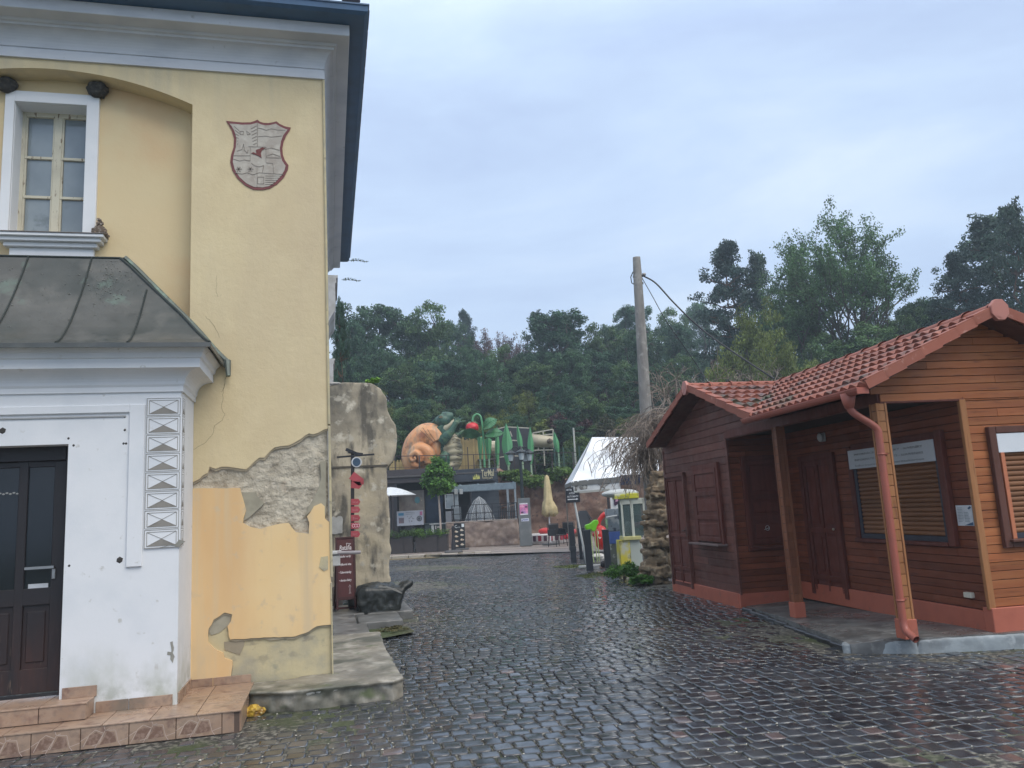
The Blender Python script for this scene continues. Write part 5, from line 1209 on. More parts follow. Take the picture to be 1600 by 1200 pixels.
# planters
for (u0, u1, v0, v1, lb, c_) in ((598, 643, 829, 855, 'left dark planter box with low green shrubs, partly hidden by the old pillar', g_hedge2), (647, 697, 832, 859, 'long dark planter box full of bright green creeping shrubs beside the round-base bollard', g_hedge)):
    f = mk('planter', lb, 'planter', (u0 + u1) / 2, 31.0, .085, 'dark planter boxes'); w_ = abs(f.x(u1) - f.x(u0))
    P('box', MB().box((-w_ / 2, 0, 0), (w_ / 2, .55, .66), .01), dbrown, f.o); P('rim', MB().box((-w_ / 2 - .015, -.015, .60), (w_ / 2 + .015, .565, .66), .005).box((w_ * .18, -.012, .0), (w_ * .2, .0, .6)), blk, f.o)
    rs = np.random.RandomState(int(u0)); n_ = 34; C_ = np.stack([rs.uniform(-w_ / 2, w_ / 2, n_), rs.uniform(-.05, .5, n_), rs.uniform(.62, .86, n_)], 1)
    leaves('shrub', C_, 60, np.tile([.17, .17, .12], (n_, 1)), .06, c_, f.o, 3)
# white board between planters
f = mk('barrier_board', 'small white board with a black diagonal stripe between the two planters', 'board', 650, 31.3)
P('panel', MB().box((-.14, 0, .05), (.14, .03, .42), .003), flat((.6, .6, .6), .5), f.o); P('foot', MB().box((-.17, -.1, 0), (.17, .2, .05), .004), flat((.25, .25, .24), .6), f.o); P('stripe', MB().bar((-.10, -.004, .08), (.12, -.004, .38), .01, .05), blk, f.o)
# bollard with round base and menu board
f = mk('round_base_bollard', 'dark bollard on a wide round base with a small chain, left of the menu board', 'bollard', 706, 29.6)
P('base', MB().lathe([(.34, 0), (.36, .04), (.30, .09), (.1, .11), (.0, .11)], n=24), flat((.08, .075, .075), .6), f.o)
P('shaft', MB().lathe([(.09, .1), (.085, .3), (.05, .55), (.045, .95), (.03, 1.0), (.0, 1.0)], n=14), blk, f.o)
P('chain', MB().tube([(-.02, 0, .92), (-.22, .05, .80), (-.42, .1, .82)], .012, 5), blk, f.o)
f = mk('menu_board', 'black menu board with two columns of white food pictures, right of the round-base bollard', 'sign', 716, 31.6)
P('panel', MB().box((-.22, 0, .06), (.22, .04, 1.06), .006), flat((.02, .022, .025), .4), f.o)
mb = MB(); 
for i in range(2):
    for j in range(4): x, z = -.12 + i * .22, .72 - j * .19 + i * .05; mb.sphere((x, -.003, z), .075, 2, (1.05, .06, .42)); mb.sphere((x - .02, -.004, z + .02), .045, 2, (1, .06, .7))
P('food_pictures', mb, mat('food', (.55, .48, .36), .5, layers=[((.32, .10, .06), 22, .52, .62), ((.7, .68, .62), 12, .5, .7)]), f.o)
mb = MB(); mb.box((.10, -.004, .90), (.20, 0, 1.03)); mb.tube([(-.12 + .05 * math.cos(t), -.004, .93 + .05 * math.sin(t)) for t in [i * .5 for i in range(2, 12)]], .008, 4); mb.bar((-.07, -.004, .90), (.04, -.004, .905), .012)
P('heading', mb, flat((.7, .74, .74), .5), f.o); P('base', MB().box((-.26, -.12, 0), (.36, .3, .05), .01), flat((.09, .09, .09), .6), f.o)
# small round tree
f = mk('round_tree', 'small bright green globe-shaped tree rising behind the long planter', 'tree', 686, 33.2); sc = px(33.2)
rs = np.random.RandomState(12); n_ = 120; d = rs.normal(0, 1, (n_, 3)); d /= np.linalg.norm(d, axis=1)[:, None]; rr_ = rs.uniform(.35, 1, n_)[:, None] ** .6
zc_ = f.p(686, 744).z; C_ = d * rr_ * np.array([.70, .66, .80]); C_[:, 2] += zc_; C_[:, 0] *= (.98 - .38 * (C_[:, 2] - zc_)); C_[:, 1] *= (.98 - .38 * (C_[:, 2] - zc_))
o_ = leaves('crown', C_, 34, np.tile([.2, .2, .17], (n_, 1)), .15, g_bush, f.o, 5)
mb = MB(); mb.tube([(0, 0, 0), (.03, 0, 1.0), (.0, 0, zc_ - .8), (.02, 0, zc_)], [.05, .042, .04, .025], 8)
for i in range(7): a_ = i * .9; mb.tube([(0, 0, zc_ - .7), (.3 * math.cos(a_), .3 * math.sin(a_), zc_ - .1), (.5 * math.cos(a_), .5 * math.sin(a_), zc_ + .3)], [.025, .015, .006], 5)
P('trunk', mb, flat((.42, .34, .29), .8), f.o)
# cafe building
f = mk('cafe_building', 'low dark flat-roofed cafe building with a name in gold letters on its fascia', 'building', 700, 37.0); D = 37.0
X = lambda u: f.p(u, 790).x; Z = lambda v, u=700: f.p(u, v).z
dk1 = flat((.055, .045, .047), .6); dk2 = flat((.035, .042, .055), .55); side_m = mat('grey_siding', (.065, .078, .095), .55, layers=[((.05, .06, .075), 2, .45, .65)])
P('rear_wall', MB().box((X(596), 1.8, 0), (X(781), 2.0, 3.1)), flat((.025, .022, .025), .8), f.o)
P('fascia', MB().box((X(590), -.02, Z(754, 640)), (X(712), .3, Z(737, 640) + .12), .01), dk1, f.o)
P('fascia', MB().box((X(711), -.10, Z(752, 745)), (X(779), .3, Z(733, 745) + .02), .01), dk2, f.o)
P('roof', MB().box((X(590), -.12, 3.28), (X(781), 4.1, 3.36), .01), flat((.075, .07, .07), .6), f.o)
sg = P('lettering', MB().text('TerMal', f.M.inverted() @ Matrix.Identity(4) if False else Matrix.Translation((X(754.5), -.112, Z(744.5, 754))), .46, .012, width=X(774) - X(754.5), off=.004).text('Family park', Matrix.Translation((X(755.5), -.112, Z(748.6, 754))), .17, .012, width=X(772) - X(755.5)), flat((.55, .50, .32), .4), f.o)
mb = MB(); x0, x1, z0, z1 = X(741.2), X(752), Z(748.8, 746), Z(739.8, 746); n_ = 5; top_ = [(x0 + (x1 - x0) * i / 8, z1 - (.0 if i % 2 == 0 else .17)) for i in range(9)]
mb.poly([(x0, z0)] + [(a, b - .02 * abs(4 - i)) for i, (a, b) in enumerate(top_)] + [(x1, z0)], Matrix.Translation((0, -.112, 0)), .012); P('crown_emblem', mb, mat('gold_emblem', (.62, .58, .16), .4, layers=[((.3, .32, .08), 5, .48, .58)]), f.o)
P('siding', MB().box((X(736), .55, 0), (X(780), .75, 3.1)), side_m, f.o)
mb = MB()
for i in range(16): mb.box((X(736), .535, .1 + i * .19), (X(780), .552, .115 + i * .19))
P('siding_joint', mb, dk2, f.o)
P('column', MB().box((X(616.5), -.05, 0), (X(620.5), .1, 3.0), .01), blk, f.o); P('column', MB().box((X(734), .0, 0), (X(737), .2, 3.0), .01), blk, f.o)
P('side_panel', MB().box((X(600), .1, 0), (X(617), .2, 3.0)), dk1, f.o)
P('display', MB().box((X(620.5), .6, 1.0), (X(661), .7, Z(766, 640)), .01), mat('display', (.16, .14, .12), .6, layers=[((.10, .08, .07), 2.5, .4, .6), ((.30, .28, .2), 6, .62, .7)]), f.o)
P('dish', MB().poly([(X(650) + .13 * math.cos(t), Z(781, 650) + .16 * math.sin(t)) for t in [i * math.pi / 8 for i in range(16)]], Matrix.Translation((0, .57, 0)), .03), flat((.06, .16, .18), .4), f.o)
P('counter_back', MB().box((X(661.5), .8, .9), (X(690), .95, Z(772, 670)), .01), mat('dark_teal', (.012, .022, .042), .4, layers=[((.02, .04, .08), 3, .5, .7)]), f.o)
P('counter', MB().box((X(662), .2, 0), (X(702), .6, 1.05), .01).box((X(660), .15, 1.0), (X(704), .65, 1.06), .01), flat((.035, .05, .055), .5), f.o)
P('till', MB().box((X(672), .17, .55), (X(676), .2, .95), .01).box((X(669.5), .14, .98), (X(701), .2, 1.03), .005), flat((.42, .44, .44), .5), f.o)
P('bar_item', MB().box((X(678), .14, .75), (X(680), .2, .92), .01).box((X(681), .14, .82), (X(686), .2, .88), .01), flat((.42, .40, .39), .5), f.o)
wf = P('window', MB().box((X(695.5), .0, Z(795, 700)), (X(696.5), .05, Z(772, 700))).box((X(708), .0, Z(795, 700)), (X(709), .05, Z(772, 700))).box((X(695.5), .0, Z(795, 700)), (X(709), .05, Z(794, 700))).box((X(695.5), .0, Z(773, 700)), (X(709), .05, Z(772, 700))), flat((.35, .37, .38), .5), f.o)
P('pane', MB().box((X(696.5), .02, Z(794, 700)), (X(708), .04, Z(773, 700))), glass, f.o)
P('cabinet', MB().box((X(696), -.1, .2), (X(707), .1, Z(799, 700)), .01), flat((.22, .23, .25), .5), f.o); 
# poster
f = mk('poster_board', 'white poster with a round dark dial and a pink patch behind the left planter', 'poster', 641, 34.0); X = lambda u: f.p(u, 805).x; Z = lambda v: f.p(641, v).z
P('panel', MB().box((X(620), 0, Z(821)), (X(661.5), .03, Z(798)), .004), mat('poster_white', (.55, .56, .60), .5, layers=[((.48, .50, .56), 3, .45, .65)]), f.o)
P('blue_patch', MB().box((X(622.5), -.008, Z(805)), (X(631), 0, Z(801))), flat((.10, .32, .50), .5), f.o); P('keypad', MB().box((X(623), -.008, Z(817)), (X(631), 0, Z(808.5))), mat('keypad', (.16, .15, .17), .5, layers=[((.35, .2, .22), 30, .5, .6)]), f.o)
P('pink_patch', MB().box((X(656), -.008, Z(806)), (X(660), 0, Z(800))), flat((.62, .20, .34), .5), f.o)
P('dial', MB().poly([(X(655) + .12 * math.cos(t), Z(811) + .12 * math.sin(t)) for t in [i * math.pi / 9 for i in range(18)]], Matrix.Translation((0, -.008, 0)), .01), flat((.14, .14, .15), .5), f.o)
P('dial_ring', MB().tube([(X(655) + .07 * math.cos(t), -.012, Z(811) + .07 * math.sin(t)) for t in [i * math.pi / 9 for i in range(19)]], .012, 4), flat((.4, .4, .42), .5), f.o)
mb = MB(); rr = random.Random(3)
for i in range(14): x, z = X(636) + rr.random() * (X(646) - X(636)), Z(816) + rr.random() * (Z(806) - Z(816)); mb.box((x, -.006, z), (x + .03, 0, z + .03))
for v in (801, 803.5): mb.box((X(634), -.006, Z(v)), (X(648), 0, Z(v) + .012))
P('print_marks', mb, flat((.2, .2, .22), .6), f.o)
P('leg', MB().box((X(624), 0, 0), (X(625), .03, Z(820))), blk, f.o); P('leg', MB().box((X(657), 0, 0), (X(658), .03, Z(820))), blk, f.o)
f = mk('black_chair', 'black round-backed chair in front of the white poster', 'chair', 640, 32.6)
P('backrest', MB().tube([(-.25, 0, .75), (-.2, 0, .95), (0, 0, 1.05), (.2, 0, .95), (.25, 0, .75)], .025, 6).box((-.2, -.01, .72), (.2, .01, .98), .005), blk, f.o); P('seat', MB().box((-.24, -.2, .44), (.24, .25, .48), .01), blk, f.o)
for sx_ in (-1, 1):
    for sy_ in (-.18, .22): P('leg', MB().tube([(.2 * sx_, sy_, .45), (.23 * sx_, sy_ * 1.1, 0)], .015, 5), blk, f.o)
# white parasol, left
f = mk('white_parasol', 'open white parasol half hidden behind the old pillar', 'parasol', 611, 33.5); X = lambda u: f.p(u, 770).x; Z = lambda v: f.p(611, v).z
mb = MB(); R_ = X(651) - X(611); zt_ = Z(761); zb_ = Z(775); n_ = 8; rings = []
for i in range(6):
    t = i / 5; rings.append([(R_ * t * math.cos(a), R_ * t * math.sin(a) * 1, zt_ - (zt_ - zb_) * (t ** 1.5) - .0) for a in [k * 2 * math.pi / 24 for k in range(24)]])
mb._new([p for r_ in rings for p in r_], [(i * 24 + j, i * 24 + (j + 1) % 24, (i + 1) * 24 + (j + 1) % 24, (i + 1) * 24 + j) for i in range(5) for j in range(24)]); 
P('canopy', mb, flat((.62, .65, .67), .6), f.o, smooth=True); P('pole', MB().tube([(0, 0, 0), (0, 0, zt_)], .03, 8), blk, f.o); P('base', MB().lathe([(.3, 0), (.3, .06), (.05, .09)], n=16), blk, f.o)
# pergola
f = mk('pergola', 'light grey-blue steel pergola frame over the terrace', 'pergola', 760, 34.2); X = lambda u, v=790: f.p(u, v).x; Z = lambda v, u=760: f.p(u, v).z
pg = flat((.20, .26, .30), .45)
pg2 = flat((.26, .30, .33), .45)
zt_ = Z(756); P('beam', MB().box((X(705), -.05, zt_ - .28), (X(808), .06, zt_), .01), pg, f.o); P('beam', MB().box((X(705), 2.1, zt_ - .25), (X(808), 2.2, zt_), .01), pg, f.o)
for u, w_, y_ in ((713.5, .17, 0), (794, .09, .0), (806, .09, 0), (794, .09, 2.0)): P('post', MB().box((X(u) - w_ / 2, -.04 + y_, 0), (X(u) + w_ / 2, .05 + y_, zt_ - .02), .006), pg2, f.o)
for u in (720, 748, 776, 804): P('rafter', MB().box((X(u) - .03, -.0, zt_ - .1), (X(u) + .03, 2.2, zt_ + .04), .005), pg, f.o)
P('heater', MB().box((X(711), -.16, Z(770)), (X(716), -.05, Z(762)), .01).box((X(719), -.12, Z(770)), (X(724), -.02, Z(762)), .01), flat((.40, .42, .43), .4), f.o)
P('menu_plate', MB().box((X(709), -.09, Z(811)), (X(720), -.05, Z(790)), .01), flat((.20, .23, .25), .4), f.o)
# low terrace wall with railing
f = mk('terrace_wall', 'low pinkish-brown stone terrace wall with a black railing', 'wall', 755, 33.6); X = lambda u, v=830: f.p(u, v).x; Z = lambda v, u=755: f.p(u, v).z
rockm = mat('reddish_rock', (.235, .145, .105), .9, layers=[((.15, .09, .07), 1.3, .42, .62), ((.30, .21, .16), 2.4, .5, .68), ((.09, .055, .045), 5, .6, .70)], bump=[(5, .8, .06), (20, .5, .01)])
zt_ = Z(814.5); mb = MB(); mb.box((X(697), 0, 0), (X(809.5), .45, zt_)); mb.solid(.06, .035, 2.6, 3, 1, 3, True); P('stone_face', mb, mat('terrace_stone', (.27, .205, .165), .85, layers=[((.19, .14, .12), 1.8, .42, .62), ((.35, .28, .24), 4, .5, .7)], bump=[(7, .6, .03), (30, .4, .006)]), f.o, smooth=True)
P('coping', MB().box((X(696), -.03, zt_), (X(810), .48, zt_ + .035), .008), flat((.36, .31, .27), .7), f.o)
mb = MB(); zr = Z(788); 
for z in (zr, (zr + zt_) / 2, zt_ + .12): mb.box((X(707), .1, z - .015), (X(810), .13, z + .015))
for i in range(9): x = X(707) + (X(809) - X(707)) * i / 8; mb.box((x - .02, .09, zt_), (x + .02, .14, zr))
P('railing', mb, blk, f.o)
# see-through igloo tent
f = mk('garden_igloo', 'pointed see-through garden tent on the terrace', 'tent', 749, 36.2); X = lambda u, v=790: f.p(u, v).x; Z = lambda v, u=749: f.p(u, v).z
R_ = (X(776) - X(722)) / 2; zt_ = Z(776); n_ = 8; prof = [(1.0, .4), (.93, .4 + (zt_ - .4) * .3), (.68, .4 + (zt_ - .4) * .62), (.30, .4 + (zt_ - .4) * .9), (.0, zt_)]
mb = MB(); mb._new([(R_ * r_ * math.cos(a), R_ * r_ * math.sin(a), z) for r_, z in prof for a in [k * math.pi / 4 + .2 for k in range(8)]], [(i * 8 + j, i * 8 + (j + 1) % 8, (i + 1) * 8 + (j + 1) % 8, (i + 1) * 8 + j) for i in range(4) for j in range(8)])
P('clear_cover', mb, mat('clear_plastic', (.42, .45, .47), .25, alpha=.42), f.o)
for k in range(8): a = k * math.pi / 4 + .2; P('rib', MB().tube([(R_ * r_ * math.cos(a), R_ * r_ * math.sin(a), z) for r_, z in prof], .018, 5), flat((.35, .37, .38), .5), f.o)
P('dark_chairs', MB().box((-.5, -.1, .5), (-.1, .3, 1.15), .05).box((.1, .0, .5), (.5, .4, 1.1), .05), blk, f.o)
f = mk('dark_screen', 'dark fence panel on the terrace right of the see-through tent', 'fence', 785, 35.4); mb = MB()
X = lambda u, v=790: f.p(u, v).x; Z = lambda v, u=785: f.p(u, v).z
for i in range(11): x = X(778) + (X(806) - X(778)) * i / 10; mb.box((x, 0, .6), (x + .05, .03, Z(790) - .02 * (10 - i)))
P('slats', mb, flat((.03, .035, .042), .6), f.o); P('rail', MB().bar((X(777), .02, Z(792)), (X(806), .02, Z(787)), .04), blk, f.o)
# stainless pillar with posters
f = mk('info_pillar', 'grey steel info pillar with a pink poster and a small white sticker', 'pillar', 820, 31.8); X = lambda u, v=800: f.p(u, v).x; Z = lambda v, u=820: f.p(u, v).z
M0 = Matrix.Identity(4); P('body', MB().box((X(809.8), 0, 0), (X(829), .4, Z(778)), .01), mat('steel', (.17, .18, .18), .4, layers=[((.30, .30, .28), .9, .48, .62, (1, 1, 1))], metal=.4), f.o)
P('poster', MB().box((X(812.3), -.008, Z(804.5)), (X(825), 0, Z(786.5)), .001), mat('poster_pink', (.62, .17, .33), .5, layers=[((.30, .16, .40), 2.6, .5, .6), ((.75, .35, .5), 6, .5, .65)]), f.o); P('poster_head', MB().box((X(812.3), -.012, Z(788)), (X(825), -.006, Z(786)), .001).box((X(813), -.012, Z(804.5)), (X(825), -.006, Z(802.5)), .001), flat((.7, .68, .7), .5), f.o)
mb = MB(); bxp(f, mb, 820, 793, 824, 791, -.012, -.006, .001); bxp(f, mb, 814, 802, 818, 799.5, -.012, -.006, .001); P('poster_figure', mb, flat((.10, .04, .10), .5), f.o)
stx = P('sticker', MB().box((X(813.8), -.008, Z(814.5)), (X(825.8), 0, Z(810)), .001), flat((.60, .62, .72), .5), f.o); P('sticker_print', MB().bar((X(814.6), -.01, Z(813.5)), (X(817.5), -.01, Z(811.5)), .008, .03).box((X(818), -.012, Z(813)), (X(824.5), -.008, Z(811.6)), .001), flat((.12, .14, .30), .5), f.o)
# street lamp
f = mk('street_lamp', 'black ornate street lamp with hanging lanterns rising behind the grey pillar', 'street lamp', 817, 32.6); X = lambda u, v=740: f.p(u, v).x; Z = lambda v, u=817: f.p(u, v).z
lb_ = flat((.014, .022, .024), .4); zt_ = Z(697)
P('pole', MB().lathe([(.14, 0), (.14, .3), (.08, .45), (.075, 2.0), (.055, zt_ - .2), (.06, zt_ - .1), (.02, zt_), (0, zt_ + .03)], n=12), lb_, f.o)
for (xo, yo) in ((X(799.5), .0), (X(816), -.5), (X(829), .35), (X(822), .7)):
    mb = MB(); xa = xo - 0; zz = Z(707)
    mb.tube([(0, 0, zt_ - .45)] + [(xa * (.5 - .5 * math.cos(t)), yo * (.5 - .5 * math.cos(t)), zt_ - .42 + .42 * math.sin(t)) for t in [i * math.pi / 10 for i in range(1, 10)]] + [(xa, yo, zz + .02)], .022, 6)
    arm = P('arm', mb, lb_, f.o)
    t = MB(); t.lathe([(.02, .16), (.06, .10), (.23, 0), (.24, -.04), (.15, -.05)], (xa, yo, zz), 12); t.lathe([(.14, -.05), (.14, -.07), (.09, -.36), (.02, -.42), (0, -.44)], (xa, yo, zz), 8)
    P('lantern', t, lb_, arm)
    P('lantern_glass', MB().lathe([(.128, -.07), (.085, -.34)], (xa, yo - .03, zz), 8), flat((.40, .46, .48), .2), arm)
# closed parasol
f = mk('closed_parasol', 'closed cream parasol tied up on a white pole', 'parasol', 857, 32.0); X = lambda u, v=790: f.p(u, v).x; Z = lambda v, u=857: f.p(u, v).z
mb = MB(); zt_ = Z(742); prof = [(.02, zt_), (.085, zt_ - .08), (.13, zt_ - .45), (.17, zt_ - 1.05), (.20, zt_ - 1.12), (.28, zt_ - 1.35), (.30, zt_ - 1.55), (.16, zt_ - 1.68), (.05, zt_ - 1.66)]
n_ = 22; vs = []
for i, (r_, z) in enumerate(prof):
    for j in range(n_): k = 1 + (.22 if i > 3 else .13) * math.sin(j * 6 * 2 * math.pi / n_ + i * .5) * (i > 0); a = 2 * math.pi * j / n_; vs.append((r_ * k * math.cos(a) + (.04 if i > 4 else 0), r_ * k * math.sin(a), z + (.05 * math.sin(j * 1.7) if i > 5 else 0)))
mb._new(vs, [(i * n_ + j, i * n_ + (j + 1) % n_, (i + 1) * n_ + (j + 1) % n_, (i + 1) * n_ + j) for i in range(len(prof) - 1) for j in range(n_)])
P('canopy', mb, mat('cream_fabric', (.52, .42, .23), .85, layers=[((.40, .32, .17), 4, .45, .62)], bump=[(8, .5, .03)]), f.o, smooth=True); P('pole', MB().tube([(0, 0, 0), (0, 0, zt_ - 1.3)], .028, 8), flat((.65, .65, .66), .4), f.o); P('base', MB().lathe([(.36, 0), (.36, .05), (.06, .08)], n=20), flat((.10, .10, .10), .6), f.o)
# artificial rock wall
f = mk('rock_wall', 'reddish-brown rock face closing the back of the plaza', 'rock', 870, 38.6, -.02); X = lambda u, v=790: f.p(u, v).x; Z = lambda v, u=870: f.p(u, v).z
mb = MB(); tp = [(X(776), Z(740, 780)), (X(800), Z(744, 800)), (X(825), Z(750, 825)), (X(850), Z(752)), (X(880), Z(750)), (X(900), Z(744)), (X(930), Z(742)), (X(970), Z(738)), (X(1080), Z(738))]
mb.poly([(X(776), 0)] + tp + [(X(1080), 0)], Matrix.Identity(4), 2.4); mb.solid(.11, .22, .55, 3, 0, 4, True, (1, 1, 1.7)); mb.rough(.05, 2.2, 5, 3)
P('rock_face', mb, rockm, f.o, smooth=True)
# chairs beside the parasol
def net_chair(lb, u, D, rz):
    f = mk('mesh_chair', lb, 'chair', u, D, .06, 'black chairs on the plaza'); M_ = f.M @ Matrix.Rotation(rz, 4, 'Z'); f.o.matrix_world = M_; MW[f.o.name] = M_.copy()
    c_ = flat((.02, .021, .025), .5)
    P('seat', MB().box((-.25, -.24, .42), (.25, .24, .46), .012), c_, f.o); P('backrest', MB().box((-.25, .22, .46), (.25, .25, .86), .012).tube([(-.27, .24, .44), (-.27, .27, .88), (.27, .27, .88), (.27, .24, .44)], .016, 6), c_, f.o)
    for sx_ in (-1, 1):
        P('armrest', MB().box((sx_ * .27 - .02, -.24, .64), (sx_ * .27 + .02, .24, .66), .006).box((sx_ * .27 - .006, -.22, .44), (sx_ * .27 + .006, .22, .64)), c_, f.o)
        for sy_ in (-1, 1): P('leg', MB().tube([(.25 * sx_, .22 * sy_, .65 if sy_ < 0 else .45), (.27 * sx_, .26 * sy_, 0)], .015, 5), c_, f.o)
net_chair('black mesh armchair right of the closed cream parasol', 868, 30.4, R(35)); net_chair('smaller-looking black chair between the closed parasol and the tilted sign pole', 882, 32.0, R(-30))
# red and white round play ride
f = mk('play_ride', 'low round red and white ride with a checkered rim behind the parasol', 'ride', 852, 33.6); 
P('base', MB().lathe([(.95, 0), (1.0, .1), (.98, .36), (.9, .4), (0, .4)], n=28), flat((.62, .58, .56), .5), f.o)
for i in range(14): a = -math.pi + i * math.pi / 13; P('check', MB().bar((1.0 * math.cos(a), 1.0 * math.sin(a), .12), (1.0 * math.cos(a), 1.0 * math.sin(a), .34), .14, .03, up=(math.cos(a), math.sin(a), 0)), flat(((.30, .03, .05) if i % 2 else (.08, .03, .05)), .5), f.o)
P('seat', MB().sphere((-.05, -.3, .5), .3, 3, (1.1, .8, .5)), flat((.55, .03, .03), .35), f.o); P('seat', MB().sphere((.55, -.55, .3), .34, 3, (1.3, .7, .7)), flat((.50, .02, .04), .35), f.o)
# tilted sign
f = mk('direction_sign', 'black arrow sign with white lettering on a tilted white pole', 'sign', 905, 21.0, 0); X = lambda u, v=790: f.p(u, v).x; Z = lambda v, u=905: f.p(u, v).z
P('pole', MB().tube([(X(911), 0, 0), (X(895.5), 0, Z(765))], .028, 10), flat((.60, .62, .60), .5), f.o)
bm_ = flat((.015, .018, .026), .5)
P('board', MB().poly([(X(884.5), Z(785)), (X(906.5), Z(784.5)), (X(906.5), Z(769.5)), (X(898), Z(769.5)), (X(897.5), Z(760.5)), (X(885), Z(762))], Matrix.Translation((0, -.05, 0)), .025), bm_, f.o)
wl = flat((.68, .70, .73), .5); lt = MB()
for t_, u_, v_, u2 in (('MOTOR', 886.5, 766, 894.5), ('AUTÍČKA', 890, 771.5, 899), ('AUTOMATY', 887, 776.5, 904.5)): lt.text(t_, Matrix.Translation((X(u_), -.054, Z(v_))), .068, .002, width=X(u2) - X(u_), off=.001)
lt.poly([(X(887.5), Z(780.5)), (X(887.5), Z(778.8)), (X(901), Z(779.2)), (X(901), Z(778)), (X(904), Z(779.6)), (X(901), Z(781)), (X(901), Z(780.2))], Matrix.Translation((0, -.054, 0)), .003); P('lettering', lt, wl, f.o)
P('board_cap', MB().box((X(898), -.06, Z(769)), (X(902), .02, Z(767)), .004), flat((.5, .55, .5), .5), f.o)
# bollards
bd = flat((.022, .026, .034), .45)
def bollard(u, vb, lb, lean, band, h_=1.0, w_=.145):
    q = atZ(u, vb, 0); o = T('bollard', lb, 'bollard', Matrix.Translation((q.x, q.y, 0)) @ RM @ Matrix.Rotation(lean, 4, 'Y'), 'black square bollards along the street edge')
    P('shaft', MB().box((-w_ / 2, -w_ / 2, -.02), (w_ / 2, w_ / 2, h_), .008), bd, o)
    if band: P('collar', MB().box((-w_ / 2 - .015, -w_ / 2 - .015, band), (w_ / 2 + .015, w_ / 2 + .015, band + .12), .006), bd, o)
    P('cap', MB().box((-w_ / 2 - .006, -w_ / 2 - .006, h_ - .01), (w_ / 2 + .006, w_ / 2 + .006, h_ + .01), .005), bd, o)
bollard(897, 879, 'leftmost black bollard with a collar, standing in moss', -.02, .33, 1.07, .15)
bollard(908.5, 874.5, 'thin black bollard just left of the pair behind the tilted pole', -.02, 0, .93, .09); bollard(914.5, 874.5, 'thin black bollard touching the foot of the tilted white pole', -.02, 0, .93, .09)
bollard(922, 892, 'thick black bollard standing behind the left end of the white plank', -.02, 0, .98, .165); bollard(951, 889.5, 'black bollard at the right end of the white plank', -.02, 0, .96, .155); bollard(996, 878, 'black ribbed bollard in front of the yellow game machine', -.0, 0, .90, .16)
a, b = atZ(905, 888, .03), atZ(949, 884, .03); mb = MB(); mb.bar((0, 0, 0), (b.x - a.x, b.y - a.y - .1, 0), .16, .04); mb.bar((.35, .02, -.05), (.5, .0, -.05), .12, .06)
o = mb.build('white_plank', flat((.55, .56, .56), .6)); o.location = (a.x, a.y - .05, .07); tagset(o, 'long white plank lying at the feet of the black bollards', 'plank')
f = mk('green_chair', 'bright lime green curved plastic child seat on thin legs behind the thick bollard', 'chair', 924, 22.0, 0); X = lambda u, v=820: f.p(u, v).x; Z = lambda v, u=924: f.p(u, v).z
mb = MB(); mb.poly([(X(914), Z(824)), (X(915), Z(820)), (X(919), Z(819)), (X(923), Z(818)), (X(927), Z(814.5)), (X(930), Z(812.8)), (X(935), Z(813)), (X(936), Z(818)), (X(933), Z(822)), (X(930), Z(830)), (X(926), Z(831)), (X(922), Z(827)), (X(916), Z(828))], Matrix.Identity(4), .32); mb.solid(.02, 0, 1, 0, 3); P('shell', mb, flat((.16, .50, .015), .35), f.o, smooth=True)
for u in (923, 929, 933): P('leg', MB().tube([(X(u), .15, Z(828)), (X(u) + .02, .15 + (u - 928) * .02, 0)], .014, 5), flat((.42, .52, .2), .5), f.o)
f = mk('red_ride', 'glossy red coin ride with a curved neck and white feet, behind the bollards', 'ride', 940, 23.0, 0); X = lambda u, v=830: f.p(u, v).x; Z = lambda v, u=940: f.p(u, v).z
mb = MB(); mb.sphere((X(938), 0, Z(842)), .26, 3, (.75, .8, 1.25)); mb.sphere((X(940), .0, Z(832)), .2, 3, (.8, .8, 1)); mb.tube([(X(935), 0, Z(835)), (X(934.5), 0, Z(822)), (X(938), 0, Z(812)), (X(943), 0, Z(806)), (X(948), 0, Z(803))], [.13, .07, .07, .075, .08], 12); mb.solid(.025, 0, 1, 0, 3)
P('body', mb, mat('red_gloss', (.50, .025, .02), .25, layers=[((.58, .12, .08), 1.4, .55, .7)]), f.o, smooth=True)
P('feet', MB().sphere((X(931), -.1, .1), .16, 2, (1.3, 1, .55)).box((X(928), -.2, 0), (X(944), .3, .08), .02), flat((.6, .58, .54), .5), f.o); P('white_trim', MB().tube([(X(933.5), -.21, Z(838)), (X(935), -.22, Z(841)), (X(937), -.21, Z(839))], .015, 5).box((X(933), -.2, Z(834)), (X(934.5), -.19, Z(829)), .004), flat((.7, .66, .62), .5), f.o)
P('handle', MB().box((X(926), -.02, Z(838)), (X(931), .1, Z(832)), .02), flat((.45, .02, .03), .4), f.o)
f = mk('small_wheel', 'small white wheel with a black hub on the ground beside the right bollard', 'wheel', 942, 19.8, 0); P('wheel', MB().sphere((0, 0, .22), .11, 2, (.6, 1, 1)), flat((.5, .52, .5), .5), f.o); P('caster', MB().sphere((-.1, 0, .1), .09, 2, (.8, .6, 1)).box((-.08, 0, .05), (.12, .1, .12), .01), blk, f.o)
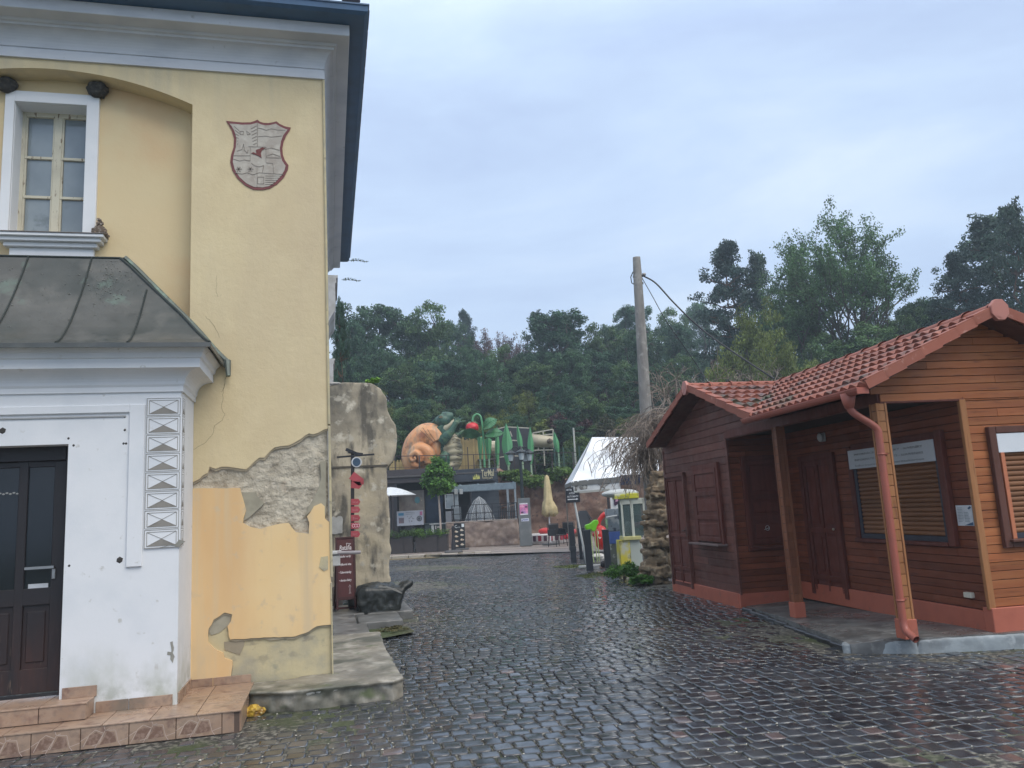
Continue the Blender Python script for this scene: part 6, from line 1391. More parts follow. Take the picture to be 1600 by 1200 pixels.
# marquee
f = mk('white_marquee', 'white marquee with a draped roof, grey spotted valance and star drawings', 'tent', 930, 24.5, 0); X = lambda u, v=745: f.p(u, v).x; Z = lambda v, u=930: f.p(u, v).z
cl = mat('white_tarpaulin', (.80, .82, .84), .5, layers=[((.60, .63, .67), 1.5, .45, .65)], bump=[(3, .3, .03)])
def roofp(s_, t): # s across 0..1, t from eave 0 to ridge 1
    zl = Z(750.5) + (Z(742, 1000) - Z(750.5)) * s_; e = Vector((X(893) + (X(1030) - X(893)) * s_, 0, zl)); r_ = f.p(925 + 105 * s_, 683, 1.7)
    p = e.lerp(r_, t); sag = math.sin(math.pi * t) * .16
    fold = .05 * math.sin(14 * (s_ + .25 * (1 - t))) * math.sin(math.pi * min(1, t * 1.1)) * max(0, 1 - s_ * 1.6) + .03 * math.sin(27 * s_ + 6 * t) * (1 - t) * min(1, t * 6) * max(0, 1 - s_ * 1.5)
    p.z -= sag * .5 - fold * .6; p.y += sag * .4 - fold; return p
mb = MB(); n_ = 48; k_ = 22
mb._new([roofp(i / n_, j / k_) for j in range(k_ + 1) for i in range(n_ + 1)], [(j * (n_ + 1) + i, j * (n_ + 1) + i + 1, (j + 1) * (n_ + 1) + i + 1, (j + 1) * (n_ + 1) + i) for j in range(k_) for i in range(n_)])
mb._new([roofp(0, 0), roofp(0, 1), (X(893), 3.4, Z(750.5))], [(0, 1, 2)]); mb._new([(X(893), 3.4, Z(750.5)), roofp(0, 1), roofp(1, 1), (X(1030), 3.4, Z(745))], [(0, 1, 2, 3)])
P('roof', mb, cl, f.o, smooth=True)
def vy(u): return (u - 893) / (1030 - 893)
val = MB(); q = [(X(892.5), Z(757.5)), (X(968), Z(753.5, 968)), (X(968), Z(745, 968)), (X(892.5), Z(750))]; val.poly(q, Matrix.Translation((0, -.03, 0)), .02); val.box((X(892.5), -.03, Z(757)), (X(893.5), 3.4, Z(750.5)))
vo = P('valance', val, flat((.15, .15, .14), .6), f.o)
mb = MB()
for u, v in ((891 + 1, 751), (895, 751), (902.5, 750.5), (917.5, 749.5), (933.5, 748.3), (949, 747.3), (965, 746.5)): mb.sphere((X(u), -.035, Z(v)), .03, 2, (1, .3, 1))
P('light_bulb', mb, flat((.8, .82, .82), .4), f.o)
bn = MB(); bn.poly([(X(891.5), Z(767)), (X(891.5), Z(757)), (X(968), Z(753.5, 968)), (X(968), Z(800)), (X(951), Z(800)), (X(950.5), Z(764.5, 950))], Matrix.Translation((0, -.005, 0)), .02)
P('banner', bn, flat((.60, .61, .60), .5), f.o)
P('lower_trim', MB().poly([(X(897), Z(769.5)), (X(897), Z(766.5)), (X(951), Z(763.5, 950)), (X(951), Z(767, 950))], Matrix.Translation((0, -.02, 0)), .02), flat((.36, .36, .33), .6), f.o)
gd = mat('graffiti', (.15, .14, .13), .7, layers=[((.42, .42, .38), 9, .5, .62)]); mb = MB()
mb.poly([(X(896), Z(766)), (X(897), Z(757)), (X(902), Z(756.5)), (X(901), Z(761)), (X(900), Z(766))], Matrix.Translation((0, -.015, 0)), .004); mb.poly([(X(902), Z(759)), (X(908), Z(757.5)), (X(914), Z(756)), (X(917), Z(758)), (X(916), Z(763)), (X(906), Z(764.5)), (X(904), Z(762))], Matrix.Translation((0, -.015, 0)), .004); P('star_drawing', mb, gd, f.o)
mb = MB(); c_ = (X(940), Z(759)); st_ = []
for i in range(10): r_ = (.15 if i % 2 == 0 else .07); a_ = math.pi / 2 + i * math.pi / 5; st_.append((c_[0] + r_ * math.cos(a_), c_[1] + r_ * math.sin(a_)))
mb.poly(st_, Matrix.Translation((0, -.015, 0)), .004); mb.poly([(X(942), Z(757)), (X(948), Z(754.5)), (X(946), Z(756.5)), (X(955), Z(755)), (X(947), Z(760)), (X(943), Z(762))], Matrix.Translation((0, -.0162, 0)), .004); P('star_drawing', mb, gd, f.o)
P('pole', MB().box((X(946), -.02, 0), (X(949.5), .06, Z(767)), .006), flat((.035, .032, .034), .5), f.o); P('pole', MB().box((X(892.5), 3.2, 0), (X(894.5), 3.3, Z(756)), .006), flat((.2, .18, .15), .5), f.o); P('pole', MB().box((X(1028), -.02, 0), (X(1031), .06, Z(767)), .006), flat((.3, .3, .3), .5), f.o)
P('side_curtain', MB().box((X(951), .0, 0.9), (X(968), .04, Z(798)), .004), cl, f.o)
P('dark_panel', MB().box((X(968), -.04, Z(760)), (X(1000), .0, Z(745))), flat((.02, .022, .05), .6), f.o)
mb = MB(); mb.poly([(X(956), Z(790)), (X(956.5), Z(775)), (X(964), Z(773)), (X(965), Z(787)), (X(958), Z(792))], Matrix.Translation((0, -.03, 0)), .01); P('poster', mb, flat((.05, .02, .05), .5), f.o); mb = MB(); mb.poly([(X(958.5), Z(786)), (X(959), Z(777)), (X(962.5), Z(776)), (X(963), Z(785))], Matrix.Translation((0, -.034, 0)), .004); P('poster_face', mb, flat((.45, .25, .33), .5), f.o)
P('ground_sheet', MB().box((X(952), .5, 0), (X(1030), 3.0, .06), .01), flat((.2, .17, .16), .7), f.o)
f = mk('trampoline_frame', 'dark blurry stall frame in front of the rock face, left of the marquee pole', 'stall', 912, 30.0, .06); X = lambda u, v=820: f.p(u, v).x; Z = lambda v, u=912: f.p(u, v).z
P('body', MB().box((X(904), 0, 0), (X(922), .8, Z(806)), .03).poly([(X(903), Z(806)), (X(908), Z(798)), (X(918), Z(798)), (X(926), Z(812))], Matrix.Identity(4), .6), flat((.045, .05, .06), .7), f.o); P('rope', MB().tube([(X(919), 0, Z(803)), (X(928), 0, Z(826))], .02, 5), blk, f.o); P('fruit_sign', MB().sphere((X(894), -.3, Z(829)), .13, 2, (1, .3, .8)), flat((.5, .08, .08), .5), f.o)
# game machines
f = mk('claw_machine', 'old yellow and white glass game machine with a yellow lit sign on top', 'game machine', 983, 19.6, 0); X = lambda u, v=820: f.p(u, v).x; Z = lambda v, u=983: f.p(u, v).z
wm = flat((.55, .57, .50), .45); ym = mat('worn_yellow_panel', (.58, .50, .05), .5, layers=[((.5, .52, .46), 1.8, .46, .56), ((.18, .16, .06), 3.5, .58, .66)])
P('base_cabinet', MB().box((X(966), 0, 0), (X(982), .7, Z(844)), .01), ym, f.o); P('white_side', MB().box((X(982), .02, 0), (X(1000), .7, Z(842)), .01), mat('machine_side', (.42, .46, .42), .5, layers=[((.02, .22, .18), 1.3, .58, .62)]), f.o); P('shelf', MB().box((X(972), -.06, Z(844)), (X(1000), .7, Z(838)), .01), flat((.55, .52, .22), .5), f.o)
for u, w_ in ((973.5, .05), (989, .07), (1008, .05)): P('frame', MB().box((X(u) - w_ / 2, 0, Z(841)), (X(u) + w_ / 2, .05, Z(780)), .006), wm, f.o)
P('frame', MB().box((X(971), 0, Z(788)), (X(1010), .05, Z(779)), .006), wm, f.o)
P('glass', MB().box((X(974), .02, Z(838)), (X(1008), .03, Z(788))), mat('machine_glass', (.10, .14, .14), .15, alpha=.55), f.o); P('interior', MB().box((X(973), .6, Z(842)), (X(1009), .65, Z(782))), flat((.12, .17, .17), .5), f.o)
P('plush_prize', MB().sphere((X(984), .25, Z(826)), .13, 2, (1, .8, 1.4)).sphere((X(981), .2, Z(832)), .1, 2), flat((.42, .48, .45), .8), f.o); P('plush_prize', MB().sphere((X(1001), .25, Z(821)), .12, 2, (1.3, .8, .8)), flat((.5, .2, .26), .8), f.o); P('plush_prize', MB().sphere((X(1000), .3, Z(812)), .13, 2).sphere((X(1006), .25, Z(824)), .12, 2), blk, f.o)
P('lit_sign', MB().box((X(963.5), -.05, Z(779)), (X(1001), .5, Z(771)), .01), mat('yellow_sign', (.60, .58, .05), .45, layers=[((.62, .63, .45), 4, .48, .58)]), f.o); P('roof_cover', MB().sphere((X(975), .3, Z(770)), .32, 3, (1.5, .9, .35)), flat((.5, .52, .5), .6), f.o)
mb = MB(); mb.text('HRA', Matrix.Translation((X(967), -.054, Z(777.5))), .08, .002, width=X(984) - X(967)); P('lettering', mb, flat((.35, .36, .12), .5), f.o)
f = mk('air_game', 'grey glass-sided game machine with a blue front left of the yellow machine', 'game machine', 958, 20.6, 0); X = lambda u, v=820: f.p(u, v).x; Z = lambda v, u=958: f.p(u, v).z
P('blue_front', MB().box((X(950.5), 0, .55), (X(972), .6, Z(831)), .01), flat((.09, .16, .46), .45), f.o); P('lower_body', MB().box((X(951), .03, 0), (X(972), .6, .55), .01), mat('machine_base', (.14, .15, .12), .6, layers=[((.45, .47, .40), 4, .5, .58)]), f.o)
P('glass_box', MB().box((X(950), .02, Z(830)), (X(973), .55, Z(795)), .006), mat('hazy_glass', (.22, .26, .30), .2, layers=[((.45, .48, .50), 3, .52, .62), ((.06, .07, .10), 5, .5, .6)]), f.o)
P('top_rail', MB().tube([(X(948), -.05, Z(808)), (X(965), -.05, Z(806))], .03, 6), flat((.5, .52, .53), .5), f.o)
# ------------------------------------------------------------------ play park on the upper terrace
U8 = lambda X_: 600 + X_ / 8; V8 = lambda Y_: 620 + Y_ / 8
gs = mat('painted_frog_green', (.035, .10, .065), .5, layers=[((.11, .19, .10), 2.6, .50, .64), ((.014, .045, .04), 5, .50, .66), ((.20, .22, .14), 9, .62, .72)], bump=[(12, .4, .02)])
belly = mat('painted_belly', (.38, .33, .21), .5, layers=[((.28, .24, .16), 2.2, .45, .65)], bump=[(1, 0, 0)][:0])
shell = mat('orange_snail_shell', (.64, .28, .11), .45, layers=[((.62, .36, .18), 1.2, .45, .65), ((.33, .12, .05), 2.0, .52, .68), ((.30, .15, .08), 5, .60, .74), ((.25, .2, .14), 1.5, .5, .7, (2, 2, .4))])
f = mk('frog_sculpture', 'giant green frog sculpture with an open mouth and ridged beige belly, reaching for the strawberry', 'sculpture', 690, 40.6, 3.27)
def W8(X_, Y_, dy=0): q = f.p(U8(X_), V8(Y_), 0); return Vector((q.x, dy, q.z))
k8 = px(40.6) / 8
mb = MB()
mb.sphere(W8(865, 690, .2), 1, 3, (118 * k8, .62, 240 * k8)); mb.sphere(W8(750, 640, .3), 1, 3, (95 * k8, .5, 210 * k8)); mb.sphere(W8(800, 860, .2), 1, 3, (150 * k8, .6, 90 * k8)); mb.solid(.05, 0, 1, 0, 5)
for v in mb.bm.verts:  # rings across the belly
    if v.co.y < .25: v.co += v.normal * (.028 * math.sin(v.co.z * 19 + math.cos(v.co.x * 3) * 1.2))
mb.bm.faces.ensure_lookup_table(); thr = W8(770, 600).x
for fc in mb.bm.faces: fc.material_index = 0 if fc.calc_center_median().x > thr + .1 * math.sin(fc.calc_center_median().z * 3) else 1
P('body', mb, [belly, gs], f.o, smooth=True)
mb = MB(); q = W8(885, 600)
for i in range(11):
    z = W8(0, 520 + i * 34).z; pts = []
    for j in range(7): t = -1 + j / 3; pts.append((q.x + t * .30 + .04, .22 - .60 * math.sqrt(max(.05, 1 - t * t * .8)) * .95, z - .10 * abs(t) + .05 * math.sin(i)))
    mb.tube(pts, .014, 4)
P('belly_ridge', mb, flat((.09, .075, .045), .6), f.o)
mb = MB()
mb.sphere(W8(745, 300, 0), 1, 3, (105 * k8, .42, 80 * k8)); mb.tube([W8(740, 270, 0), W8(800, 250, 0), W8(868, 240, 0)], [.34, .30, .17], 14); mb.tube([W8(700, 360, 0), W8(730, 470, .1), W8(745, 560, .2)], [.36, .40, .42], 14); mb.sphere(W8(835, 222, -.08), .10, 2); mb.sphere(W8(718, 262, -.30), .15, 2); mb.sphere(W8(720, 258, .30), .15, 2)
mb.tube([W8(520, 385, .1), W8(590, 330, .1), W8(660, 275, 0), W8(710, 245, 0)], [.03, .06, .10, .12], 8)
mb.solid(.035, 0, 1, 0, 3); P('head', mb, gs, f.o, smooth=True)
mb = MB(); mb.tube([W8(710, 410, -.05), W8(770, 385, -.05), W8(830, 345, -.03), W8(872, 305, 0), W8(882, 280, 0)], [.26, .24, .18, .12, .05], 12); mb.tube([W8(740, 430, 0), W8(745, 480, .0)], [.28, .22], 10); mb.solid(.035, 0, 1, 0, 3); P('lower_jaw', mb, mat('throat_cream', (.46, .42, .29), .5, layers=[((.3, .3, .2), 3, .5, .7)]), f.o, smooth=True)
P('mouth', MB().tube([W8(790, 330, 0), W8(835, 290, 0), W8(862, 262, 0)], [.16, .12, .06], 8), flat((.03, .012, .012), .6), f.o)
e_ = P('eye', MB().sphere(W8(718, 264, -.40), .085, 2, (1.2, .6, .8)), flat((.42, .33, .18), .3), f.o); P('eyelid', MB().tube([W8(698, 262, -.44), W8(718, 252, -.47), W8(738, 262, -.44)], .022, 6), flat((.20, .16, .10), .5), e_)
mb = MB(); mb.tube([W8(725, 560, -.2), W8(790, 500, -.35), W8(850, 440, -.42), W8(885, 370, -.42), W8(900, 330, -.42)], [.30, .27, .20, .15, .13], 12)
for a, b in (((905, 320), (925, 285)), ((915, 325), (955, 265)), ((925, 332), (990, 282)), ((925, 345), (1020, 318)), ((895, 310), (888, 280))): A_, B_ = W8(*a, -.42), W8(*b, -.46); mb.tube([A_, A_.lerp(B_, .6) + Vector((0, 0, .03)), B_], [.06, .045, .04], 8); mb.sphere(B_, .055, 2)
mb.sphere(W8(908, 330, -.42), .13, 2); mb.solid(.028, 0, 1, 0, 2); P('raised_arm', mb, gs, f.o, smooth=True)
mb = MB(); mb.tube([W8(880, 500, .4), W8(935, 470, .45), W8(990, 415, .4)], [.2, .13, .09], 10); mb.tube([W8(780, 860, -.2), W8(760, 760, -.35), W8(790, 700, -.3)], [.26, .3, .2], 10); mb.solid(.04, 0, 1, 0, 3); P('limb', mb, gs, f.o, smooth=True)
# snail shell
f = mk('snail_shell_sculpture', 'huge orange spiral snail shell sculpture behind the railing, left of the frog', 'sculpture', 660, 40.4, 3.27)
mb = MB()
def SP8(pts, n_=5): return spline([W8(a, b, d) for a, b, d, r in pts], n_)
for pts in ([(655, 560, .3, 150), (600, 470, .3, 150), (500, 480, .25, 160), (385, 590, .2, 150), (330, 740, .15, 125), (350, 860, .1, 110), (430, 900, .1, 90)], [(570, 830, -.25, 85), (560, 710, -.35, 90), (470, 650, -.42, 78), (385, 690, -.48, 62), (350, 770, -.5, 52), (380, 850, -.5, 44), (450, 870, -.5, 38)], [(475, 820, -.62, 36), (465, 750, -.68, 38), (415, 710, -.72, 34), (368, 735, -.75, 28), (355, 780, -.75, 24), (380, 812, -.78, 20), (412, 795, -.82, 18), (405, 762, -.85, 16)]):
    P_ = SP8(pts); rr_ = []; 
    for i in range(len(P_)): t = i / 5; a = min(int(t), len(pts) - 2); r0, r1 = pts[a][3], pts[a + 1][3]; rr_.append((r0 + (r1 - r0) * (t - a)) * k8 * .95)
    mb.tube(P_, rr_, 16)
mb.sphere(W8(470, 700, .4), 1, 3, (205 * k8, .6, 205 * k8)); mb.sphere(W8(640, 600, .35), 1, 3, (85 * k8, .5, 215 * k8)); mb.solid(.035, 0, 1, 0, 1)
P('shell', mb, shell, f.o, smooth=True)
mb = MB()
for a, b in (((500, 400), (640, 585)), ((470, 430), (640, 585)), ((520, 470), (650, 590)), ((560, 420), (655, 560))): mb.tube([W8(*a, -.62), W8((a[0] + b[0]) / 2, (a[1] + b[1]) / 2 + 8, -.66), W8(*b, -.62)], .014, 4)
P('rigging_line', mb, flat((.22, .10, .05), .7), f.o)
# strawberry plant
f = mk('strawberry_sculpture', 'giant red strawberry hanging from an arched green stalk with three big toothed leaves', 'sculpture', 745, 40.2, 3.27)
gl = mat('painted_leaf_dark', (.035, .15, .05), .4, layers=[((.06, .22, .08), 3, .48, .64)]); gl2 = mat('painted_leaf_light', (.10, .34, .15), .45, layers=[((.13, .34, .17), 1.5, .45, .65), ((.06, .22, .10), 3, .52, .7, (3, 3, .3))])
P('stalk', MB().tube(spline([W8(1105, 305, 0), W8(1118, 250, 0), W8(1160, 218, 0), W8(1205, 245, 0), W8(1225, 330, 0), W8(1238, 450, 0), W8(1250, 650, 0), W8(1258, 880, 0)], 5), .055, 8), gl2, f.o)
mb = MB(); c_ = W8(1103, 385); mb.sphere((c_.x, 0, c_.z), 1, 3, (82 * k8, .4, 66 * k8)); mb.tube([(c_.x, 0, c_.z), (c_.x, 0, c_.z - 55 * k8)], [.3, .1], 12); mb.solid(.04, .02, 8, 1, 2); P('berry', mb, mat('strawberry_red', (.62, .02, .03), .4, layers=[((.72, .25, .15), 9, .62, .70)]), f.o, smooth=True)
mb = MB(); 
for i in range(9): a = i * .7; t_ = W8(1103, 312); mb._new([(t_.x - .05 * math.sin(a), .05 * math.cos(a), t_.z + .02), (t_.x + .16 * math.cos(a), .16 * math.sin(a), t_.z + .02), (t_.x + .36 * math.cos(a + .2), .34 * math.sin(a + .2), t_.z - .13), (t_.x + .05 * math.sin(a), -.05 * math.cos(a), t_.z + .02)], [(0, 1, 2, 3)])
P('calyx', mb, flat((.30, .42, .25), .5), f.o)
for (a, b, w_, up_) in (((1215, 470), (955, 470), 55, -35), ((1235, 400), (1412, 280), 62, -20), ((1258, 480), (1498, 450), 55, 25)):
    A_, B_ = W8(*a), W8(*b); d_ = (B_ - A_); n_ = Vector((-d_.z, 0, d_.x)).normalized(); mb = MB(); L1, L2, ctr = [], [], []
    for i in range(25):
        t = i / 24; wv = w_ * k8 * math.sin(math.pi * min(1, t * 1.02)) ** .7 * (1 + .10 * (i % 2)); p = A_.lerp(B_, t) + Vector((0, -.35 * math.sin(math.pi * t), .06 * math.sin(math.pi * t)))
        ctr.append(p); L1.append(p + n_ * wv + Vector((0, .22, 0)) ); L2.append(p - n_ * wv + Vector((0, -.28, -.04)))
    vs = L1 + ctr + L2; vs2 = [v + Vector((0, .03, -.03)) for v in vs]; n3 = len(vs)
    fs = [(r_ * 25 + i, r_ * 25 + i + 1, (r_ + 1) * 25 + i + 1, (r_ + 1) * 25 + i) for r_ in (0, 1) for i in range(24)]
    mb._new(vs + vs2, fs + [tuple(n3 + k for k in reversed(q)) for q in fs] + [(i, n3 + i, n3 + i + 1, i + 1) for i in range(24)] + [(50 + i, 51 + i, n3 + 51 + i, n3 + 50 + i) for i in range(24)]); mb.tube(ctr, .03, 5)
    for i in range(3, 22, 3): mb.tube([ctr[i], (L1[min(24, i + 2)] + ctr[i]) / 2 + Vector((0, -.02, 0)), L1[min(24, i + 2)]], .012, 4); mb.tube([ctr[i], L2[min(24, i + 2)]], .012, 4)
    P('leaf', mb, gl, f.o)
# grass blade sculptures
U9 = lambda a: 740 + a / 10; V9 = lambda b: 640 + b / 10
blades = (('narrow', 97, 105, 415, 810, 40, 'pale green blade sculpture directly below the strawberry leaves, leftmost of the row'), ('narrow', 225, 240, 440, 800, 55, 'broad pale blade sculpture standing right of the strawberry stalk'), ('tall', 365, 375, 245, 900, 38, 'thin pointed green blade sculpture between two broader ones'), ('wide', 505, 545, 205, 890, 85, 'widest pointed green blade sculpture left of the street lamp'), ('tall', 680, 760, 225, 720, 42, 'leaning green blade sculpture right behind the lantern heads'), ('wide', 882, 900, 255, 880, 50, 'pointed green blade sculpture left of the beige tunnel slide'), ('tall', 1255, 1330, 335, 700, 45, 'slanted green blade sculpture right of the beige tunnel slide'))
for (kd, xt, xb, yt, yb, w_, lb) in blades:
    f = mk('blade_sculpture', lb, 'sculpture', U9((xt + xb) / 2), 41.0, 3.27, 'green blade sculptures'); k9 = px(41.0) / 10
    A_ = f.p(U9(xb), V9(yb)); B_ = f.p(U9(xt), V9(yt)); A_.y = B_.y = 0; mb = MB(); l_, c_, r_ = [], [], []
    peak = .55 if kd != 'narrow' else .98
    for i in range(17):
        t = i / 16; wv = w_ * k9 * ((math.sin(math.pi * .5 * t / peak) * .75 + .25) if t < peak else max(0, (1 - (t - peak) / (1 - peak + 1e-6))) ** .8); p = A_.lerp(B_, t)
        l_.append(p + Vector((-wv, .08, 0))); c_.append(p + Vector((0, -.06, 0))); r_.append(p + Vector((wv, .10, 0)))
    vs = l_ + c_ + r_; vs2 = [v + Vector((0, .05, 0)) for v in vs]; fs = [(a * 17 + i, a * 17 + i + 1, (a + 1) * 17 + i + 1, (a + 1) * 17 + i) for a in (0, 1) for i in range(16)]; n3 = 51
    mb._new(vs + vs2, fs + [tuple(n3 + k for k in reversed(q)) for q in fs] + [(i, n3 + i, n3 + i + 1, i + 1) for i in range(16)] + [(34 + i, 35 + i, n3 + 35 + i, n3 + 34 + i) for i in range(16)])
    P('blade', mb, gl2, f.o); P('stem', MB().tube([(A_.x, 0, 0), (A_.x, 0, A_.z + .1)], .05, 8), flat((.30, .42, .28), .5), f.o)
# tunnel slide and frames
f = mk('tunnel_slide', 'beige tunnel slide tower with a pale metal frame on the terrace', 'playground', 850, 43.0, 3.27); Q = lambda a, b, dy=0: Vector(((q := f.p(U9(a), V9(b))).x, dy, q.z)); be = mat('beige_plastic', (.46, .41, .29), .45, layers=[((.38, .33, .24), 2, .45, .65)])
P('tunnel', MB().tube([Q(905, 480), Q(1010, 490), Q(1120, 500), Q(1245, 505)], [.36, .36, .35, .33], 18), be, f.o, smooth=True); P('hole', MB().tube([Q(1150, 508, -.31), Q(1185, 500, -.35), Q(1230, 505, -.31)], [.10, .17, .08], 10), flat((.12, .09, .06), .6), f.o)
fm = flat((.44, .42, .34), .5); mb = MB()
for a, b in (((925, 370), (1240, 310)), ((925, 370), (925, 430)), ((1240, 310), (1240, 600)), ((1085, 345), (1110, 880)), ((1090, 400), (1240, 385)), ((905, 640), (1240, 630)), ((1010, 590), (1012, 650))): mb.bar(Q(*a, -.1), Q(*b, -.1), .07)
P('frame', mb, fm, f.o); mb = MB()
for a, b in (((380, 300), (500, 270)), ((500, 270), (870, 290)), ((380, 750), (560, 720)), ((560, 720), (930, 735)), ((280, 515), (350, 515)), ((570, 340), (600, 420)), ((600, 480), (690, 485)), ((145, 800), (350, 770)), ((105, 830), (105, 905)), ((250, 820), (250, 905)), ((395, 780), (400, 910))): mb.bar(Q(*a), Q(*b), .06)
P('rail', mb, fm, f.o); P('dark_backing', MB().box((Q(400, 700).x, .5, .2), (Q(900, 300).x, .6, Q(0, 310).z)), flat((.045, .045, .055), .8), f.o)
P('barrel', MB().tube([Q(280, 600, .2), Q(360, 600, .2)], .42, 14), be, f.o)
P('deck', MB().box((Q(60, 800).x, -.2, Q(0, 800).z), (Q(400, 800).x, .8, Q(0, 780).z)), flat((.12, .10, .09), .7), f.o)
# straw-coloured screen behind
f = mk('reed_screen', 'straw-coloured reed screen behind the frog and the shell', 'fence', 690, 43.5, 3.27); X = lambda u: f.p(u, 720).x; zt_ = f.p(700, 684).z; mb = MB(); rr = random.Random(7)
x = X(608)
while x < X(762): mb.box((x, 0, -.1), (x + .07, .03, zt_ - rr.uniform(0, .25) - (1.1 if x < X(640) else 0)), 0); x += .075
P('reeds', mb, mat('reed', (.36, .27, .12), .9, island=.25, layers=[((.24, .18, .08), 1.2, .45, .65)]), f.o)
# railing along the terrace edge
f = mk('terrace_railing', 'dark railing running along the top of the cafe roof terrace', 'railing', 740, 38.0, 3.3); mb = MB()
def rz_(u): return f.p(u, 713 - (u - 617) * .022)
for u0, u1 in ((600, 900),): a, b = rz_(u0), rz_(u1); a.y = b.y = 0; mb.bar(a, b, .035); mb.bar(a - Vector((0, 0, .55)), b - Vector((0, 0, .55)), .02)
P('rail', mb, flat((.05, .035, .035), .6), f.o)
for u, up_ in ((617, 0), (655, 0), (697, 0), (731, .38), (740, .0), (772, 0), (803, 0), (835, 0), (862, 0), (895, 0)): a = rz_(u); P('post', MB().box((a.x - .025, -.025, -.05), (a.x + .025, .025, a.z + up_)), flat((.05, .035, .035), .6), f.o)
f = mk('mesh_fence', 'green wire mesh fence on the rock edge left of the marquee', 'fence', 900, 39.4, 3.2); mb = MB(); a, b = f.p(865, 702), f.p(990, 702); z1 = a.z
for u in (866, 880, 905, 930, 955, 980): x = f.p(u, 700).x; P('post', MB().box((x - .03, 0, -.3), (x + .03, .05, z1 + .1)), flat((.03, .08, .06), .5), f.o)
for i in range(46): x = a.x + (b.x - a.x) * i / 45; mb.box((x, .02, 0), (x + .012, .03, z1))
for i in range(7): mb.box((a.x, .02, z1 * i / 6), (b.x, .035, z1 * i / 6 + .012))
P('wire_mesh', mb, flat((.03, .085, .06), .5), f.o)
for u, v0, v1 in ((898, 668, 712),): q = pd(u, 700, 41); mb = MB(); mb.tube([(0, 0, 0), (0, 0, pd(u, v0, 41).z - 3.3)], .05, 8); o = mb.build('white_post', flat((.45, .46, .42), .6)); o.location = (q.x, q.y, 3.3); tagset(o, 'slim pale post standing among shrubs left of the marquee top', 'post')
# shrubs on the rock and behind the park
def shrub(u, vt, vb, wpx, D, m, lb, sd, name='shrub', sz=.16, n_=40, per=60, up=.35):
    q = pd(u, vb, D); qt = pd(u, vt, D); k = wpx * px(D) / 2; h_ = qt.z - q.z; o = thing(name, lb, 'shrub', (q.x, q.y, q.z), group=None); rs = np.random.RandomState(sd)
    th = rs.uniform(0, 6.28, n_); r_ = rs.rand(n_) ** .5; z_ = rs.uniform(.12, .92, n_); sh = np.sqrt(np.clip(1 - (z_ - .35) ** 2 * 1.5, .1, 1))
    C_ = np.stack([np.cos(th) * r_ * k * sh * .85, np.sin(th) * r_ * min(k, .9) * sh, z_ * h_], 1); leaves('foliage', C_, per, np.tile([k * .26 + .08, .28, h_ * .14 + .03], (n_, 1)), sz, m, o, sd, up=up)
    mb = MB()
    for i in range(5): mb.tube([(0, 0, -.1), tuple(C_[i] * np.array([.5, .5, .6])), tuple(C_[i])], [.05, .03, .01], 5)
    mb.build('stem', flat((.06, .045, .035), .9), o, pre=MW[o.name]); return o
g_r = leafmat('purple_leaf', (.075, .035, .038)); g_y = leafmat('yellow_green_leaf', (.16, .20, .05)); g_m = leafmat('mid_green_leaf', (.07, .13, .035)); g_j = leafmat('juniper_green', (.085, .15, .03))
shrub(803, 735, 752, 58, 38.4, g_j, 'low spreading green shrub on the rock edge directly right of the cafe sign', 1)
shrub(836, 742, 762, 60, 37.6, g_j, 'dark creeping shrub on the rock edge behind the closed parasol', 2); shrub(878, 730, 752, 56, 38.4, g_j, 'bright creeping shrub on the rock edge left of the marquee', 3); shrub(915, 725, 756, 40, 38.6, g_m, 'low shrub beside the left edge of the marquee roof', 4)
o = shrub(906, 683, 742, 54, 42, leafmat('box_hedge', (.075, .125, .03)), 'tall clipped green hedge block left of the marquee peak', 5, 'clipped_hedge', .13, 90, 90)
shrub(872, 645, 700, 44, 47, g_r, 'purple-leaved shrub above the beige slide tower', 6); shrub(912, 655, 700, 46, 49, g_r, 'purple-brown shrub left of the yellow-green pointed one', 7); shrub(922, 628, 692, 34, 51, g_y, 'narrow pointed yellow-green shrub at the foot of the wooded slope', 8); shrub(850, 655, 690, 36, 47, g_y, 'light yellow-green shrub behind the tunnel slide', 9); shrub(948, 650, 700, 40, 47, leafmat('olive', (.09, .09, .045)), 'olive-brown bush left of the bare weeping tree', 10)
shrub(640, 676, 715, 60, 46, g_m, 'green bush behind the orange shell', 11); shrub(795, 655, 690, 70, 50, g_m, 'dark green bush behind the row of blade sculptures', 12)
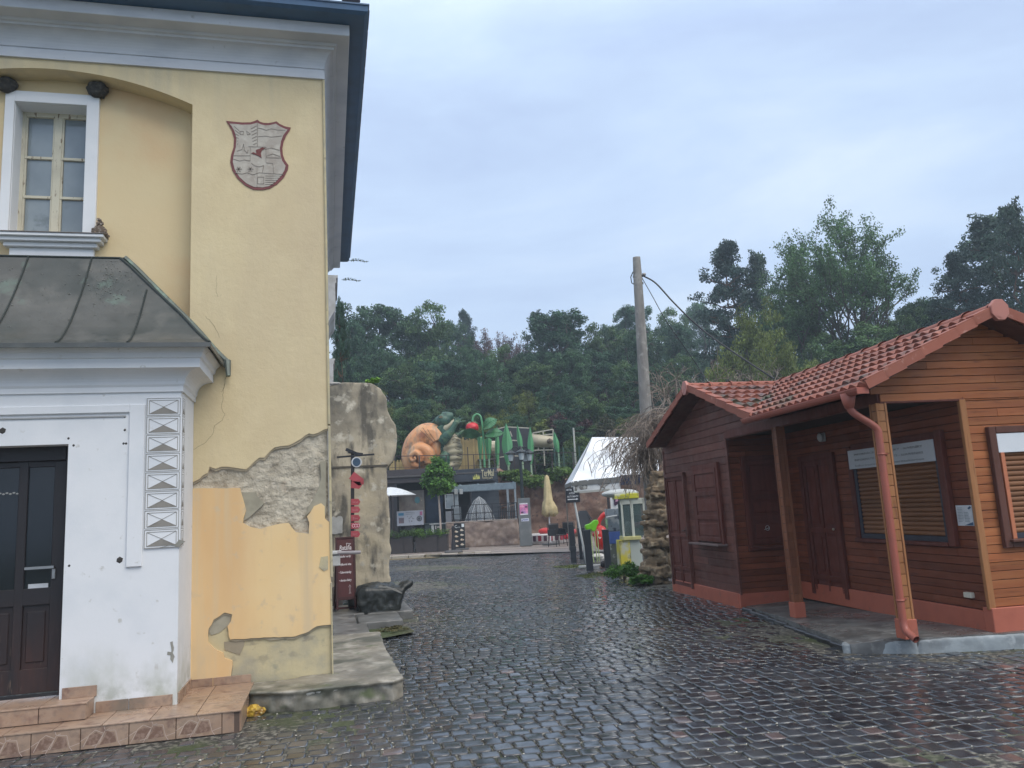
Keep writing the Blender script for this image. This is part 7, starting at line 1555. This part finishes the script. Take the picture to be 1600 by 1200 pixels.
# ------------------------------------------------------------------ trees
bark = mat('bark', (.075, .06, .048), .95, layers=[((.13, .11, .09), 4, .5, .7, (2, 2, .4))], bump=[(10, .6, .03, (2, 2, .4))])
pbark = mat('pine_bark', (.13, .075, .05), .95, layers=[((.07, .05, .04), 3, .45, .65)], bump=[(8, .6, .03)])
def limb(mb, a, b, r0, r1, rr, sag=.0, n=5):
    a, b = Vector(a), Vector(b); pts = []; L_ = (b - a).length
    for i in range(n + 1): t = i / n; p = a.lerp(b, t); w_ = math.sin(math.pi * t) * L_ * .07; pts.append(p + Vector((rr.gauss(0, w_ + 1e-6), rr.gauss(0, w_ + 1e-6), -sag * math.sin(math.pi * t) * L_)))
    mb.tube(pts, [r0 + (r1 - r0) * i / n for i in range(n + 1)], 6, caps=False); return pts
def broadleaf(seed, m, H_=12, W_=4.2, low=.22, ncl=150, per=150, sz=.23, rc=(.75, 1.25), name='broadleaf_tree', label='x', cat='tree', dens=.55, lumps=9):
    rr = random.Random(seed); rs = np.random.RandomState(seed); o = thing(name, label, cat)
    mb = MB(); tz = H_ * (low + .2); limb(mb, (0, 0, -.5), (0, 0, tz), .26, .18, rr, 0, 6)
    # big boughs, each carrying its own lobe of leaf clumps -> lumpy outline
    C_, Rd = [], []
    for k in range(lumps):
        a = k * 2.4 + rr.uniform(-.3, .3); zf = rr.uniform(low + .12, .88); prof = math.sin(math.pi * min(1, (zf - low * .5) / (1.05 - low * .5))) ** .7
        c = Vector((math.cos(a) * W_ * .58 * prof, math.sin(a) * W_ * .58 * prof, H_ * zf)); R_ = W_ * rr.uniform(.34, .50)
        pts = limb(mb, (0, 0, max(H_ * low * .8, tz * rr.uniform(.5, 1))), c, .13, .05, rr, -.04)
        for q in range(ncl // lumps):
            d = rs.normal(0, 1, 3); d /= np.linalg.norm(d); d[2] = d[2] * .8 + .12; rad = R_ * rr.uniform(dens, 1.12); p = c + Vector(d) * rad; C_.append(p); Rd.append([rr.uniform(*rc) * .62] * 2 + [rr.uniform(*rc) * .40])
            if q % 3 == 0: limb(mb, c, p, .045, .015, rr, 0, 3)
    c = Vector((0, 0, H_ * .86)); pts = limb(mb, (0, 0, tz), c, .16, .04, rr)
    for q in range(ncl // lumps): d = rs.normal(0, 1, 3); d /= np.linalg.norm(d); C_.append(c + Vector(d) * W_ * .34 * rr.uniform(.4, 1)); Rd.append([rr.uniform(*rc) * .6] * 2 + [rr.uniform(*rc) * .42])
    mb.build('trunk', bark, o, pre=MW[o.name]); leaves('crown', np.array(C_), per, np.array(Rd), sz, m, o, seed); return o
def pine(seed, m, H_=15, W_=3.2, low=.35, lay=15, per=200, name='pine_tree', label='x', sz=.24, cone=False):
    rr = random.Random(seed); rs = np.random.RandomState(seed); o = thing(name, label, 'tree'); mb = MB(); limb(mb, (0, 0, -.5), (rr.uniform(-.3, .3), 0, H_ * .97), .24, .05, rr, 0, 8); C_, Rd = [], []
    for l in range(lay):
        t = l / (lay - 1); z = H_ * (low + (1 - low) * t) ; w_ = W_ * ((1 - t) * .85 + .12 if cone else math.sin(math.pi * (.28 + .68 * t)) * rr.uniform(.65, 1.1))
        for k in range(rr.randint(5, 7)):
            a = rr.uniform(0, 6.28); w_ = w_ * rr.uniform(.82, 1.18); e = Vector((math.cos(a) * w_, math.sin(a) * w_, z + w_ * rr.uniform(-.05, .28))); limb(mb, (0, 0, z - w_ * .12), e, .07, .02, rr)
            for q in range(4): s_ = .45 + .2 * q; C_.append(Vector((0, 0, z)).lerp(e, s_) + Vector((rr.gauss(0, .38), rr.gauss(0, .38), rr.gauss(.1, .22)))); Rd.append([.40 + .10 * w_, .40 + .10 * w_, .34])
    C_.append(Vector((0, 0, H_))); Rd.append([.3, .3, .4])
    mb.build('trunk', pbark, o, pre=MW[o.name]); leaves('crown', np.array(C_), per // 3, np.array(Rd), sz, m, o, seed, kind='needle' if False else 'quad', up=.1); return o
def airy(seed, m, H_=13, spread=.55, name='airy_tree', label='x', per=42, sz=.2, depth=4, bk=bark):
    rr = random.Random(seed); o = thing(name, label, 'tree'); mb = MB(); tips = []
    def grow(p, d, L_, r_, dep):
        pts = [p]; q = p; dd = d
        for i in range(4): dd = (dd + Vector((rr.gauss(0, .10), rr.gauss(0, .10), rr.gauss(0, .05) + .03))).normalized(); q = q + dd * L_ / 4; pts.append(q)
        mb.tube(pts, [r_ * (1 - .1 * i) for i in range(5)], 6 if r_ > .04 else 4, caps=False)
        if dep <= 1: tips.extend([pts[2], pts[3], pts[4]])
        if dep == 0: return
        for k in range(rr.choice((2, 3, 3))):
            ax = Vector((rr.gauss(0, 1), rr.gauss(0, 1), rr.gauss(0, .35))).normalized(); grow(pts[rr.choice((2, 3, 4))], (dd + ax * spread * rr.uniform(.6, 1.3)).normalized(), L_ * rr.uniform(.66, .84), r_ * .62, dep - 1)
    grow(Vector((0, 0, -.4)), Vector((0, 0, 1)), H_ * .20, .24, 0) if False else None
    mb.tube([(0, 0, -.5), (.05, 0, H_ * .12), (0, 0, H_ * .24)], [.27, .23, .20], 9, caps=False)
    for k in range(7): a = k * .9 + rr.uniform(-.2, .2); grow(Vector((0, 0, H_ * rr.uniform(.14, .24))), Vector((math.cos(a) * .55, math.sin(a) * .55, 1)).normalized(), H_ * .26, .12, depth)
    mb.build('trunk', bk, o, pre=MW[o.name])
    if m is not None: T_ = np.array(tips); Rd = np.tile([.40, .40, .24], (len(T_), 1)); leaves('crown', T_, per, Rd, sz, m, o, seed, up=.5)
    return o, tips
lg = [leafmat('foliage_a', (.060, .125, .058), .4, .25), leafmat('foliage_b', (.095, .165, .060), .4, .25), leafmat('foliage_c', (.050, .110, .060), .4, .25), leafmat('foliage_d', (.15, .185, .045), .4, .3)]
pn = leafmat('pine_needles', (.032, .065, .052), .35, .1); pn2 = leafmat('pine_needles_b', (.042, .080, .052), .35, .1)
A = broadleaf(1, lg[0], 12, 4.4, .12, 170, 150); B_ = broadleaf(2, lg[1], 12, 4.0, .10, 170, 140, lumps=12); C1 = broadleaf(3, lg[2], 13, 3.8, .10, 170, 140, lumps=13); D_ = broadleaf(4, lg[3], 9, 4.2, .10, 150, 130, .2, lumps=12)
E_ = pine(5, pn, 15, 3.4, .30); F_ = pine(6, pn2, 15, 3.9, .12, 15); G_, _ = airy(7, leafmat('airy_leaf', (.085, .16, .06), .35, .35), 13, .72, per=24, sz=.17)
PR = {'a': (A, 12, 4.4 * 1.0), 'b': (B_, 12, 4.0), 'c': (C1, 13, 3.8), 'd': (D_, 9, 4.2), 'p': (E_, 15, 3.6), 'q': (F_, 15, 3.9), 'y': (G_, 13.2, 4.6)}
used = set(); KN = {'a': 'broadleaf_tree', 'b': 'broadleaf_tree', 'c': 'broadleaf_tree', 'd': 'broadleaf_tree', 'p': 'pine_tree', 'q': 'pine_tree', 'y': 'airy_tree'}
def meas(o):
    me = [c for c in o.children if c.name.startswith('crown')][0].data; V = np.empty(len(me.vertices) * 3, np.float32); me.vertices.foreach_get('co', V); V = V.reshape(-1, 3)
    return np.percentile(V[:, 2], 99.8), np.percentile(np.hypot(V[:, 0], V[:, 1]), 97)
PR = {k: (v[0], *meas(v[0])) for k, v in PR.items()}
def tree(k, u, vt, D, wpx, lb, group=None, zb=None, rz=None):
    src, h0, w0 = PR[k]; q = pd(u, 600, D); gz = hill(q.x, q.y) if zb is None else zb; top = pd(u, vt, D).z; h_ = top - gz; w_ = wpx * px(D) / 2
    s_ = (w_ / w0, w_ / w0, h_ / h0); rz = rnd.uniform(0, 6.28) if rz is None else rz
    if k not in used:
        used.add(k); o = src; o.matrix_world = Matrix.Translation((q.x, q.y, gz)) @ Matrix.Rotation(rz, 4, 'Z') @ Matrix.Diagonal((*s_, 1)); o.name = KN[k]; o['label'] = lb
        if group: o['group'] = group
    else: o = copy_tree(src, (q.x, q.y, gz), rz, s_, lb); o.name = KN[k]
    if group: o['group'] = group
    elif 'group' in o: del o['group']
    return o
tree('q', 533, 462, 26, 46, 'dark tree whose foliage shows right behind the house eave', zb=0)
tree('a', 598, 473, 62, 150, 'large rounded tree crown rising behind the old pillar'); tree('b', 660, 468, 60, 120, 'lighter leafy tree between the old pillar and the small conifers'); tree('p', 731, 481, 78, 52, 'small dark conifer on the skyline left of the rusty brown tree')
br = airy(17, leafmat('rust_needles', (.105, .045, .038), .4, .1), 13, .32, 'brown_tree', 'rusty brown dying tree on the skyline between green crowns', 20, .2, 3, bark)[0]
q = pd(768, 600, 78); gz = hill(q.x, q.y); h_ = (pd(768, 474, 78).z - gz) / 13; br.matrix_world = Matrix.Translation((q.x, q.y, gz)) @ Matrix.Diagonal((.75, .75, h_, 1))
b2 = copy_tree(br, (pd(797, 600, 80).x, pd(797, 600, 80).y, hill(pd(797, 600, 80).x, pd(797, 600, 80).y)), 2.1, (.55, .55, h_ * .97), 'thin sparse reddish tree just right of the rusty brown one'); b2.name = 'brown_tree'
tree('c', 862, 488, 60, 150, 'broad dark green tree crown in the middle of the skyline'); tree('b', 935, 508, 62, 110, 'leafy tree crown sloping down toward the concrete pole'); tree('q', 842, 482, 66, 70, 'pointed dark crown top poking out above the middle trees'); tree('q', 893, 486, 66, 60, 'second pointed dark crown top, nearer the concrete pole')
tree('c', 985, 472, 74, 90, 'dark tree crown directly behind the top of the concrete pole'); tree('b', 1046, 480, 74, 84, 'tree crown behind the sagging cable, right of the concrete pole'); tree('a', 1102, 470, 88, 90, 'pale bluish rounded crown left of the tall black pine'); tree('a', 700, 500, 70, 90, 'tree crown below the small skyline conifer'); tree('c', 560, 500, 55, 90, 'green crown just right of the house wall')
tree('p', 1152, 366, 52, 112, 'tall black pine with layered dark boughs, left of the airy tree'); tree('q', 1205, 384, 53, 105, 'second dark pine standing against the tall black pine'); tree('y', 1340, 314, 46, 275, 'tall airy tree with fine feathery leaves and fanning bare branches'); tree('d', 1170, 470, 40, 130, 'yellow-green tree below the black pines'); tree('b', 1262, 438, 44, 120, 'green tree between the black pines and the airy tree')
tree('q', 1585, 322, 44, 215, 'dark pine at the right edge behind the kiosk ridge'); tree('p', 1520, 385, 43, 110, 'lower dark pine left of the one at the right edge'); tree('a', 1450, 465, 48, 130, 'dark green tree above the kiosk roof ridge'); tree('q', 1620, 300, 40, 120, 'dark pine cut off by the right edge of the picture')
tree('d', 1235, 520, 36, 110, 'low bright tree just above the kiosk roof valley'); tree('b', 1360, 500, 42, 140, 'bushy tree at the foot of the airy tree'); tree('d', 1120, 560, 36, 90, 'low green tree behind the bare twigs above the kiosk')
# rows of trees filling the wooded slope
rows = [(54, 545, 600, 560, 985, 66, 'abcab'), (50, 600, 640, 545, 1000, 52, 'bcadc'), (47.5, 635, 668, 560, 1000, 44, 'cbdab'), (58, 510, 560, 545, 1080, 62, 'cabca'), (52, 540, 590, 1000, 1500, 68, 'bcdab'), (66, 500, 530, 960, 1120, 60, 'cab'), (50, 480, 520, 1400, 1640, 90, 'cab'), (46, 462, 505, 1250, 1640, 74, 'bab')]
SEEN = {}
def slope_label(u, v, k, D):
    lm = [(600, 'above the orange shell'), (650, 'above the frog'), (700, 'between frog and strawberry'), (745, 'above the strawberry stalk'), (790, 'above the blade sculptures'), (840, 'above the beige tunnel slide'), (890, 'above the purple shrubs'), (940, 'above the marquee peak'), (990, 'behind the concrete pole'), (1060, 'behind the bare twigs'), (1130, 'below the tall black pine'), (1200, 'above the kiosk roof valley'), (1290, 'left of the airy tree'), (1370, 'below the airy tree'), (1450, 'above the kiosk ridge'), (1550, 'behind the kiosk gable'), (9999, 'near the right edge')]
    w_ = 'beside the house wall' if u < 575 else [b for a, b in lm if u <= a + 25][0]
    look = {'a': 'rounded dark green tree', 'b': 'leafy mid-green tree', 'c': 'dense deep green tree', 'd': 'brighter yellow-green tree'}[k]
    row = 'low on the wooded slope' if v > 595 else ('halfway up the wooded slope' if v > 535 else 'high on the wooded slope')
    t = '%s %s, %s' % (look, row, w_); SEEN[t] = SEEN.get(t, 0) + 1
    return t if SEEN[t] == 1 else t.replace(' tree', ' tree, %s,' % ('further right', 'rightmost', 'rearmost')[min(2, SEEN[t] - 2)], 1)
i = 0
for (D, v0, v1, ua, ub, st_, ks) in rows:
    u = ua
    while u < ub:
        v = rnd.uniform(v0, v1); w_ = st_ * rnd.uniform(1.25, 1.7)
        if u > 1000 and D == 50 and False: pass
        tree(ks[i % len(ks)], u, v, D + rnd.uniform(-1.5, 1.5), w_, slope_label(u, v, ks[i % len(ks)], D), 'trees filling the wooded slope'); u += st_ * rnd.uniform(.8, 1.1); i += 1
under = []
rs = np.random.RandomState(77); n_ = 900
for k in range(n_):
    s_ = rs.uniform(45, 62); a_ = rs.uniform(-16, 36); p = SF * s_ + SR * a_; under.append((p.x, p.y, hill(p.x, p.y) + rs.uniform(.1, 1.3)))
o = leaves('undergrowth', np.array(under), 60, np.tile([.9, .9, .6], (n_, 1)), .28, leafmat('undergrowth_leaf', (.05, .095, .035), .4), None, 9); tagset(o, 'dark undergrowth covering the wooded slope', 'undergrowth', kind='stuff')
# ivy sprigs sticking out of the far eave
for (u, v, D, lb) in ((557, 407, 15.4, 'tiny sprig growing out of the far end of the eave'), (545, 437, 15.4, 'lower tiny sprig under the far end of the eave')):
    q = pd(u, v, D); o = thing('sprig', lb, 'plant', (q.x, q.y, q.z)); n2 = 9; C_ = np.stack([np.linspace(-.1, .2, n2), np.zeros(n2), np.sin(np.linspace(0, 5, n2)) * .02], 1); leaves('foliage', C_, 8, np.tile([.03, .03, .03], (n2, 1)), .035, g_dark, o, 3); MB().tube([tuple(C_[0]), tuple(C_[-1])], .004, 4).build('stem', bark, o, pre=MW[o.name])
# ------------------------------------------------------------------ damp air
mb = MB(); mb._new([tuple(SF * s_ + SR * a_ + Vector((0, 0, z))) for s_ in (-65, 406) for a_ in (-405, 405) for z in (-30, 46)], [(0, 1, 3, 2), (4, 6, 7, 5), (0, 4, 5, 1), (2, 3, 7, 6), (0, 2, 6, 4), (1, 5, 7, 3)])
hm = bpy.data.materials.new('damp_air'); hm.use_nodes = True; t = hm.node_tree; t.nodes.remove(t.nodes['Principled BSDF'])
pv = t.nodes.new('ShaderNodeVolumePrincipled'); pv.inputs['Color'].default_value = (.72, .86, .97, 1); pv.inputs['Density'].default_value = .0020; pv.inputs['Anisotropy'].default_value = .2
t.links.new(pv.outputs[0], t.nodes['Material Output'].inputs['Volume'])
hz = mb.build('haze', hm); hz['kind'] = 'stuff'; hz['label'] = 'thin damp haze in front of the wooded slope'
